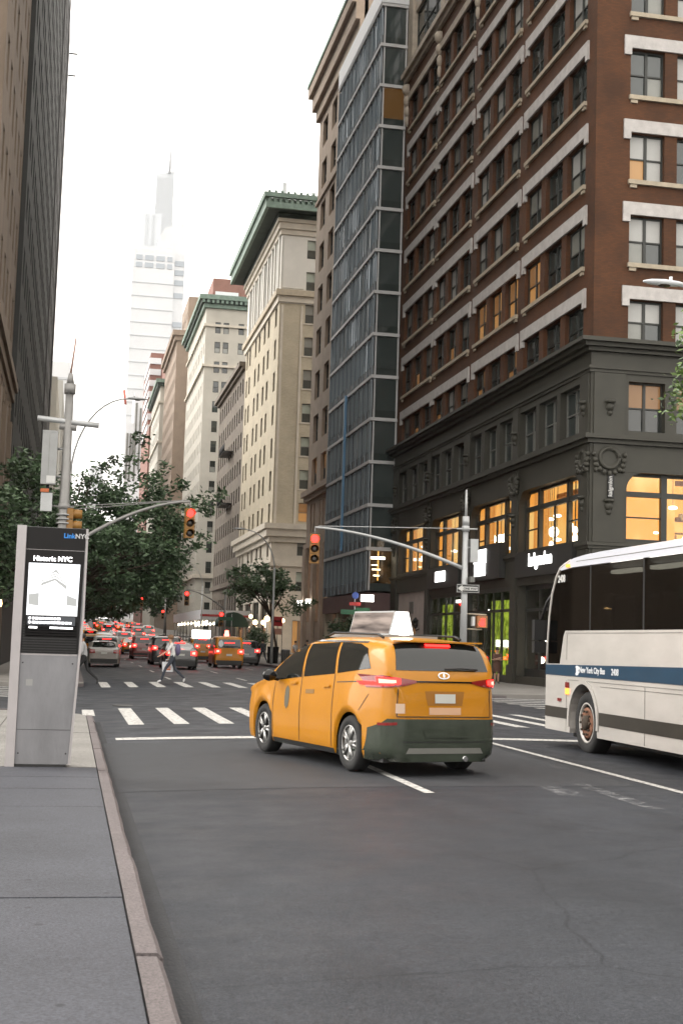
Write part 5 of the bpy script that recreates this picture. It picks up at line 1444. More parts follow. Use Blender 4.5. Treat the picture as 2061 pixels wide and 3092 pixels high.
# ------------------------------------------------------------------ vehicles
def pchip(xs, ys):
    n = len(xs); h = [xs[i + 1] - xs[i] for i in range(n - 1)]; d = [(ys[i + 1] - ys[i]) / h[i] for i in range(n - 1)]
    m = [0.0] * n; m[0] = d[0]; m[-1] = d[-1]
    for i in range(1, n - 1):
        if d[i - 1] * d[i] > 0:
            w1 = 2 * h[i] + h[i - 1]; w2 = h[i] + 2 * h[i - 1]; m[i] = (w1 + w2) / (w1 / d[i - 1] + w2 / d[i])
    def f(x):
        if x <= xs[0]: return ys[0]
        if x >= xs[-1]: return ys[-1]
        i = 0
        while x > xs[i + 1]: i += 1
        t = (x - xs[i]) / h[i]
        return (2 * t ** 3 - 3 * t ** 2 + 1) * ys[i] + (t ** 3 - 2 * t ** 2 + t) * h[i] * m[i] + (-2 * t ** 3 + 3 * t ** 2) * ys[i + 1] + (t ** 3 - t ** 2) * h[i] * m[i + 1]
    return f

def body_mesh(sp, paint, nsec=26):
    """car shell: stations along y, half sections from sill to roof centre, wheel arches cut into the lower edge"""
    top = pchip(*zip(*sp['top'])); wid = pchip(*zip(*sp['wid'])); belt = pchip(*zip(*sp['belt'])); green = pchip(*zip(*sp['green']))
    y0, y1 = sp['top'][0][0], sp['top'][-1][0]
    ra, zc = sp['ra'], sp['zc']
    ys = [y0 + (y1 - y0) * i / sp.get('nst', 70) for i in range(sp.get('nst', 70) + 1)]
    for e in sp.get('dense', ()):
        ys += [e[0] + (e[1] - e[0]) * i / 10 for i in range(11)]
    for a in sp['axles']:
        ys += [a - ra - .001, a - ra + .001, a + ra - .001, a + ra + .001] + [a + ra * math.cos(R(t)) for t in range(10, 180, 12)]
    ys = sorted(set(round(y, 4) for y in ys))
    def zb(y):
        z = sp['sill']
        if y < sp['axles'][0] - ra: z = sp.get('rsill', z) 
        if y > sp['axles'][1] + ra: z = sp.get('fsill', z)
        for a in sp['axles']:
            if abs(y - a) < ra: z = max(z, zc + math.sqrt(ra * ra - (y - a) ** 2))
        return z
    rings = []
    for y in ys:
        zt, w, b, g_ = top(y), wid(y), belt(y), green(y); z0 = zb(y)
        zt = max(zt, z0 + .12)
        zs = min(b, zt - .07)                          # shoulder
        mid = min(max(.66, z0 + .05), zs - .02)
        under = sp.get('tumble', .965)
        ze = max(zs + .02, zt - sp['redge'])
        we = w * (1 - (1 - g_) * max(0.0, min(1.0, (ze - zs) / sp['gh'])))
        tk = .95 - (.16 * max(0.0, min(1.0, (-.45 - y) / .4)) if sp.get('tuck') else 0)
        fl = 1 + sp.get('flare', .012) * sum(math.exp(-((y - a) / .42) ** 2) for a in sp['axles'])
        P = [(w * tk * fl, z0), (w * .985 * fl, min(z0 + .10, mid - .01)), (w * fl, mid), (w * under, zs), (we, ze), (we * .86, ze + (zt - ze) * .62), (we * .5, zt - (zt - ze) * .10), (0.0, zt)]
        t = [0.0]
        for i in range(1, len(P)): t.append(t[-1] + max(.004, math.dist(P[i], P[i - 1])))
        fx = pchip(t, [p[0] for p in P]); fz = pchip(t, [p[1] for p in P])
        half = [(fx(t[-1] * j / nsec), fz(t[-1] * j / nsec)) for j in range(nsec + 1)]
        rings.append([(x, y, z) for x, z in half] + [(-x, y, z) for x, z in half[-2::-1]])
    mb = MB(); mb.rings(rings, paint, closed=False)
    n = len(rings[0])
    for r_ in (rings[0], rings[-1]):
        for j in range(n // 2): mb.poly([r_[j], r_[j + 1], r_[n - 2 - j], r_[n - 1 - j]], paint)
    return mb

class Skin:
    def __init__(s, mb):
        s.b = BVHTree.FromPolygons([Vector(v) for v in mb.v], mb.f)
    def decal(s, poly, axis, name, m, parent, lift=.006, step=.06, thick=0.0):
        """polygon drawn in the side (y,z) or rear/front (x,z) or top (x,y) view, wrapped on the shell"""
        bm = bmesh.new()
        pts = []
        for i, p in enumerate(poly):
            q = poly[(i + 1) % len(poly)]; L = math.dist(p, q); k = max(1, int(L / step))
            pts += [(p[0] + (q[0] - p[0]) * j / k, p[1] + (q[1] - p[1]) * j / k) for j in range(k)]
        vs = [bm.verts.new((a, b, 0)) for a, b in pts]
        bm.faces.new(vs)
        for ax in (0, 1):
            lo = min(p[ax] for p in pts); hi = max(p[ax] for p in pts); c = lo + step
            while c < hi - 1e-4:
                no = (1, 0, 0) if ax == 0 else (0, 1, 0)
                bmesh.ops.bisect_plane(bm, geom=bm.verts[:] + bm.edges[:] + bm.faces[:], plane_co=(c, c, 0), plane_no=no)
                c += step
        sgn = -1 if axis.startswith('-') else 1
        dead = []
        for v in bm.verts:
            a, b = v.co.x, v.co.y
            if axis[-1] == 'x': o, d = Vector((sgn * 3, a, b)), Vector((-sgn, 0, 0))
            elif axis[-1] == 'y': o, d = Vector((a, sgn * 9, b)), Vector((0, -sgn, 0))
            else: o, d = Vector((a, b, 4)), Vector((0, 0, -1))
            h = s.b.ray_cast(o, d)
            if h[0] is None: dead.append(v); continue
            nrm = h[1]
            if nrm.dot(d) > 0: nrm = -nrm
            v.co = h[0] + nrm * lift
        bmesh.ops.delete(bm, geom=dead, context='VERTS')
        me = bpy.data.meshes.new(name); bm.to_mesh(me); bm.free()
        me.materials.append(M[m] if isinstance(m, str) else m)
        for p in me.polygons: p.use_smooth = True
        return ob(name, me, parent)

_wh = {}
def wheel(parent, x, y, r, w, sgn, spokes=5, rimm='rim', zc=None, rim_r=.66):
    key = (r, w, spokes, rimm)
    if key not in _wh:
        ty = MB(); ty.lathe((0, 0, 0), [(r * .62, -w / 2 * .9), (r * .93, -w / 2), (r, -w * .35), (r, w * .35), (r * .93, w / 2), (r * .66, w / 2 * .95), (r * .64, w * .3)], 'rubber', 28, 'x')
        ri = MB(); ri.lathe((0, 0, 0), [(r * .66, w * .28), (r * .66, w * .46), (r * .60, w * .44), (r * .57, w * .22), (.02, w * .18)], 'lens_dark' if spokes else rimm, 28, 'x')
        for k in range(spokes):
            a = 2 * math.pi * k / spokes
            for da in (-.16, .16):
                p0 = (w * .40, r * .10 * math.cos(a), r * .10 * math.sin(a)); p1 = (w * .42, r * .62 * math.cos(a + da), r * .62 * math.sin(a + da))
                ri.tube([p0, p1], [r * .07, r * .055], rimm, 5)
        ri.lathe((0, 0, 0), [(r * .655, w * .36), (r * .655, w * .47), (r * .60, w * .47), (r * .60, w * .36)], rimm, 28, 'x')
        ri.lathe((0, 0, 0), [(r * .16, w * .2), (r * .16, w * .45), (r * .1, w * .47)], rimm, 12, 'x')
        _wh[key] = (ty.mesh('tyre'), ri.mesh('rim'))
    e = ob('wheel', None, parent, (x, y, r if zc is None else zc), 0 if sgn > 0 else math.pi)
    ob('tyre', _wh[key][0], e); ob('rim', _wh[key][1], e)
    return e

CAR = {
 'minivan': dict(top=[(-1.03, .62), (-1.02, .80), (-1.0, 1.06), (-.965, 1.24), (-.91, 1.40), (-.82, 1.58), (-.70, 1.69), (-.42, 1.735), (.3, 1.765), (1.1, 1.76), (1.75, 1.70), (2.3, 1.56), (2.85, 1.28), (3.15, 1.12), (3.55, 1.04), (3.83, .95), (3.96, .82), (4.0, .60)],
    wid=[(-1.03, .42), (-1.02, .60), (-.995, .705), (-.94, .785), (-.80, .852), (-.45, .905), (0, .93), (1.5, .94), (2.9, .935), (3.4, .915), (3.7, .885), (3.88, .82), (3.96, .74), (4.0, .62)],
    belt=[(-1.1, 1.28), (-.6, 1.28), (0, 1.24), (1.5, 1.13), (3.0, 1.05), (4.1, .85)], green=[(-1.1, .80), (4.1, .74)], gh=.62, redge=.10,
    sill=.20, rsill=.20, fsill=.20, ra=.405, zc=.36, axles=(0, 3.06), wr=.36, ww=.225, nst=60, dense=((-1.03, -.7), (-1.03, -.93)), tuck=True, flare=.03,
    side=[[(1.66, 1.165), (2.62, 1.085), (2.93, 1.075), (2.42, 1.40), (1.98, 1.585), (1.70, 1.625)], [(.52, 1.245), (1.58, 1.17), (1.62, 1.63), (.60, 1.665)], [(-.52, 1.345), (.44, 1.255), (.52, 1.665), (-.08, 1.655), (-.34, 1.60)]],
    rear=[(-.70, 1.335), (.70, 1.335), (.64, 1.66), (.3, 1.685), (-.3, 1.685), (-.64, 1.66)]),
 'sedan': dict(top=[(-1.05, .55), (-1.03, .80), (-.98, .96), (-.85, 1.05), (-.45, 1.10), (0.0, 1.24), (.45, 1.40), (1.0, 1.455), (1.5, 1.44), (1.95, 1.36), (2.5, 1.15), (2.85, 1.00), (3.3, .93), (3.55, .82), (3.72, .68), (3.76, .5)],
    wid=[(-1.05, .74), (-1.0, .82), (-.7, .90), (0, .925), (1.5, .93), (2.7, .92), (3.2, .88), (3.5, .80), (3.76, .58)],
    belt=[(-1.1, .98), (0, .97), (2.7, .90), (3.8, .75)], green=[(-1.1, .78), (4.1, .76)], gh=.48, redge=.08,
    sill=.20, ra=.36, zc=.32, axles=(0, 2.75), wr=.325, ww=.21, nst=46, dense=((-1.05, -.8),),
    side=[[(.10, 1.02), (1.10, 1.00), (1.10, 1.38), (.62, 1.37)], [(1.18, 1.0), (2.45, .955), (1.85, 1.33), (1.18, 1.385)]],
    rear=[(-.66, 1.09), (.66, 1.09), (.56, 1.385), (-.56, 1.385)]),
 'suv': dict(top=[(-1.0, .60), (-.99, .85), (-.96, 1.08), (-.88, 1.30), (-.76, 1.56), (-.62, 1.70), (-.2, 1.755), (.8, 1.77), (1.5, 1.74), (2.0, 1.60), (2.45, 1.30), (2.7, 1.14), (3.2, 1.08), (3.55, .98), (3.72, .8), (3.76, .6)],
    wid=[(-1.0, .82), (-.9, .90), (-.5, .955), (1.5, .965), (2.8, .95), (3.4, .87), (3.76, .66)],
    belt=[(-1.1, 1.15), (0, 1.13), (2.7, 1.05), (3.8, .9)], green=[(-1.1, .82), (4.1, .78)], gh=.6, redge=.09,
    sill=.24, ra=.41, zc=.37, axles=(0, 2.75), wr=.37, ww=.23, nst=46, dense=((-1.0, -.65),),
    side=[[(-.55, 1.22), (1.1, 1.18), (1.1, 1.66), (-.30, 1.66)], [(1.18, 1.18), (2.3, 1.12), (1.75, 1.60), (1.18, 1.66)]],
    rear=[(-.68, 1.22), (.68, 1.22), (.62, 1.63), (-.62, 1.63)]),
 'van': dict(top=[(-.74, .60), (-.735, .90), (-.72, 1.2), (-.68, 1.55), (-.60, 1.78), (-.42, 1.86), (.4, 1.88), (1.4, 1.87), (2.0, 1.78), (2.6, 1.45), (3.0, 1.15), (3.35, 1.02), (3.6, .85), (3.66, .6)],
    wid=[(-.74, .80), (-.6, .85), (0, .865), (2.6, .865), (3.2, .82), (3.66, .66)],
    belt=[(-1.1, 1.15), (2.0, 1.10), (3.8, .9)], green=[(-1.1, .88), (4.1, .84)], gh=.65, redge=.08,
    sill=.22, ra=.36, zc=.33, axles=(0, 2.93), wr=.33, ww=.2, nst=44, dense=((-.74, -.45),),
    side=[[(-.45, 1.2), (.5, 1.2), (.5, 1.68), (-.40, 1.68)], [(.58, 1.2), (1.45, 1.18), (1.45, 1.68), (.58, 1.68)], [(1.53, 1.18), (2.75, 1.14), (2.2, 1.55), (1.53, 1.66)]],
    rear=[(-.66, 1.18), (.66, 1.18), (.62, 1.68), (-.62, 1.68)]),
}
M['car_glass'] = mat('car_glass', (0.010, 0.012, 0.011), 0.05, spec=.7)
M['plate'] = mat('plate', (0.50, 0.50, 0.46), 0.5)
M['taxi_yellow'] = mat('taxi_yellow', (0.47, 0.187, 0.001), 0.42, .06, 1.2, coat=.45, spec=.28, objco=True)

def base_car(root, kind, paint):
    sp = CAR[kind]
    hw = max(p[1] for p in sp['wid'])
    mb = body_mesh(sp, paint); sk = Skin(mb)
    bo = mb.build('body', root)
    # dark floor pan, widened and lowered to deepen contact shadows, and wheel houses
    MB().box(-hw + .16, hw - .16, sp['top'][0][0] + .25, sp['top'][-1][0] - .25, .17, .42, 'black').build('floor_pan', root)
    for a in sp['axles']:
        mb = MB(); mb.box(-hw + .26, hw - .26, a - sp['ra'] - .02, a + sp['ra'] + .02, .25, .9, 'black'); mb.build('wheel_house', root)
        for s_ in (-1, 1): wheel(root, s_ * (hw - .03 - sp['ww'] / 2), a, sp['wr'], sp['ww'], s_)
    for s_ in ('x', '-x'):
        for poly in sp['side']: sk.decal(poly, s_, 'side_window', 'car_glass', root, .005)
    sk.decal(sp['rear'], '-y', 'rear_window', 'car_glass', root, .006)
    fr = [(-.66, sp['side'][-1 if kind != 'minivan' else 0][1][1] + .12), (.66, sp['side'][-1 if kind != 'minivan' else 0][1][1] + .12), (.56, sp['rear'][2][1] - .06), (-.56, sp['rear'][2][1] - .06)]
    sk.decal(fr, 'y', 'windscreen', 'car_glass', root, .006)
    return sp, sk, bo

# ---- the taxi in front
TX = thing('taxi', 'yellow minivan taxi with a lit roof sign crossing the near lanes', 'taxi', (4.48, 17.62, .105), R(14.5))
TX.scale = (.965, .945, 1.0)
sp, sk, bo = base_car(TX, 'minivan', 'taxi_yellow')
M['bumper'] = mat('bumper', (0.040, 0.049, 0.036), 0.26, .2, 3.5, objco=True)
sk.decal([(-.90, .20), (.90, .20), (.90, .60), (.80, .73), (-.80, .73), (-.90, .60)], '-y', 'rear_bumper', 'bumper', TX, .012)
for s_ in ('x', '-x'):
    sk.decal([(-1.06, .20), (-.42, .20), (-.55, .45), (-.90, .70), (-1.06, .73)], s_, 'bumper_side', 'bumper', TX, .010, .04)
    sk.decal([(.43, .20), (2.62, .20), (2.62, .265), (.43, .265)], s_, 'sill_trim', 'black', TX, .008)
    sk.decal([(-.25, 1.665), (1.62, 1.665), (2.0, 1.605), (2.0, 1.625), (1.62, 1.69), (-.25, 1.685)], s_, 'chrome_strip', 'chrome', TX, .008, .05)
    # rear quarter crease, sliding door track
    sk.decal([(-.50, 1.175), (.42, 1.13), (.42, 1.142), (-.50, 1.187)], s_, 'door_track', 'black', TX, .004, .05)
    sk.decal([(-.30, .80), (-.52, 1.02), (-.535, 1.02), (-.315, .80)], s_, 'panel_seam', 'black', TX, .004, .03)
    # door shut lines and handles
    for yl in (.50, 1.62): sk.decal([(yl, .28), (yl + .016, .28), (yl + .016, 1.24), (yl, 1.24)], s_, 'door_seam', 'black', TX, .004)
    for yl in (2.62,): sk.decal([(yl, .30), (yl + .012, .30), (yl + .012, 1.06), (yl, 1.06)], s_, 'door_seam', 'black', TX, .004)
    for yl in (.62, 1.78):
        h_ = sk.decal([(yl, 1.06), (yl + .24, 1.05), (yl + .24, 1.085), (yl, 1.095)], s_, 'door_handle', 'taxi_yellow', TX, .03, .05)
    sk.decal([(2.05, .74), (2.12, .69), (2.19, .74), (2.21, .86), (2.19, .98), (2.12, 1.03), (2.05, .98), (2.03, .86)], s_, 'door_emblem', mat('emblem', (.10, .085, .05), .5), TX, .004, .03)
    sk.decal([(1.15, .95), (1.45, .94), (1.45, 1.0), (1.15, 1.01)], s_, 'door_lettering', mat('letter_dark', (.22, .11, .02), .5), TX, .004, .05)
    # wrapping tail lamps
    sk.decal([(-1.05, 1.12), (-.80, 1.15), (-.58, 1.245), (-.78, 1.27), (-1.02, 1.25)], s_, 'tail_lamp_side', 'tail_off', TX, .012, .04)
sk.decal([(-.93, 1.10), (-.60, 1.14), (-.40, 1.185), (-.40, 1.205), (-.62, 1.235), (-.93, 1.27)], '-y', 'tail_lamp', 'tail_off', TX, .012, .04)
sk.decal([(.93, 1.10), (.60, 1.14), (.40, 1.185), (.40, 1.205), (.62, 1.235), (.93, 1.27)], '-y', 'tail_lamp', 'tail_off', TX, .012, .04)
for s_ in (-1, 1):
    sk.decal([(s_ * .90, 1.13), (s_ * .66, 1.165), (s_ * .66, 1.225), (s_ * .90, 1.25)], '-y', 'brake_light', 'tail_on', TX, .020, .05)
    sk.decal([(s_ * .84, 1.165), (s_ * .72, 1.175), (s_ * .72, 1.21), (s_ * .84, 1.22)], '-y', 'brake_light_core', 'tail_core', TX, .026, .05)
    sk.decal([(s_ * .86, .64), (s_ * .70, .655), (s_ * .70, .69), (s_ * .86, .675)], '-y', 'reflector', 'tail_off', TX, .022, .05)
sk.decal([(-.42, 1.185), (.42, 1.185), (.42, 1.205), (-.42, 1.205)], '-y', 'light_bar', 'black_gloss', TX, .014)
for s_ in (-1, 1): sk.decal([(s_ * .70, .76), (s_ * .712, .76), (s_ * .70, 1.10), (s_ * .688, 1.10)], '-y', 'tailgate_seam', 'black', TX, .004, .05)
sk.decal([(-.70, .752), (.70, .752), (.70, .764), (-.70, .764)], '-y', 'tailgate_seam', 'black', TX, .008, .05)
sk.decal([(-.26, .90), (.26, .90), (.30, 1.08), (-.30, 1.08)], '-y', 'plate_recess', mat('recess_shade', (.30, .12, .01), .4), TX, .004)  # flat patch, the hollow's shade put into a darker yellow
pl_ = sk.decal([(-.155, .93), (.155, .93), (.155, 1.045), (-.155, 1.045)], '-y', 'licence_plate', 'plate', TX, .016)
sk.decal([(-.24, .785), (.24, .785), (.24, .875), (-.24, .875)], '-y', 'bumper_sticker', mat('sticker', (.60, .36, .22), .5), TX, .006)
sk.decal([(-.72, .80), (-.60, .80), (-.60, .92), (-.72, .92)], '-y', 'round_sticker', mat('sticker2', (.62, .45, .33), .5), TX, .006, .04)
oval = [(.09 * math.cos(t), 1.275 + .045 * math.sin(t)) for t in [2 * math.pi * i / 14 for i in range(14)]]
sk.decal(oval, '-y', 'badge', 'chrome', TX, .012, .05)
sk.decal([(.070 * math.cos(t), 1.275 + .030 * math.sin(t)) for t in [2 * math.pi * i / 14 for i in range(14)]], '-y', 'badge_centre', 'taxi_yellow', TX, .015, .05)
sk.decal([(.018 * math.cos(t), 1.275 + .030 * math.sin(t)) for t in [2 * math.pi * i / 10 for i in range(10)]], '-y', 'badge_letter', 'chrome', TX, .018, .05)
sk.decal([(-.19, 1.630), (.19, 1.630), (.19, 1.660), (-.19, 1.660)], '-y', 'high_brake_light', 'tail_on', TX, .02, .05)
wp = MB(); wp.tube([(0, -.985, 1.36), (.25, -.975, 1.375), (.52, -.96, 1.36)], .012, 'black', 5); wp.build('rear_wiper', TX)
MB().prism([(-.68, -.80), (.68, -.80), (.60, -.62), (-.60, -.62)], 1.695, 1.715, 'taxi_yellow', 'z').build('spoiler', TX)
for s_ in (-1, 1):
    mb = MB(); mb.sphere((s_ * 1.10, 2.42, 1.16), .12, 'black_gloss', 12, (1.0, .55, .72)); mb.tube([(s_ * .93, 2.50, 1.10), (s_ * 1.06, 2.44, 1.13)], .03, 'black', 6); mb.build('door_mirror', TX)
    mb = MB(); mb.tube([(s_ * .60, -.35, 1.745), (s_ * .60, -.2, 1.785), (s_ * .60, 1.2, 1.80), (s_ * .60, 1.4, 1.755)], .018, 'black', 6); mb.build('roof_rail', TX)
# two-sided advertising topper with a glowing end
tp = MB(); prof = [(-.20, 0), (.20, 0), (.11, .33), (-.11, .33)]
tp.prism(prof, -.35, .95, 'metal_grey', 'y'); tpo = tp.build('roof_sign', TX, (0, .62, 1.785))
M['ad'] = _room('ad', (.16, .13, .12), (1.0, .80, .68), .17, (1.0, 1.0, 8))
M['ad_end'] = emis('ad_end', (1, .97, .9), 1.3)
for s_ in (-1, 1):
    MB().poly([(s_ * .197, -.33, .02), (s_ * .197, .93, .02), (s_ * .118, .93, .31), (s_ * .118, -.33, .31)], 'ad').build('advert', tpo)
MB().poly([(-.185, -.354, .015), (.185, -.354, .015), (.10, -.354, .32), (-.10, -.354, .32)], 'ad_end').build('glowing_end', tpo)
MB().sphere((0, -.42, .05), .13, 'ad_end', 12, (1.1, .5, .42)).build('roof_light', tpo)
MB().box(-.5, .5, -.5, 1.0, -.045, -.005, 'metal_grey').build('rack', tpo)
sk.decal([(.66, .66), (.40, .74), (.40, .80), (.62, .80)], 'y', 'headlamp', 'chrome', TX, .01, .05)
sk.decal([(-.66, .66), (-.40, .74), (-.40, .80), (-.62, .80)], 'y', 'headlamp', 'chrome', TX, .01, .05)
sk.decal([(-.58, .30), (.58, .30), (.54, .37), (-.54, .37)], '-y', 'reflection_strip', 'frame_grey', TX, .02)  # grey strip put in for the reflection low on the bumper
sk.decal([(-.62, .44), (.62, .44), (.62, .452), (-.62, .452)], '-y', 'bumper_seam', 'black', TX, .016)
sk.decal([(-.30, .50), (.30, .50), (.34, .60), (-.34, .60)], '-y', 'bumper_panel', 'bumper', TX, .03)
MB().tube([(.3, -.95, .24), (.3, -1.08, .235)], .035, 'chrome', 8).build('exhaust', TX)

# ---- queue of traffic up the avenue
def far_car(name, label, kind, x, y, paint, rz=0.0, lights='tail_on', group='cars queueing up the avenue', plate=True, extra=None, scale=1.0):
    root = thing(name, label, 'taxi' if 'taxi' in name else 'car', (x, y - CAR[kind]['top'][0][0], road_z(x)), rz, group)
    sp, sk, bo = base_car(root, kind, paint)
    zb_ = sp['rear'][0][1]; w = sp['wid'][1][1]
    for s_ in (-1, 1):
        zl = {'sedan': .86, 'suv': 1.02, 'van': .98, 'minivan': 1.15}[kind]
        sk.decal([(s_ * (w - .03), zl - .11), (s_ * (w - .32), zl - .09), (s_ * (w - .32), zl + .09), (s_ * (w - .03), zl + .12)], '-y', 'tail_lamp', lights, root, .02, .07)
        if lights == 'tail_on': sk.decal([(s_ * (w - .10), zl - .05), (s_ * (w - .25), zl - .04), (s_ * (w - .25), zl + .05), (s_ * (w - .10), zl + .06)], '-y', 'tail_lamp_core', 'tail_core', root, .03, .07)
        mb = MB(); mb.sphere((s_ * (w + .16), sp['axles'][1] - .75, zb_ - .03), .1, paint, 8, (1, .6, .75)); mb.build('door_mirror', root)
    sk.decal([(-.28, zb_ + .28), (.28, zb_ + .28), (.28, zb_ + .31), (-.28, zb_ + .31)], '-y', 'high_brake_light', lights, root, .02, .1)
    sk.decal([(-.17, .72), (.17, .72), (.17, .83), (-.17, .83)], '-y', 'licence_plate', 'plate', root, .02, .08)
    sk.decal([(-w + .08, .22), (w - .08, .22), (w - .08, .46), (-w + .08, .46)], '-y', 'rear_bumper', 'black', root, .012, .1)
    return root, sk
def paint(name, c): return mat('paint_' + name, c, .3, coat=.7)
P_silver = paint('silver', (.26, .235, .21)); P_dark = paint('dark', (.02, .018, .018)); P_red = paint('maroon', (.22, .05, .045)); P_white = paint('white', (.55, .53, .51)); P_grey = paint('grey', (.10, .10, .105)); P_yel = M['taxi_yellow']
far_car('parked_car', 'silver bronze sedan waiting by the left kerb', 'sedan', 1.92, 76.5, P_silver, lights='tail_off')
far_car('queueing_car', 'dark sedan braking behind the walking man', 'sedan', 5.85, 72.0, P_dark)
far_car('queueing_car', 'tall black utility car just ahead of the dark sedan', 'suv', 5.85, 83.0, P_dark)
far_car('queueing_car', 'red lit car ahead in the second lane', 'suv', 5.55, 103.0, P_red)  # red brake light falling on the body is put into its paint
v, svk = far_car('taxi_van', 'yellow boxy taxi van stopped in the right lane', 'van', 9.2, 79.0, P_yel)
mb = MB(); mb.prism([(-.14, 0), (.14, 0), (.09, .34), (-.09, .34)], -.1, .1, 'tail_core', 'y'); mb.build('roof_sign', v, (0, 1.0, 1.88))
svk.decal([(-.50 + .15 * math.cos(t), 1.42 + .2 * math.sin(t)) for t in [2 * math.pi * i / 12 for i in range(12)]], '-y', 'window_sticker', 'white_panel', v, .012, .08)
v2, _k = far_car('taxi_cab', 'yellow taxi with a white roof advert half hidden by the taxi van', 'minivan', 9.3, 96.0, P_yel)
MB().box(-.65, .65, -.2, .2, 1.8, 2.3, 'lamp_white').build('roof_sign', v2, (0, .8, 0))
far_car('queueing_car', 'white car ahead of the silver sedan in the left lane', 'suv', 2.6, 112.0, P_white, lights='tail_on')
far_car('taxi_van', 'orange yellow van far ahead in the left lane', 'van', 1.7, 98.0, P_yel, lights='tail_off')
k_ = 0
specs = [(5.5, 122, 'sedan', P_yel, 'yellow taxi in the second lane behind the red lit car'), (8.9, 120, 'suv', P_red, 'maroon car in the right lane ahead of the taxis'), (2.3, 128, 'sedan', P_grey, 'grey sedan far up the left lane'), (5.5, 141, 'suv', P_white, 'white utility car past the second crossing'), (8.7, 146, 'sedan', P_dark, 'dark sedan past the second crossing on the right'), (2.2, 150, 'suv', P_yel, 'yellow car past the second crossing on the left'), (5.4, 165, 'sedan', P_red, 'distant maroon sedan in the middle lane'), (8.6, 175, 'van', P_white, 'distant white van in the right lane'), (2.4, 178, 'sedan', P_white, 'distant white sedan in the left lane'), (5.4, 196, 'suv', P_grey, 'faraway grey car in the middle lane'), (11.6, 110, 'sedan', P_grey, 'grey sedan parked by the right kerb past the taxis'), (11.7, 124, 'suv', P_dark, 'black car parked by the right kerb near the second crossing')]
specs += [(2.4, 90, 'suv', P_white, 'white car just ahead of the silver sedan'), (9.0, 112, 'sedan', P_yel, 'yellow cab ahead of the half hidden taxi'), (11.9, 92, 'suv', P_dark, 'black car parked by the right kerb beside the taxi van')]
for (x, y, kd, p_, l_) in specs: far_car('distant_car', l_, kd, x, y, p_)
protos = [o for o in COL.objects if o.name.startswith('distant_car') and o.parent is None][:6]
rq = random.Random(21)
for k in range(22):
    c_ = copy_tree(protos[k % 6]); xx = (2.3, 5.5, 8.7, 11.4)[k % 4] + rq.uniform(-.25, .25); yy = 206 + 11.5 * (k // 4) + rq.uniform(-2, 2) + (22 if k // 4 > 0 else 0)
    c_.name = 'distant_car'; c_.location = (xx, yy, road_z(xx))
    c_['label'] = 'tiny brake lit car high in the distant queue'; c_['group'] = 'brake lit cars on the rise'
# headlamps of two cars standing the other way at the crossing
for i, (x, y, l_) in enumerate(((3.4, 118, 'white delivery van facing the camera with headlights on'),)):
    root, s2 = far_car('delivery_van', l_, 'van', x - .2, y + 13, P_white, math.pi, 'tail_off', None)
    for s_ in (-1, 1): s2.decal([(s_ * .74, .72), (s_ * .48, .74), (s_ * .48, .90), (s_ * .74, .92)], 'y', 'headlamp', 'bulb', root, .02, .08)

# ---- the bus
BX0, BX1, BYF, BYR, BZ = 8.2, 10.76, 22.58, 8.7, .10
bus = thing('city_bus', 'white city bus with a blue stripe standing in the right lane', 'bus', ((BX0 + BX1) / 2, 15.6, BZ))
def bpart(mb, nm, par=None):
    o = mb.build(nm, par or bus)
    if par is None: o.matrix_parent_inverse = Matrix.Translation(-Vector(bus.location))
    return o
M['bus_white'] = mat('bus_white', (.45, .43, .40), .38, .13, 1.4, coat=.35, vstretch=(1, .35, 1))
M['bus_blue'] = mat('bus_blue', (.009, .042, .082), .35, .1, 1.5, coat=.3)
M['bus_roof'] = mat('bus_roof', (.58, .60, .66), .4, coat=.3)
M['bus_dark'] = mat('bus_dark', (.028, .024, .018), .5, .2, 2)
M['bus_glass'] = tint_glass('bus_glass', (.15, .15, .14), .03, 1.25)
BAX = (20.80, 11.6, 10.2); RA = .60
def arch(ya): return [(ya - RA * math.cos(R(t)), .62 + RA * math.sin(R(t))) for t in range(-14, 195, 13)]
low = [(BYR, .40)] 
for ya in sorted(BAX)[0:1]: low += [(ya - RA - .002, .40)] + arch(ya)[0:9] 
low += [(BAX[1], .62 + RA)] + arch(BAX[1])[8:] + [(BAX[1] + RA, .40)]
low += [(BAX[0] - RA, .40)] + arch(BAX[0]) + [(BAX[0] + RA, .40), (BYF - .02, .40), (BYF, .7), (BYF - .01, 1.52), (21.90, 1.53), (21.74, 2.0), (21.66, 2.09), (BYR, 2.09)]
def bus_loft(outline, m_, nm, nx=9, front=.32, crown=0.0, zc=0.0):
    rings = []
    for i in range(nx + 1):
        u = i / nx; x = BX0 + (BX1 - BX0) * u; k = abs(2 * u - 1)
        bul = front * (1 - k ** 3.5)
        rings.append([(x, y + (bul if y > 21.95 else 0), z + (crown * (1 - k ** 2.2) if z > zc else 0)) for (y, z) in outline])
    mb = MB(); mb.rings(rings, m_, True, (True, True), smooth=False)
    return bpart(mb, nm)
bus_loft(low, 'bus_white', 'lower_body')
roof = [(BYR, 3.15), (21.35, 3.15), (21.9, 3.12), (22.02, 3.16), (21.75, 3.24), (21.3, 3.30), (20.8, 3.33), (BYR, 3.33)]
bus_loft(roof, 'bus_roof', 'roof', crown=.16, zc=3.2)
mb = MB(); mb.box(BX0 - .004, BX0 + .01, BYR, 21.2, 3.235, 3.245, 'frame_grey'); bpart(mb, 'roof_gutter')
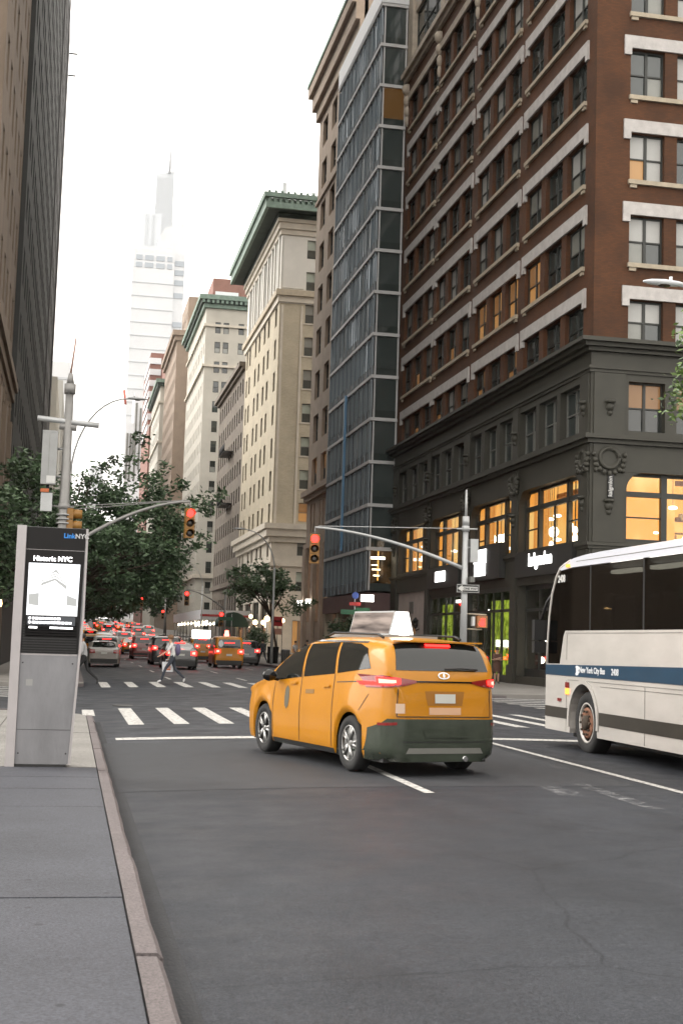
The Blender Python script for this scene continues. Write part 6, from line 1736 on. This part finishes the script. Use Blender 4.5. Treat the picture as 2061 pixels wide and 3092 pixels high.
# front glass with thin white pillars
pil = [(22.57, 1.52), (22.54, 1.9), (22.47, 2.35), (22.34, 2.75), (22.15, 3.02), (21.95, 3.17), (21.5, 3.27)]
for x in (BX0 + .02, BX1 - .02): mb = MB(); mb.tube([(x, y, z) for y, z in pil], .028, 'bus_white', 6); bpart(mb, 'front_pillar')
rings = []
for (y, z) in pil[:-1]:
    rings.append([(BX0 + .03 + (BX1 - BX0 - .06) * i / 8, y - .02 + .30 * (1 - abs(i / 4 - 1) ** 3.5), z) for i in range(9)])
mb = MB(); mb.rings(rings, 'bus_glass', closed=False); bpart(mb, 'windscreen')
for (sx, s_) in ((BX0 + .012, 1), (BX1 - .012, -1)):
    def sidep(poly, m_, nm, d=0.0): mb = MB(); mb.prism(poly, sx + d, sx + d + .006 * s_, m_, 'x'); return bpart(mb, nm)
    sidep([(22.50, 1.54), (21.92, 1.54), (21.70, 2.08), (20.62, 2.10), (20.62, 3.14), (21.88, 3.14), (22.12, 2.99), (22.30, 2.74), (22.44, 2.34), (22.51, 1.9)], 'bus_glass', 'driver_window')
    yb = 20.56
    while yb > BYR + .5:
        ye = max(BYR + .1, yb - 2.02); sidep([(yb, 2.10), (ye, 2.10), (ye, 3.14), (yb, 3.14)], 'bus_glass', 'side_window')
        mb = MB(); mb.box(min(sx, sx + .05 * s_), max(sx, sx + .05 * s_), ye - .055, ye + .0, 2.09, 3.15, 'black'); bpart(mb, 'window_post')
        yb = ye - .06
    mb = MB(); mb.box(min(sx, sx + .05 * s_), max(sx, sx + .05 * s_), 20.565, 20.615, 2.09, 3.15, 'black'); bpart(mb, 'window_post')
# cabin
mb = MB(); mb.box(BX0 + .1, BX1 - .1, BYR + .1, 21.5, 2.092, 2.11, 'black'); bpart(mb, 'cabin_floor')
M['seat'] = mat('seat', (.05, .055, .075), .9)
y = 20.1
while y > BYR + .6:
    for x in (BX0 + .2, BX0 + .68, BX1 - 1.12, BX1 - .64):
        mb = MB(); mb.prism([(y, 2.112), (y + .14, 2.112), (y + .02, 2.62), (y - .06, 2.66), (y - .12, 2.60)], x, x + .43, 'seat', 'x'); bpart(mb, 'seat')
    y -= .86
for (ya, yb) in ((18.35, 19.5), (19.95, 21.05), (16.3, 17.6), (14.2, 15.5)):
    for x in (BX0 + .55, BX1 - .72): mb = MB(); mb.box(x, x + .16, ya, yb, 3.05, 3.11, 'lamp_white'); bpart(mb, 'ceiling_light')
mb = MB(); mb.box(BX0 + .3, BX0 + .34, 17.5, 17.95, 2.55, 2.72, mat('green_screen', (.1, .2, .18), .4, emit=(.3, .55, .48), estr=.12)); bpart(mb, 'information_display')
for (x, y) in ((BX1 - .35, 20.1), (BX1 - .35, 19.8), (BX1 - .3, 17.7), (BX1 - .3, 17.4), (BX0 + .9, 22.0)):
    mb = MB(); mb.sphere((x, y, 2.5), .055, 'warm_lamp', 8, (1, 2.0, .6)); bpart(mb, 'warm_reflection')  # glowing spheres added in place of warm reflections in the windows
# left flank trim
x0 = BX0 - .004
def flank(poly, m_, nm, th=.006): mb = MB(); mb.prism(poly, x0 - th, x0, m_, 'x'); return bpart(mb, nm)
flank([(BYF - .01, 1.335), (BYF - .012, 1.505), (21.9, 1.515), (15, 1.60), (BYR, 1.66), (BYR, 1.33)], 'bus_blue', 'blue_stripe')
def cutarch(y0_, y1_, z0, z1, nm, m_):
    flank([(y0_, z0), (y1_, z0), (y1_, z1), (y0_, z1)], m_, nm)
cutarch(21.50, BYF - .02, .62, .80, 'dark_stripe', 'bus_dark'); cutarch(21.42, 21.46, .62, .80, 'dark_stripe', 'bus_dark'); cutarch(12.4, 20.12, .60, .80, 'dark_stripe', 'bus_dark')
lipo = [(BAX[0] + (RA + .07) * math.cos(R(t)), .62 + (RA + .07) * math.sin(R(t))) for t in range(-10, 191, 10)]; lipi = [(BAX[0] + RA * math.cos(R(t)), .62 + RA * math.sin(R(t))) for t in range(190, -11, -10)]
flank(lipo + lipi, 'bus_white', 'wheel_arch_lip', .02)
for (ya, yb, z) in ((BYR, 21.62, 2.045), (BYR, 21.5, 1.265), (BYR, 20.1, 1.20)):
    flank([(ya, z), (yb, z), (yb, z + .008), (ya, z + .008)], 'frame_grey', 'panel_seam', .003)
for y in (21.55, 18.4, 16.1, 13.8):
    flank([(y, .42), (y + .008, .42), (y + .008, 1.26), (y, 1.26)], 'frame_grey', 'panel_seam', .003)
flank([(21.56, 1.6), (21.568, 1.6), (21.568, 2.03), (21.56, 2.03)], 'frame_grey', 'panel_seam', .003)
# marker lamps
M['amber'] = emis('amber', (1.0, .32, .06), .8)
for (y, z, w, h, m_) in ((21.50, 1.03, .07, .10, 'amber'), (21.50, 1.14, .07, .09, 'tail_off'), (21.86, .90, .07, .05, 'tail_off'), (21.55, 3.16, .08, .05, 'amber')):
    flank([(y - w, z), (y + w, z), (y + w, z + h), (y - w, z + h)], m_, 'marker_lamp', .02)
# emblem and lettering
em = [(21.10, 1.355), (21.02, 1.36), (20.97, 1.40), (21.00, 1.435), (20.96, 1.47), (21.0, 1.505), (21.08, 1.515), (21.14, 1.49), (21.10, 1.475), (21.10, 1.40), (21.14, 1.38)]
flank(em, 'white_panel', 'emblem', .012)
def btext(s_, size, y, z, m_='white_panel', d=.014, bold=.003):
    o = place_text('lettering', s_, size, m_, bus, (x0 - d, y, z), (0, -1, 0), (0, 0, 1), bold); o.matrix_parent_inverse = Matrix.Translation(-Vector(bus.location))
btext('New York City Bus', .135, 20.95, 1.405); btext('2408', .14, 19.62, 1.40); btext('2408', .17, 22.02, 2.92, 'white_paint', .004, .006)
# wheels
for ya in BAX:
    for s_ in (-1, 1):
        w_ = wheel(bus, 0, 0, .50, .30, s_, 0, 'bus_white')
        w_.location = (s_ * ((BX1 - BX0) / 2 - .20), ya - 15.6, .50)
        if ya > 20:
            for j in range(10):
                a = 2 * math.pi * j / 10; MB().lathe((.15, .19 * math.cos(a), .19 * math.sin(a)), [(.022, 0), (.022, .03)], 'bark', 6, 'x').build('wheel_nut', w_)
            MB().lathe((.1, 0, 0), [(.13, 0), (.12, .08), (.05, .11)], 'bark', 14, 'x').build('hub', w_)
            MB().lathe((.12, 0, 0), [(.25, .0), (.25, .012), (.21, .012)], mat('rust', (.20, .09, .05), .7, .3, 12, objco=True), 18, 'x').build('rim_band', w_)
mb = MB(); mb.box(BX0 + .33, BX1 - .33, BYR + .3, BYF - .5, .30, .60, 'black'); bpart(mb, 'chassis')
for ya in BAX: mb = MB(); mb.box(BX0 + .36, BX1 - .36, ya - .62, ya + .62, .3, 1.22, 'black'); bpart(mb, 'wheel_house')
# mirror hanging ahead of the front corner
mb = MB()
for (z0, z1, w) in ((1.92, 2.28, .17), (1.70, 1.90, .13)):
    mb.prism([(22.70 - .06, z0), (22.70 + .06, z0), (22.70 + .07, z1), (22.70 - .07, z1)], BX0 - .20, BX0 - .20 + .30, 'black', 'x')
mb.tube([(BX0 - .05, 22.72, 2.28), (BX0 + .02, 22.62, 2.6), (BX0 + .08, 22.42, 2.78)], .03, 'black', 6); mb.tube([(BX0 - .05, 22.7, 1.92), (BX0 - .05, 22.7, 1.88)], .05, 'black', 6)
bpart(mb, 'mirror')
dv = MB(); dv.sphere((BX0 + .62, 21.2, 2.62), .12, 'lens_dark', 10, (1, 1, 1.2)); dv.box(BX0 + .42, BX0 + .84, 21.05, 21.28, 2.1, 2.46, 'seat'); bpart(dv, 'driver_seat')
# ------------------------------------------------------------------ trees
M['leaf_a'] = mat('leaf_a', (.038, .066, .030), .6)
M['leaf_b'] = mat('leaf_b', (.066, .112, .052), .55)
M['leaf_c'] = mat('leaf_c', (.12, .18, .095), .5)
M['leaf_lit'] = mat('leaf_lit', (.12, .19, .045), .5)  # lightened leaf colour, light on the right edge tree put into it
def tree(name, label, x, y, lumps, n, size, r0=.17, mats=('leaf_a', 'leaf_b', 'leaf_c'), lean=(0, 0), seed=1, clump=.55, fork=.45, limbs=16, group='street trees'):
    rg = random.Random(seed)
    root = thing(name, label, 'tree', (x, y, SW), 0, group)
    tot = sum(l[3] * l[4] * l[5] for l in lumps)
    cz = sum(l[2] * l[3] * l[4] * l[5] for l in lumps) / tot; cx = sum(l[0] * l[3] * l[4] * l[5] for l in lumps) / tot; cy = sum(l[1] * l[3] * l[4] * l[5] for l in lumps) / tot
    hf = max(1.2, (cz - SW) * fork)
    tr = MB(); fx, fy = lean
    pts = [(0, 0, -.02), (.04, 0, hf * .3), (fx * .4, fy * .4, hf * .65), (fx, fy, hf)]
    tr.tube(pts, [r0 * 1.35, r0, r0 * .9, r0 * .8], 'bark', 9); 
    tr.build('trunk', root)
    clumps = []
    for l in lumps:
        k = max(2, int(n * (l[3] * l[4] * l[5]) / tot / 42 * (l[6] if len(l) > 6 else 1)))
        for _ in range(k):
            while True:
                p = Vector((rg.uniform(-1, 1), rg.uniform(-1, 1), rg.uniform(-1, 1)))
                if .25 < p.length < 1: break
            p = p * (rg.uniform(.82, 1.06) / max(.6, p.length)) if rg.random() < .55 else p
            clumps.append(Vector((l[0] - x + p.x * l[3], l[1] - y + p.y * l[4], l[2] - SW + p.z * l[5])))
    tips = rg.sample(clumps, min(limbs, len(clumps)))
    top = Vector((fx, fy, hf)); bt = MB()
    cen = Vector((cx - x, cy - y, cz - SW))
    for tpt in tips:
        mid = top.lerp(tpt, .45) + Vector((rg.uniform(-.3, .3), rg.uniform(-.3, .3), rg.uniform(.1, .6)))
        bt.tube([top + Vector((0, 0, -.15)), top.lerp(mid, .5), mid, tpt], [r0 * .55, r0 * .42, r0 * .26, .015], 'bark', 6)
        for _ in range(2):
            q = rg.choice(clumps)
            if (q - mid).length < 2.6: bt.tube([mid, mid.lerp(q, .6) + Vector((0, 0, .15)), q], [r0 * .2, r0 * .12, .01], 'bark', 5)
    bt.build('limb', root)
    vs, fs, ms = [], [], []
    for c in clumps:
        cr = clump * rg.uniform(.6, 1.25); tone = rg.random()
        for _ in range(rg.randint(30, 52)):
            d = Vector((rg.gauss(0, .5), rg.gauss(0, .5), rg.gauss(0, .38))) * cr
            p = c + d
            a = Vector((rg.gauss(0, 1), rg.gauss(0, 1), rg.gauss(0, .55))).normalized()
            b = a.cross(Vector((rg.gauss(0, 1), rg.gauss(0, 1), rg.gauss(0, 1)))).normalized()
            s = size * rg.uniform(.6, 1.25); i = len(vs)
            vs += [p - a * s, p + b * s * .42, p + a * s, p - b * s * .42]
            fs.append((i, i + 1, i + 2, i + 3))
            t = tone * .6 + rg.random() * .4
            ms.append(0 if t < .42 else (1 if t < .78 else 2))
    me = bpy.data.meshes.new('crown'); me.from_pydata([tuple(v) for v in vs], [], fs)
    for m_ in mats: me.materials.append(M[m_])
    me.polygons.foreach_set('material_index', ms); me.update()
    ob('crown', me, root)
    return root
tree('street_tree', 'large dark street tree overhanging the avenue behind the left signal arm', -1.3, 60, [(1.7, 60, 5.9, 3.1, 3.2, 2.2), (3.9, 60, 5.4, 1.5, 1.8, 1.5), (2.0, 60, 8.1, 2.3, 2.3, .9, .75), (4.3, 60, 7.5, 1.5, 1.5, .7, .8), (5.7, 60, 8.0, .7, .6, .28), (6.5, 60, 8.2, .4, .4, .16), (2.5, 60, 9.3, .7, .6, .7, .7), (2.75, 60, 10.3, .3, .3, .45, .8), (1.0, 60, 9.0, .45, .5, .6, .7), (.5, 60, 8.9, .5, .5, .35, .6), (3.6, 59.5, 9.1, .35, .4, .6, .8), (4.4, 60, 8.6, .3, .3, .4), (1.7, 60, 9.4, .3, .4, .5, .7), (5.1, 60, 6.4, .7, .9, .6, .8), (3.1, 60, 3.9, 1.6, 1.8, .7, .7)], 17500, .13, .20, seed=3, lean=(.5, 0), limbs=30, clump=.42)
tree('street_tree', 'bushy street tree behind the kiosk at the left edge', -1.8, 56.5, [(-1.9, 56.5, 6.2, 2.1, 2.4, 2.9), (-3.0, 56, 5.0, 1.5, 1.5, 2.2), (-.6, 57, 5.6, 1.2, 1.6, 2.2)], 9500, .135, .18, seed=4)
tree('street_tree', 'darker street tree farther back over the queueing cars', -.9, 84, [(2.2, 84, 6.4, 3.2, 3.4, 2.6), (4.6, 84, 5.6, 1.8, 2.2, 1.7), (.2, 84, 6.6, 2.4, 3, 2.8)], 8000, .19, .2, seed=5)
tree('street_tree', 'dark street tree low over the left lane before the second crossing', -.8, 112, [(2.6, 112, 6.2, 3.6, 3.4, 3.0), (5.4, 112, 6.6, 2.0, 2.2, 2.0)], 5500, .24, .2, seed=15, clump=.7)
tree('street_tree', 'far street tree on the left at the third crossing', -.8, 196, [(3.0, 196, 8.0, 6, 5, 4.5)], 5000, .4, .2, seed=16, clump=1.1)
tree('street_tree', 'far street tree on the right past the shed', 14.6, 214, [(12.5, 214, 8.0, 4, 4, 4.2)], 4000, .4, .2, seed=17, clump=1.1)
tree('street_tree', 'hazy street tree filling the end of the avenue', -.8, 262, [(4.0, 262, 8.0, 9, 6, 6.0)], 5000, .55, .22, seed=18, clump=1.5)
tree('street_tree', 'distant street tree on the left past the second crossing', -.9, 146, [(1.6, 146, 7.5, 4.4, 4, 3.4)], 7000, .28, .2, seed=6, clump=.8)
tree('street_tree', 'thin young street tree with a crooked trunk on the right pavement', 15.7, 104, [(14.1, 104, 6.5, 2.5, 2.4, 1.25), (13.0, 104, 5.4, 1.5, 1.6, .8), (16.8, 104, 4.5, 1.5, 1.4, .55), (15.6, 104, 6.2, 1.6, 1.6, 1.1), (18.2, 104, 4.9, .8, .8, .35)], 5600, .16, .10, mats=('leaf_b', 'leaf_c', 'leaf_c'), lean=(-.5, 0), seed=8, fork=.62, limbs=18, clump=.5)
tree('street_tree', 'leafy branches entering at the right edge of the picture', 15.3, 26.5, [(14.9, 26.5, 7.6, 2.2, 2.4, 1.25), (14.8, 26.5, 9.0, 1.7, 2, 1.2), (12.95, 26.3, 8.0, .7, .8, .75), (13.1, 26.3, 7.1, .5, .7, .4)], 11000, .085, .15, mats=('leaf_c', 'leaf_lit', 'leaf_lit'), seed=9, clump=.4)
tree('clipped_shrub', 'dark round shrub in front of the glass building entrance', 17.5, 86.0, [(17.5, 86, 2.2, 1.15, 1.0, 1.15), (17.4, 86, 1.3, .9, .8, .9)], 4200, .11, .07, mats=('leaf_a', 'leaf_a', 'leaf_b'), seed=10, limbs=6, group=None, clump=.4)
tree('clipped_shrub', 'smaller shrub beside the globe lamps at the second corner', 17.5, 128, [(17.5, 140, 2.0, 1.0, 1.0, .9)] if False else [(17.5, 128, 1.9, 1.0, 1.0, .9)], 1500, .14, .06, mats=('leaf_a', 'leaf_b', 'leaf_b'), seed=12, limbs=5, group=None)

# ------------------------------------------------------------------ people
def person(label, x, y, z, rz, joints, cloth, hair='hair_dark', skin='skin', h=1.72, name='person', face=False, skirt=None):
    """joints: name -> (x, y, z) in a 1.72 m figure facing +y; one skinned surface, colours by body region"""
    J = {'pelvis': (0, 0, .95), 'spine': (0, .0, 1.12), 'chest': (0, .01, 1.32), 'neck': (0, .02, 1.47), 'jaw': (0, .05, 1.55), 'head': (0, .045, 1.645), 'crown': (0, .03, 1.69),
         'shl': (-.17, 0, 1.40), 'shr': (.17, 0, 1.40), 'ell': (-.22, -.03, 1.14), 'elr': (.22, -.03, 1.14), 'wrl': (-.22, .08, .92), 'wrr': (.22, .08, .92),
         'hpl': (-.09, 0, .90), 'hpr': (.09, 0, .90), 'knl': (-.10, .02, .50), 'knr': (.10, .02, .50), 'anl': (-.10, -.02, .09), 'anr': (.10, -.02, .09), 'tol': (-.11, .13, .035), 'tor': (.11, .13, .035)}
    J.update(joints)
    Rr = dict(pelvis=.125, spine=.115, chest=.14, neck=.052, jaw=.068, head=.092, crown=.07, shl=.062, shr=.062, ell=.042, elr=.042, wrl=.030, wrr=.030, hpl=.092, hpr=.092, knl=.058, knr=.058, anl=.040, anr=.040, tol=.034, tor=.034)
    E = [('pelvis', 'spine'), ('spine', 'chest'), ('chest', 'neck'), ('neck', 'jaw'), ('jaw', 'head'), ('head', 'crown')]
    for s in 'lr':
        E += [('chest', 'sh' + s), ('sh' + s, 'el' + s), ('el' + s, 'wr' + s), ('pelvis', 'hp' + s), ('hp' + s, 'kn' + s), ('kn' + s, 'an' + s), ('an' + s, 'to' + s)]
        wv = Vector(J['wr' + s]); d = (wv - Vector(J['el' + s])).normalized(); sd = d.cross(Vector((0, 1, 0))).normalized() if abs(d.y) < .9 else d.cross(Vector((1, 0, 0))).normalized()
        pm = wv + d * .07; J['pa' + s] = tuple(pm); Rr['pa' + s] = .026; E.append(('wr' + s, 'pa' + s))
        for k in range(4):
            fn = 'f%d%s' % (k, s); J[fn] = tuple(pm + d * (.075 + .012 * (k in (1, 2))) + sd * (.024 * (k - 1.5)) + Vector((0, .012, 0))); Rr[fn] = .0085; E.append(('pa' + s, fn))
        J['th' + s] = tuple(wv + d * .06 + sd * -.055); Rr['th' + s] = .010; E.append(('wr' + s, 'th' + s))
    names = list(J); idx = {n: i for i, n in enumerate(names)}; k = h / 1.72
    me = bpy.data.meshes.new('body'); me.from_pydata([tuple(c * k for c in J[n]) for n in names], [(idx[a], idx[b]) for a, b in E], []); me.update()
    o = bpy.data.objects.new('body', me); COL.objects.link(o)
    o.modifiers.new('skin', 'SKIN'); su = o.modifiers.new('sub', 'SUBSURF'); su.levels = 1; su.render_levels = 1
    sv = me.skin_vertices[0].data
    for n in names: r_ = Rr[n] * k; sv[idx[n]].radius = (r_ * (1.25 if n in ('chest', 'pelvis', 'spine') else 1), r_); sv[idx[n]].use_root = n == 'pelvis'
    dg = bpy.context.evaluated_depsgraph_get(); m2 = bpy.data.meshes.new_from_object(o.evaluated_get(dg))
    bpy.data.objects.remove(o)
    reg = {}
    for a, b in E:
        c = cloth['top']
        if a[:2] in ('hp', 'kn') : c = cloth['legs']
        if (a, b[:2]) == ('pelvis', 'hp') : c = cloth['legs']
        if a[:2] == 'an': c = cloth['shoes']
        if a[:2] in ('el',): c = cloth.get('forearm', skin)
        if a[:2] in ('wr', 'pa', 'ne', 'ja', 'he'): c = skin
        if a[:2] == 'kn': c = cloth.get('shins', cloth['legs'])
        reg[(a, b)] = c
    ml = []
    segs = [(Vector(J[a]) * k, Vector(J[b]) * k, reg[(a, b)]) for a, b in E]
    m2.materials.clear()
    for p in m2.polygons:
        c = p.center; best = None
        for a, b, m_ in segs:
            ab = b - a; t = max(0, min(1, (c - a).dot(ab) / max(1e-9, ab.dot(ab)))); d = (c - a - ab * t).length
            if best is None or d < best[0]: best = (d, m_)
        m_ = M[best[1]] if isinstance(best[1], str) else best[1]
        if m_ not in ml: ml.append(m_); m2.materials.append(m_)
        p.material_index = ml.index(m_); p.use_smooth = True
    root = thing(name, label, 'person', (x, y, z), rz, None)
    m2.name = 'body'; ob('body', m2, root)
    hd = Vector(J['head']) * k
    hm = MB(); hm.sphere((hd.x, hd.y - .02, hd.z + .035), .108 * k, hair, 12, (.95, 1.05, .95)); hm.build('hair', root)
    if face:
        fm = MB(); f0 = Vector(J['head']) * k + Vector((0, .088, -.02)) * k
        fm.sphere(f0 + Vector((0, .012, -.01)), .016, skin, 6, (.8, 1, 1.4))
        for s in (-1, 1): fm.sphere(f0 + Vector((.033 * s, -.006, .022)), .010, 'black', 6); fm.sphere(Vector(J['head']) * k + Vector((.09 * s, 0, -.01)), .022, skin, 6, (.5, .8, 1.2))
        fm.sphere(f0 + Vector((0, -.004, -.045)), .014, 'tail_off', 6, (1.6, .5, .5)); fm.build('face_features', root)
    if skirt:
        sm = MB(); rings = []
        for (zz_, rx, ry) in skirt[0]: rings.append([(rx * k * math.cos(2 * math.pi * j / 14), ry * k * math.sin(2 * math.pi * j / 14), zz_ * k) for j in range(14)])
        sm.rings(rings, skirt[1]); sm.build('dress', root)
    return root
M['hair_dark'] = mat('hair_dark', (.02, .014, .010), .6); M['hair_brown'] = mat('hair_brown', (.16, .08, .035), .6)
M['shirt_white'] = mat('shirt_white', (.55, .54, .53), .8, .1, 8); M['jeans'] = mat('jeans', (.025, .03, .042), .8, .15, 10); M['trousers_black'] = mat('trousers_black', (.010, .010, .011), .8)
M['shoe'] = mat('shoe', (.03, .03, .03), .6); M['shoe_white'] = mat('shoe_white', (.5, .5, .5), .6); M['dress_brown'] = mat('dress_brown', (.085, .040, .028), .8, .25, 12); M['shirt_dark'] = mat('shirt_dark', (.02, .022, .03), .8); M['pack'] = mat('pack', (.10, .085, .16), .8); M['shirt_grey'] = mat('shirt_grey', (.30, .30, .30), .8)
WALK = dict(knl=(-.10, .26, .53), anl=(-.10, .40, .10), tol=(-.10, .54, .05), knr=(.10, -.10, .52), anr=(.10, -.46, .19), tor=(.10, -.42, .06), chest=(0, .06, 1.31), spine=(0, .02, 1.12), neck=(0, .09, 1.46), jaw=(0, .13, 1.54), head=(0, .125, 1.635), crown=(0, .11, 1.68), shl=(-.17, .06, 1.39), shr=(.17, .06, 1.39))
wk = dict(WALK); wk.update(ell=(-.24, .22, 1.16), wrl=(-.20, .44, 1.02), elr=(.22, .0, 1.14), wrr=(.22, .12, .93))
zr = road_z(3.75) + .012
pm1 = person('man in white shirt with backpack striding left on the far crosswalk', 3.75, 50.0, zr, R(90), wk, dict(top='shirt_white', legs='jeans', shoes='shoe_white'), 'hair_brown', h=1.74)
mb = MB(); mb.sphere((0, -.17, 1.24), .17, 'pack', 12, (.95, .62, 1.35)); mb.tube([(-.12, -.08, 1.40), (-.13, .1, 1.38), (-.12, .08, 1.1)], .02, 'pack', 5); mb.tube([(.12, -.08, 1.40), (.13, .1, 1.38), (.12, .08, 1.1)], .02, 'pack', 5); mb.build('backpack', pm1)
bgx = thing('shopping_bag', 'white shopping bag with an orange mark carried by the striding man', 'bag', (3.75 - .16, 50.0 + .23, zr + .42), R(0))
MB().prism([(-.19, 0), (.19, 0), (.21, .36), (-.21, .36)], -.07, .07, 'white_panel', 'y').build('bag_body', bgx)
for s in (-.075, .075): MB().tube([(-.08, s, .355), (-.07, s * .6, .44), (.07, s * .6, .44), (.08, s, .355)], .008, 'white_panel', 5).build('handle', bgx)
M['mark_orange'] = mat('mark_orange', (.50, .14, .05), .6)
for (z0, z1, w) in ((.06, .12, .10), (.135, .165, .11), (.18, .21, .10), (.22, .27, .07)): MB().prism([(-w, z0), (w, z0), (w, z1), (-w, z1)], -.082, -.0765, 'mark_orange', 'y').build('printed_mark', bgx)
wl = dict(WALK); wl.update(ell=(-.24, .05, 1.13), wrl=(-.23, .22, .95), elr=(.25, .15, 1.15), wrr=(.22, .38, 1.05))
pm2 = person('man in pale shirt and black trousers half hidden by the kiosk', .55, 48.6, .012, R(80), wl, dict(top='shirt_grey', legs='trousers_black', shoes='shoe', forearm='shirt_grey'), 'hair_dark', 'skin2', h=1.80)
st_ = dict(ell=(-.25, .08, 1.14), wrl=(.05, .24, 1.18), elr=(.25, .08, 1.14), wrr=(-.05, .26, 1.22), knl=(-.07, .02, .5), knr=(.09, .03, .5), anl=(-.06, -.02, .09), anr=(.10, -.02, .09))
person('woman in a brown dress standing with folded arms at the grey shop front', 19.35, 59.8, SW, R(165), st_, dict(top='dress_brown', legs='dress_brown', shins='skin', shoes='shoe', forearm='skin'), 'hair_dark', h=1.64, face=True, skirt=([(1.08, .155, .13), (.95, .19, .15), (.75, .20, .165), (.58, .205, .17)], 'dress_brown'))
stand = dict(ell=(-.24, -.02, 1.13), wrl=(-.22, .1, .93))
person('person in a pale top standing by the litter bins', 16.9, 102.0, SW, R(200), stand, dict(top='shirt_white', legs='jeans', shoes='shoe'), 'hair_dark', h=1.68)
person('person all in black right of the pale top', 18.0, 103.0, SW, R(160), stand, dict(top='shirt_dark', legs='trousers_black', shoes='shoe', forearm='shirt_dark'), 'hair_dark', h=1.78)
person('person in dark clothes walking left of the dark litter bin', 13.95, 98.5, SW, R(20), wk, dict(top='shirt_dark', legs='jeans', shoes='shoe', forearm='shirt_dark'), 'hair_dark', h=1.72)

for o in list(COL.objects):                      # everything standing on the rise goes up with it
    if o.parent is None and o.get('category') in ('traffic light', 'street lamp', 'lamp', 'awning', 'scaffold', 'tree', 'sign', 'car', 'taxi', 'person', 'barrier', 'litter bin') and o.location.y > 105:
        o.location.z += hill(o.location.y)
        if o['category'] in ('car', 'taxi'): o.rotation_euler[0] = math.atan((hill(o.location.y + 1) - hill(o.location.y - 1)) / 2) * (1 if abs(o.rotation_euler[2]) < 1 else -1)
# ------------------------------------------------------------------ air
hz = MB(); hz.box(-2100, 2100, -260, 4100, -1.3, 452, 'asphalt')
hm_ = bpy.data.materials.new('haze'); hm_.use_nodes = True
t = hm_.node_tree; t.nodes.clear()
pv = t.nodes.new('ShaderNodeVolumePrincipled'); pv.inputs['Color'].default_value = (.97, .975, .98, 1); pv.inputs['Density'].default_value = .00006; pv.inputs['Anisotropy'].default_value = .2
oo = t.nodes.new('ShaderNodeOutputMaterial'); t.links.new(pv.outputs[0], oo.inputs['Volume'])
hz.mats = [hm_]
tag(hz.build('haze'), kind='stuff')
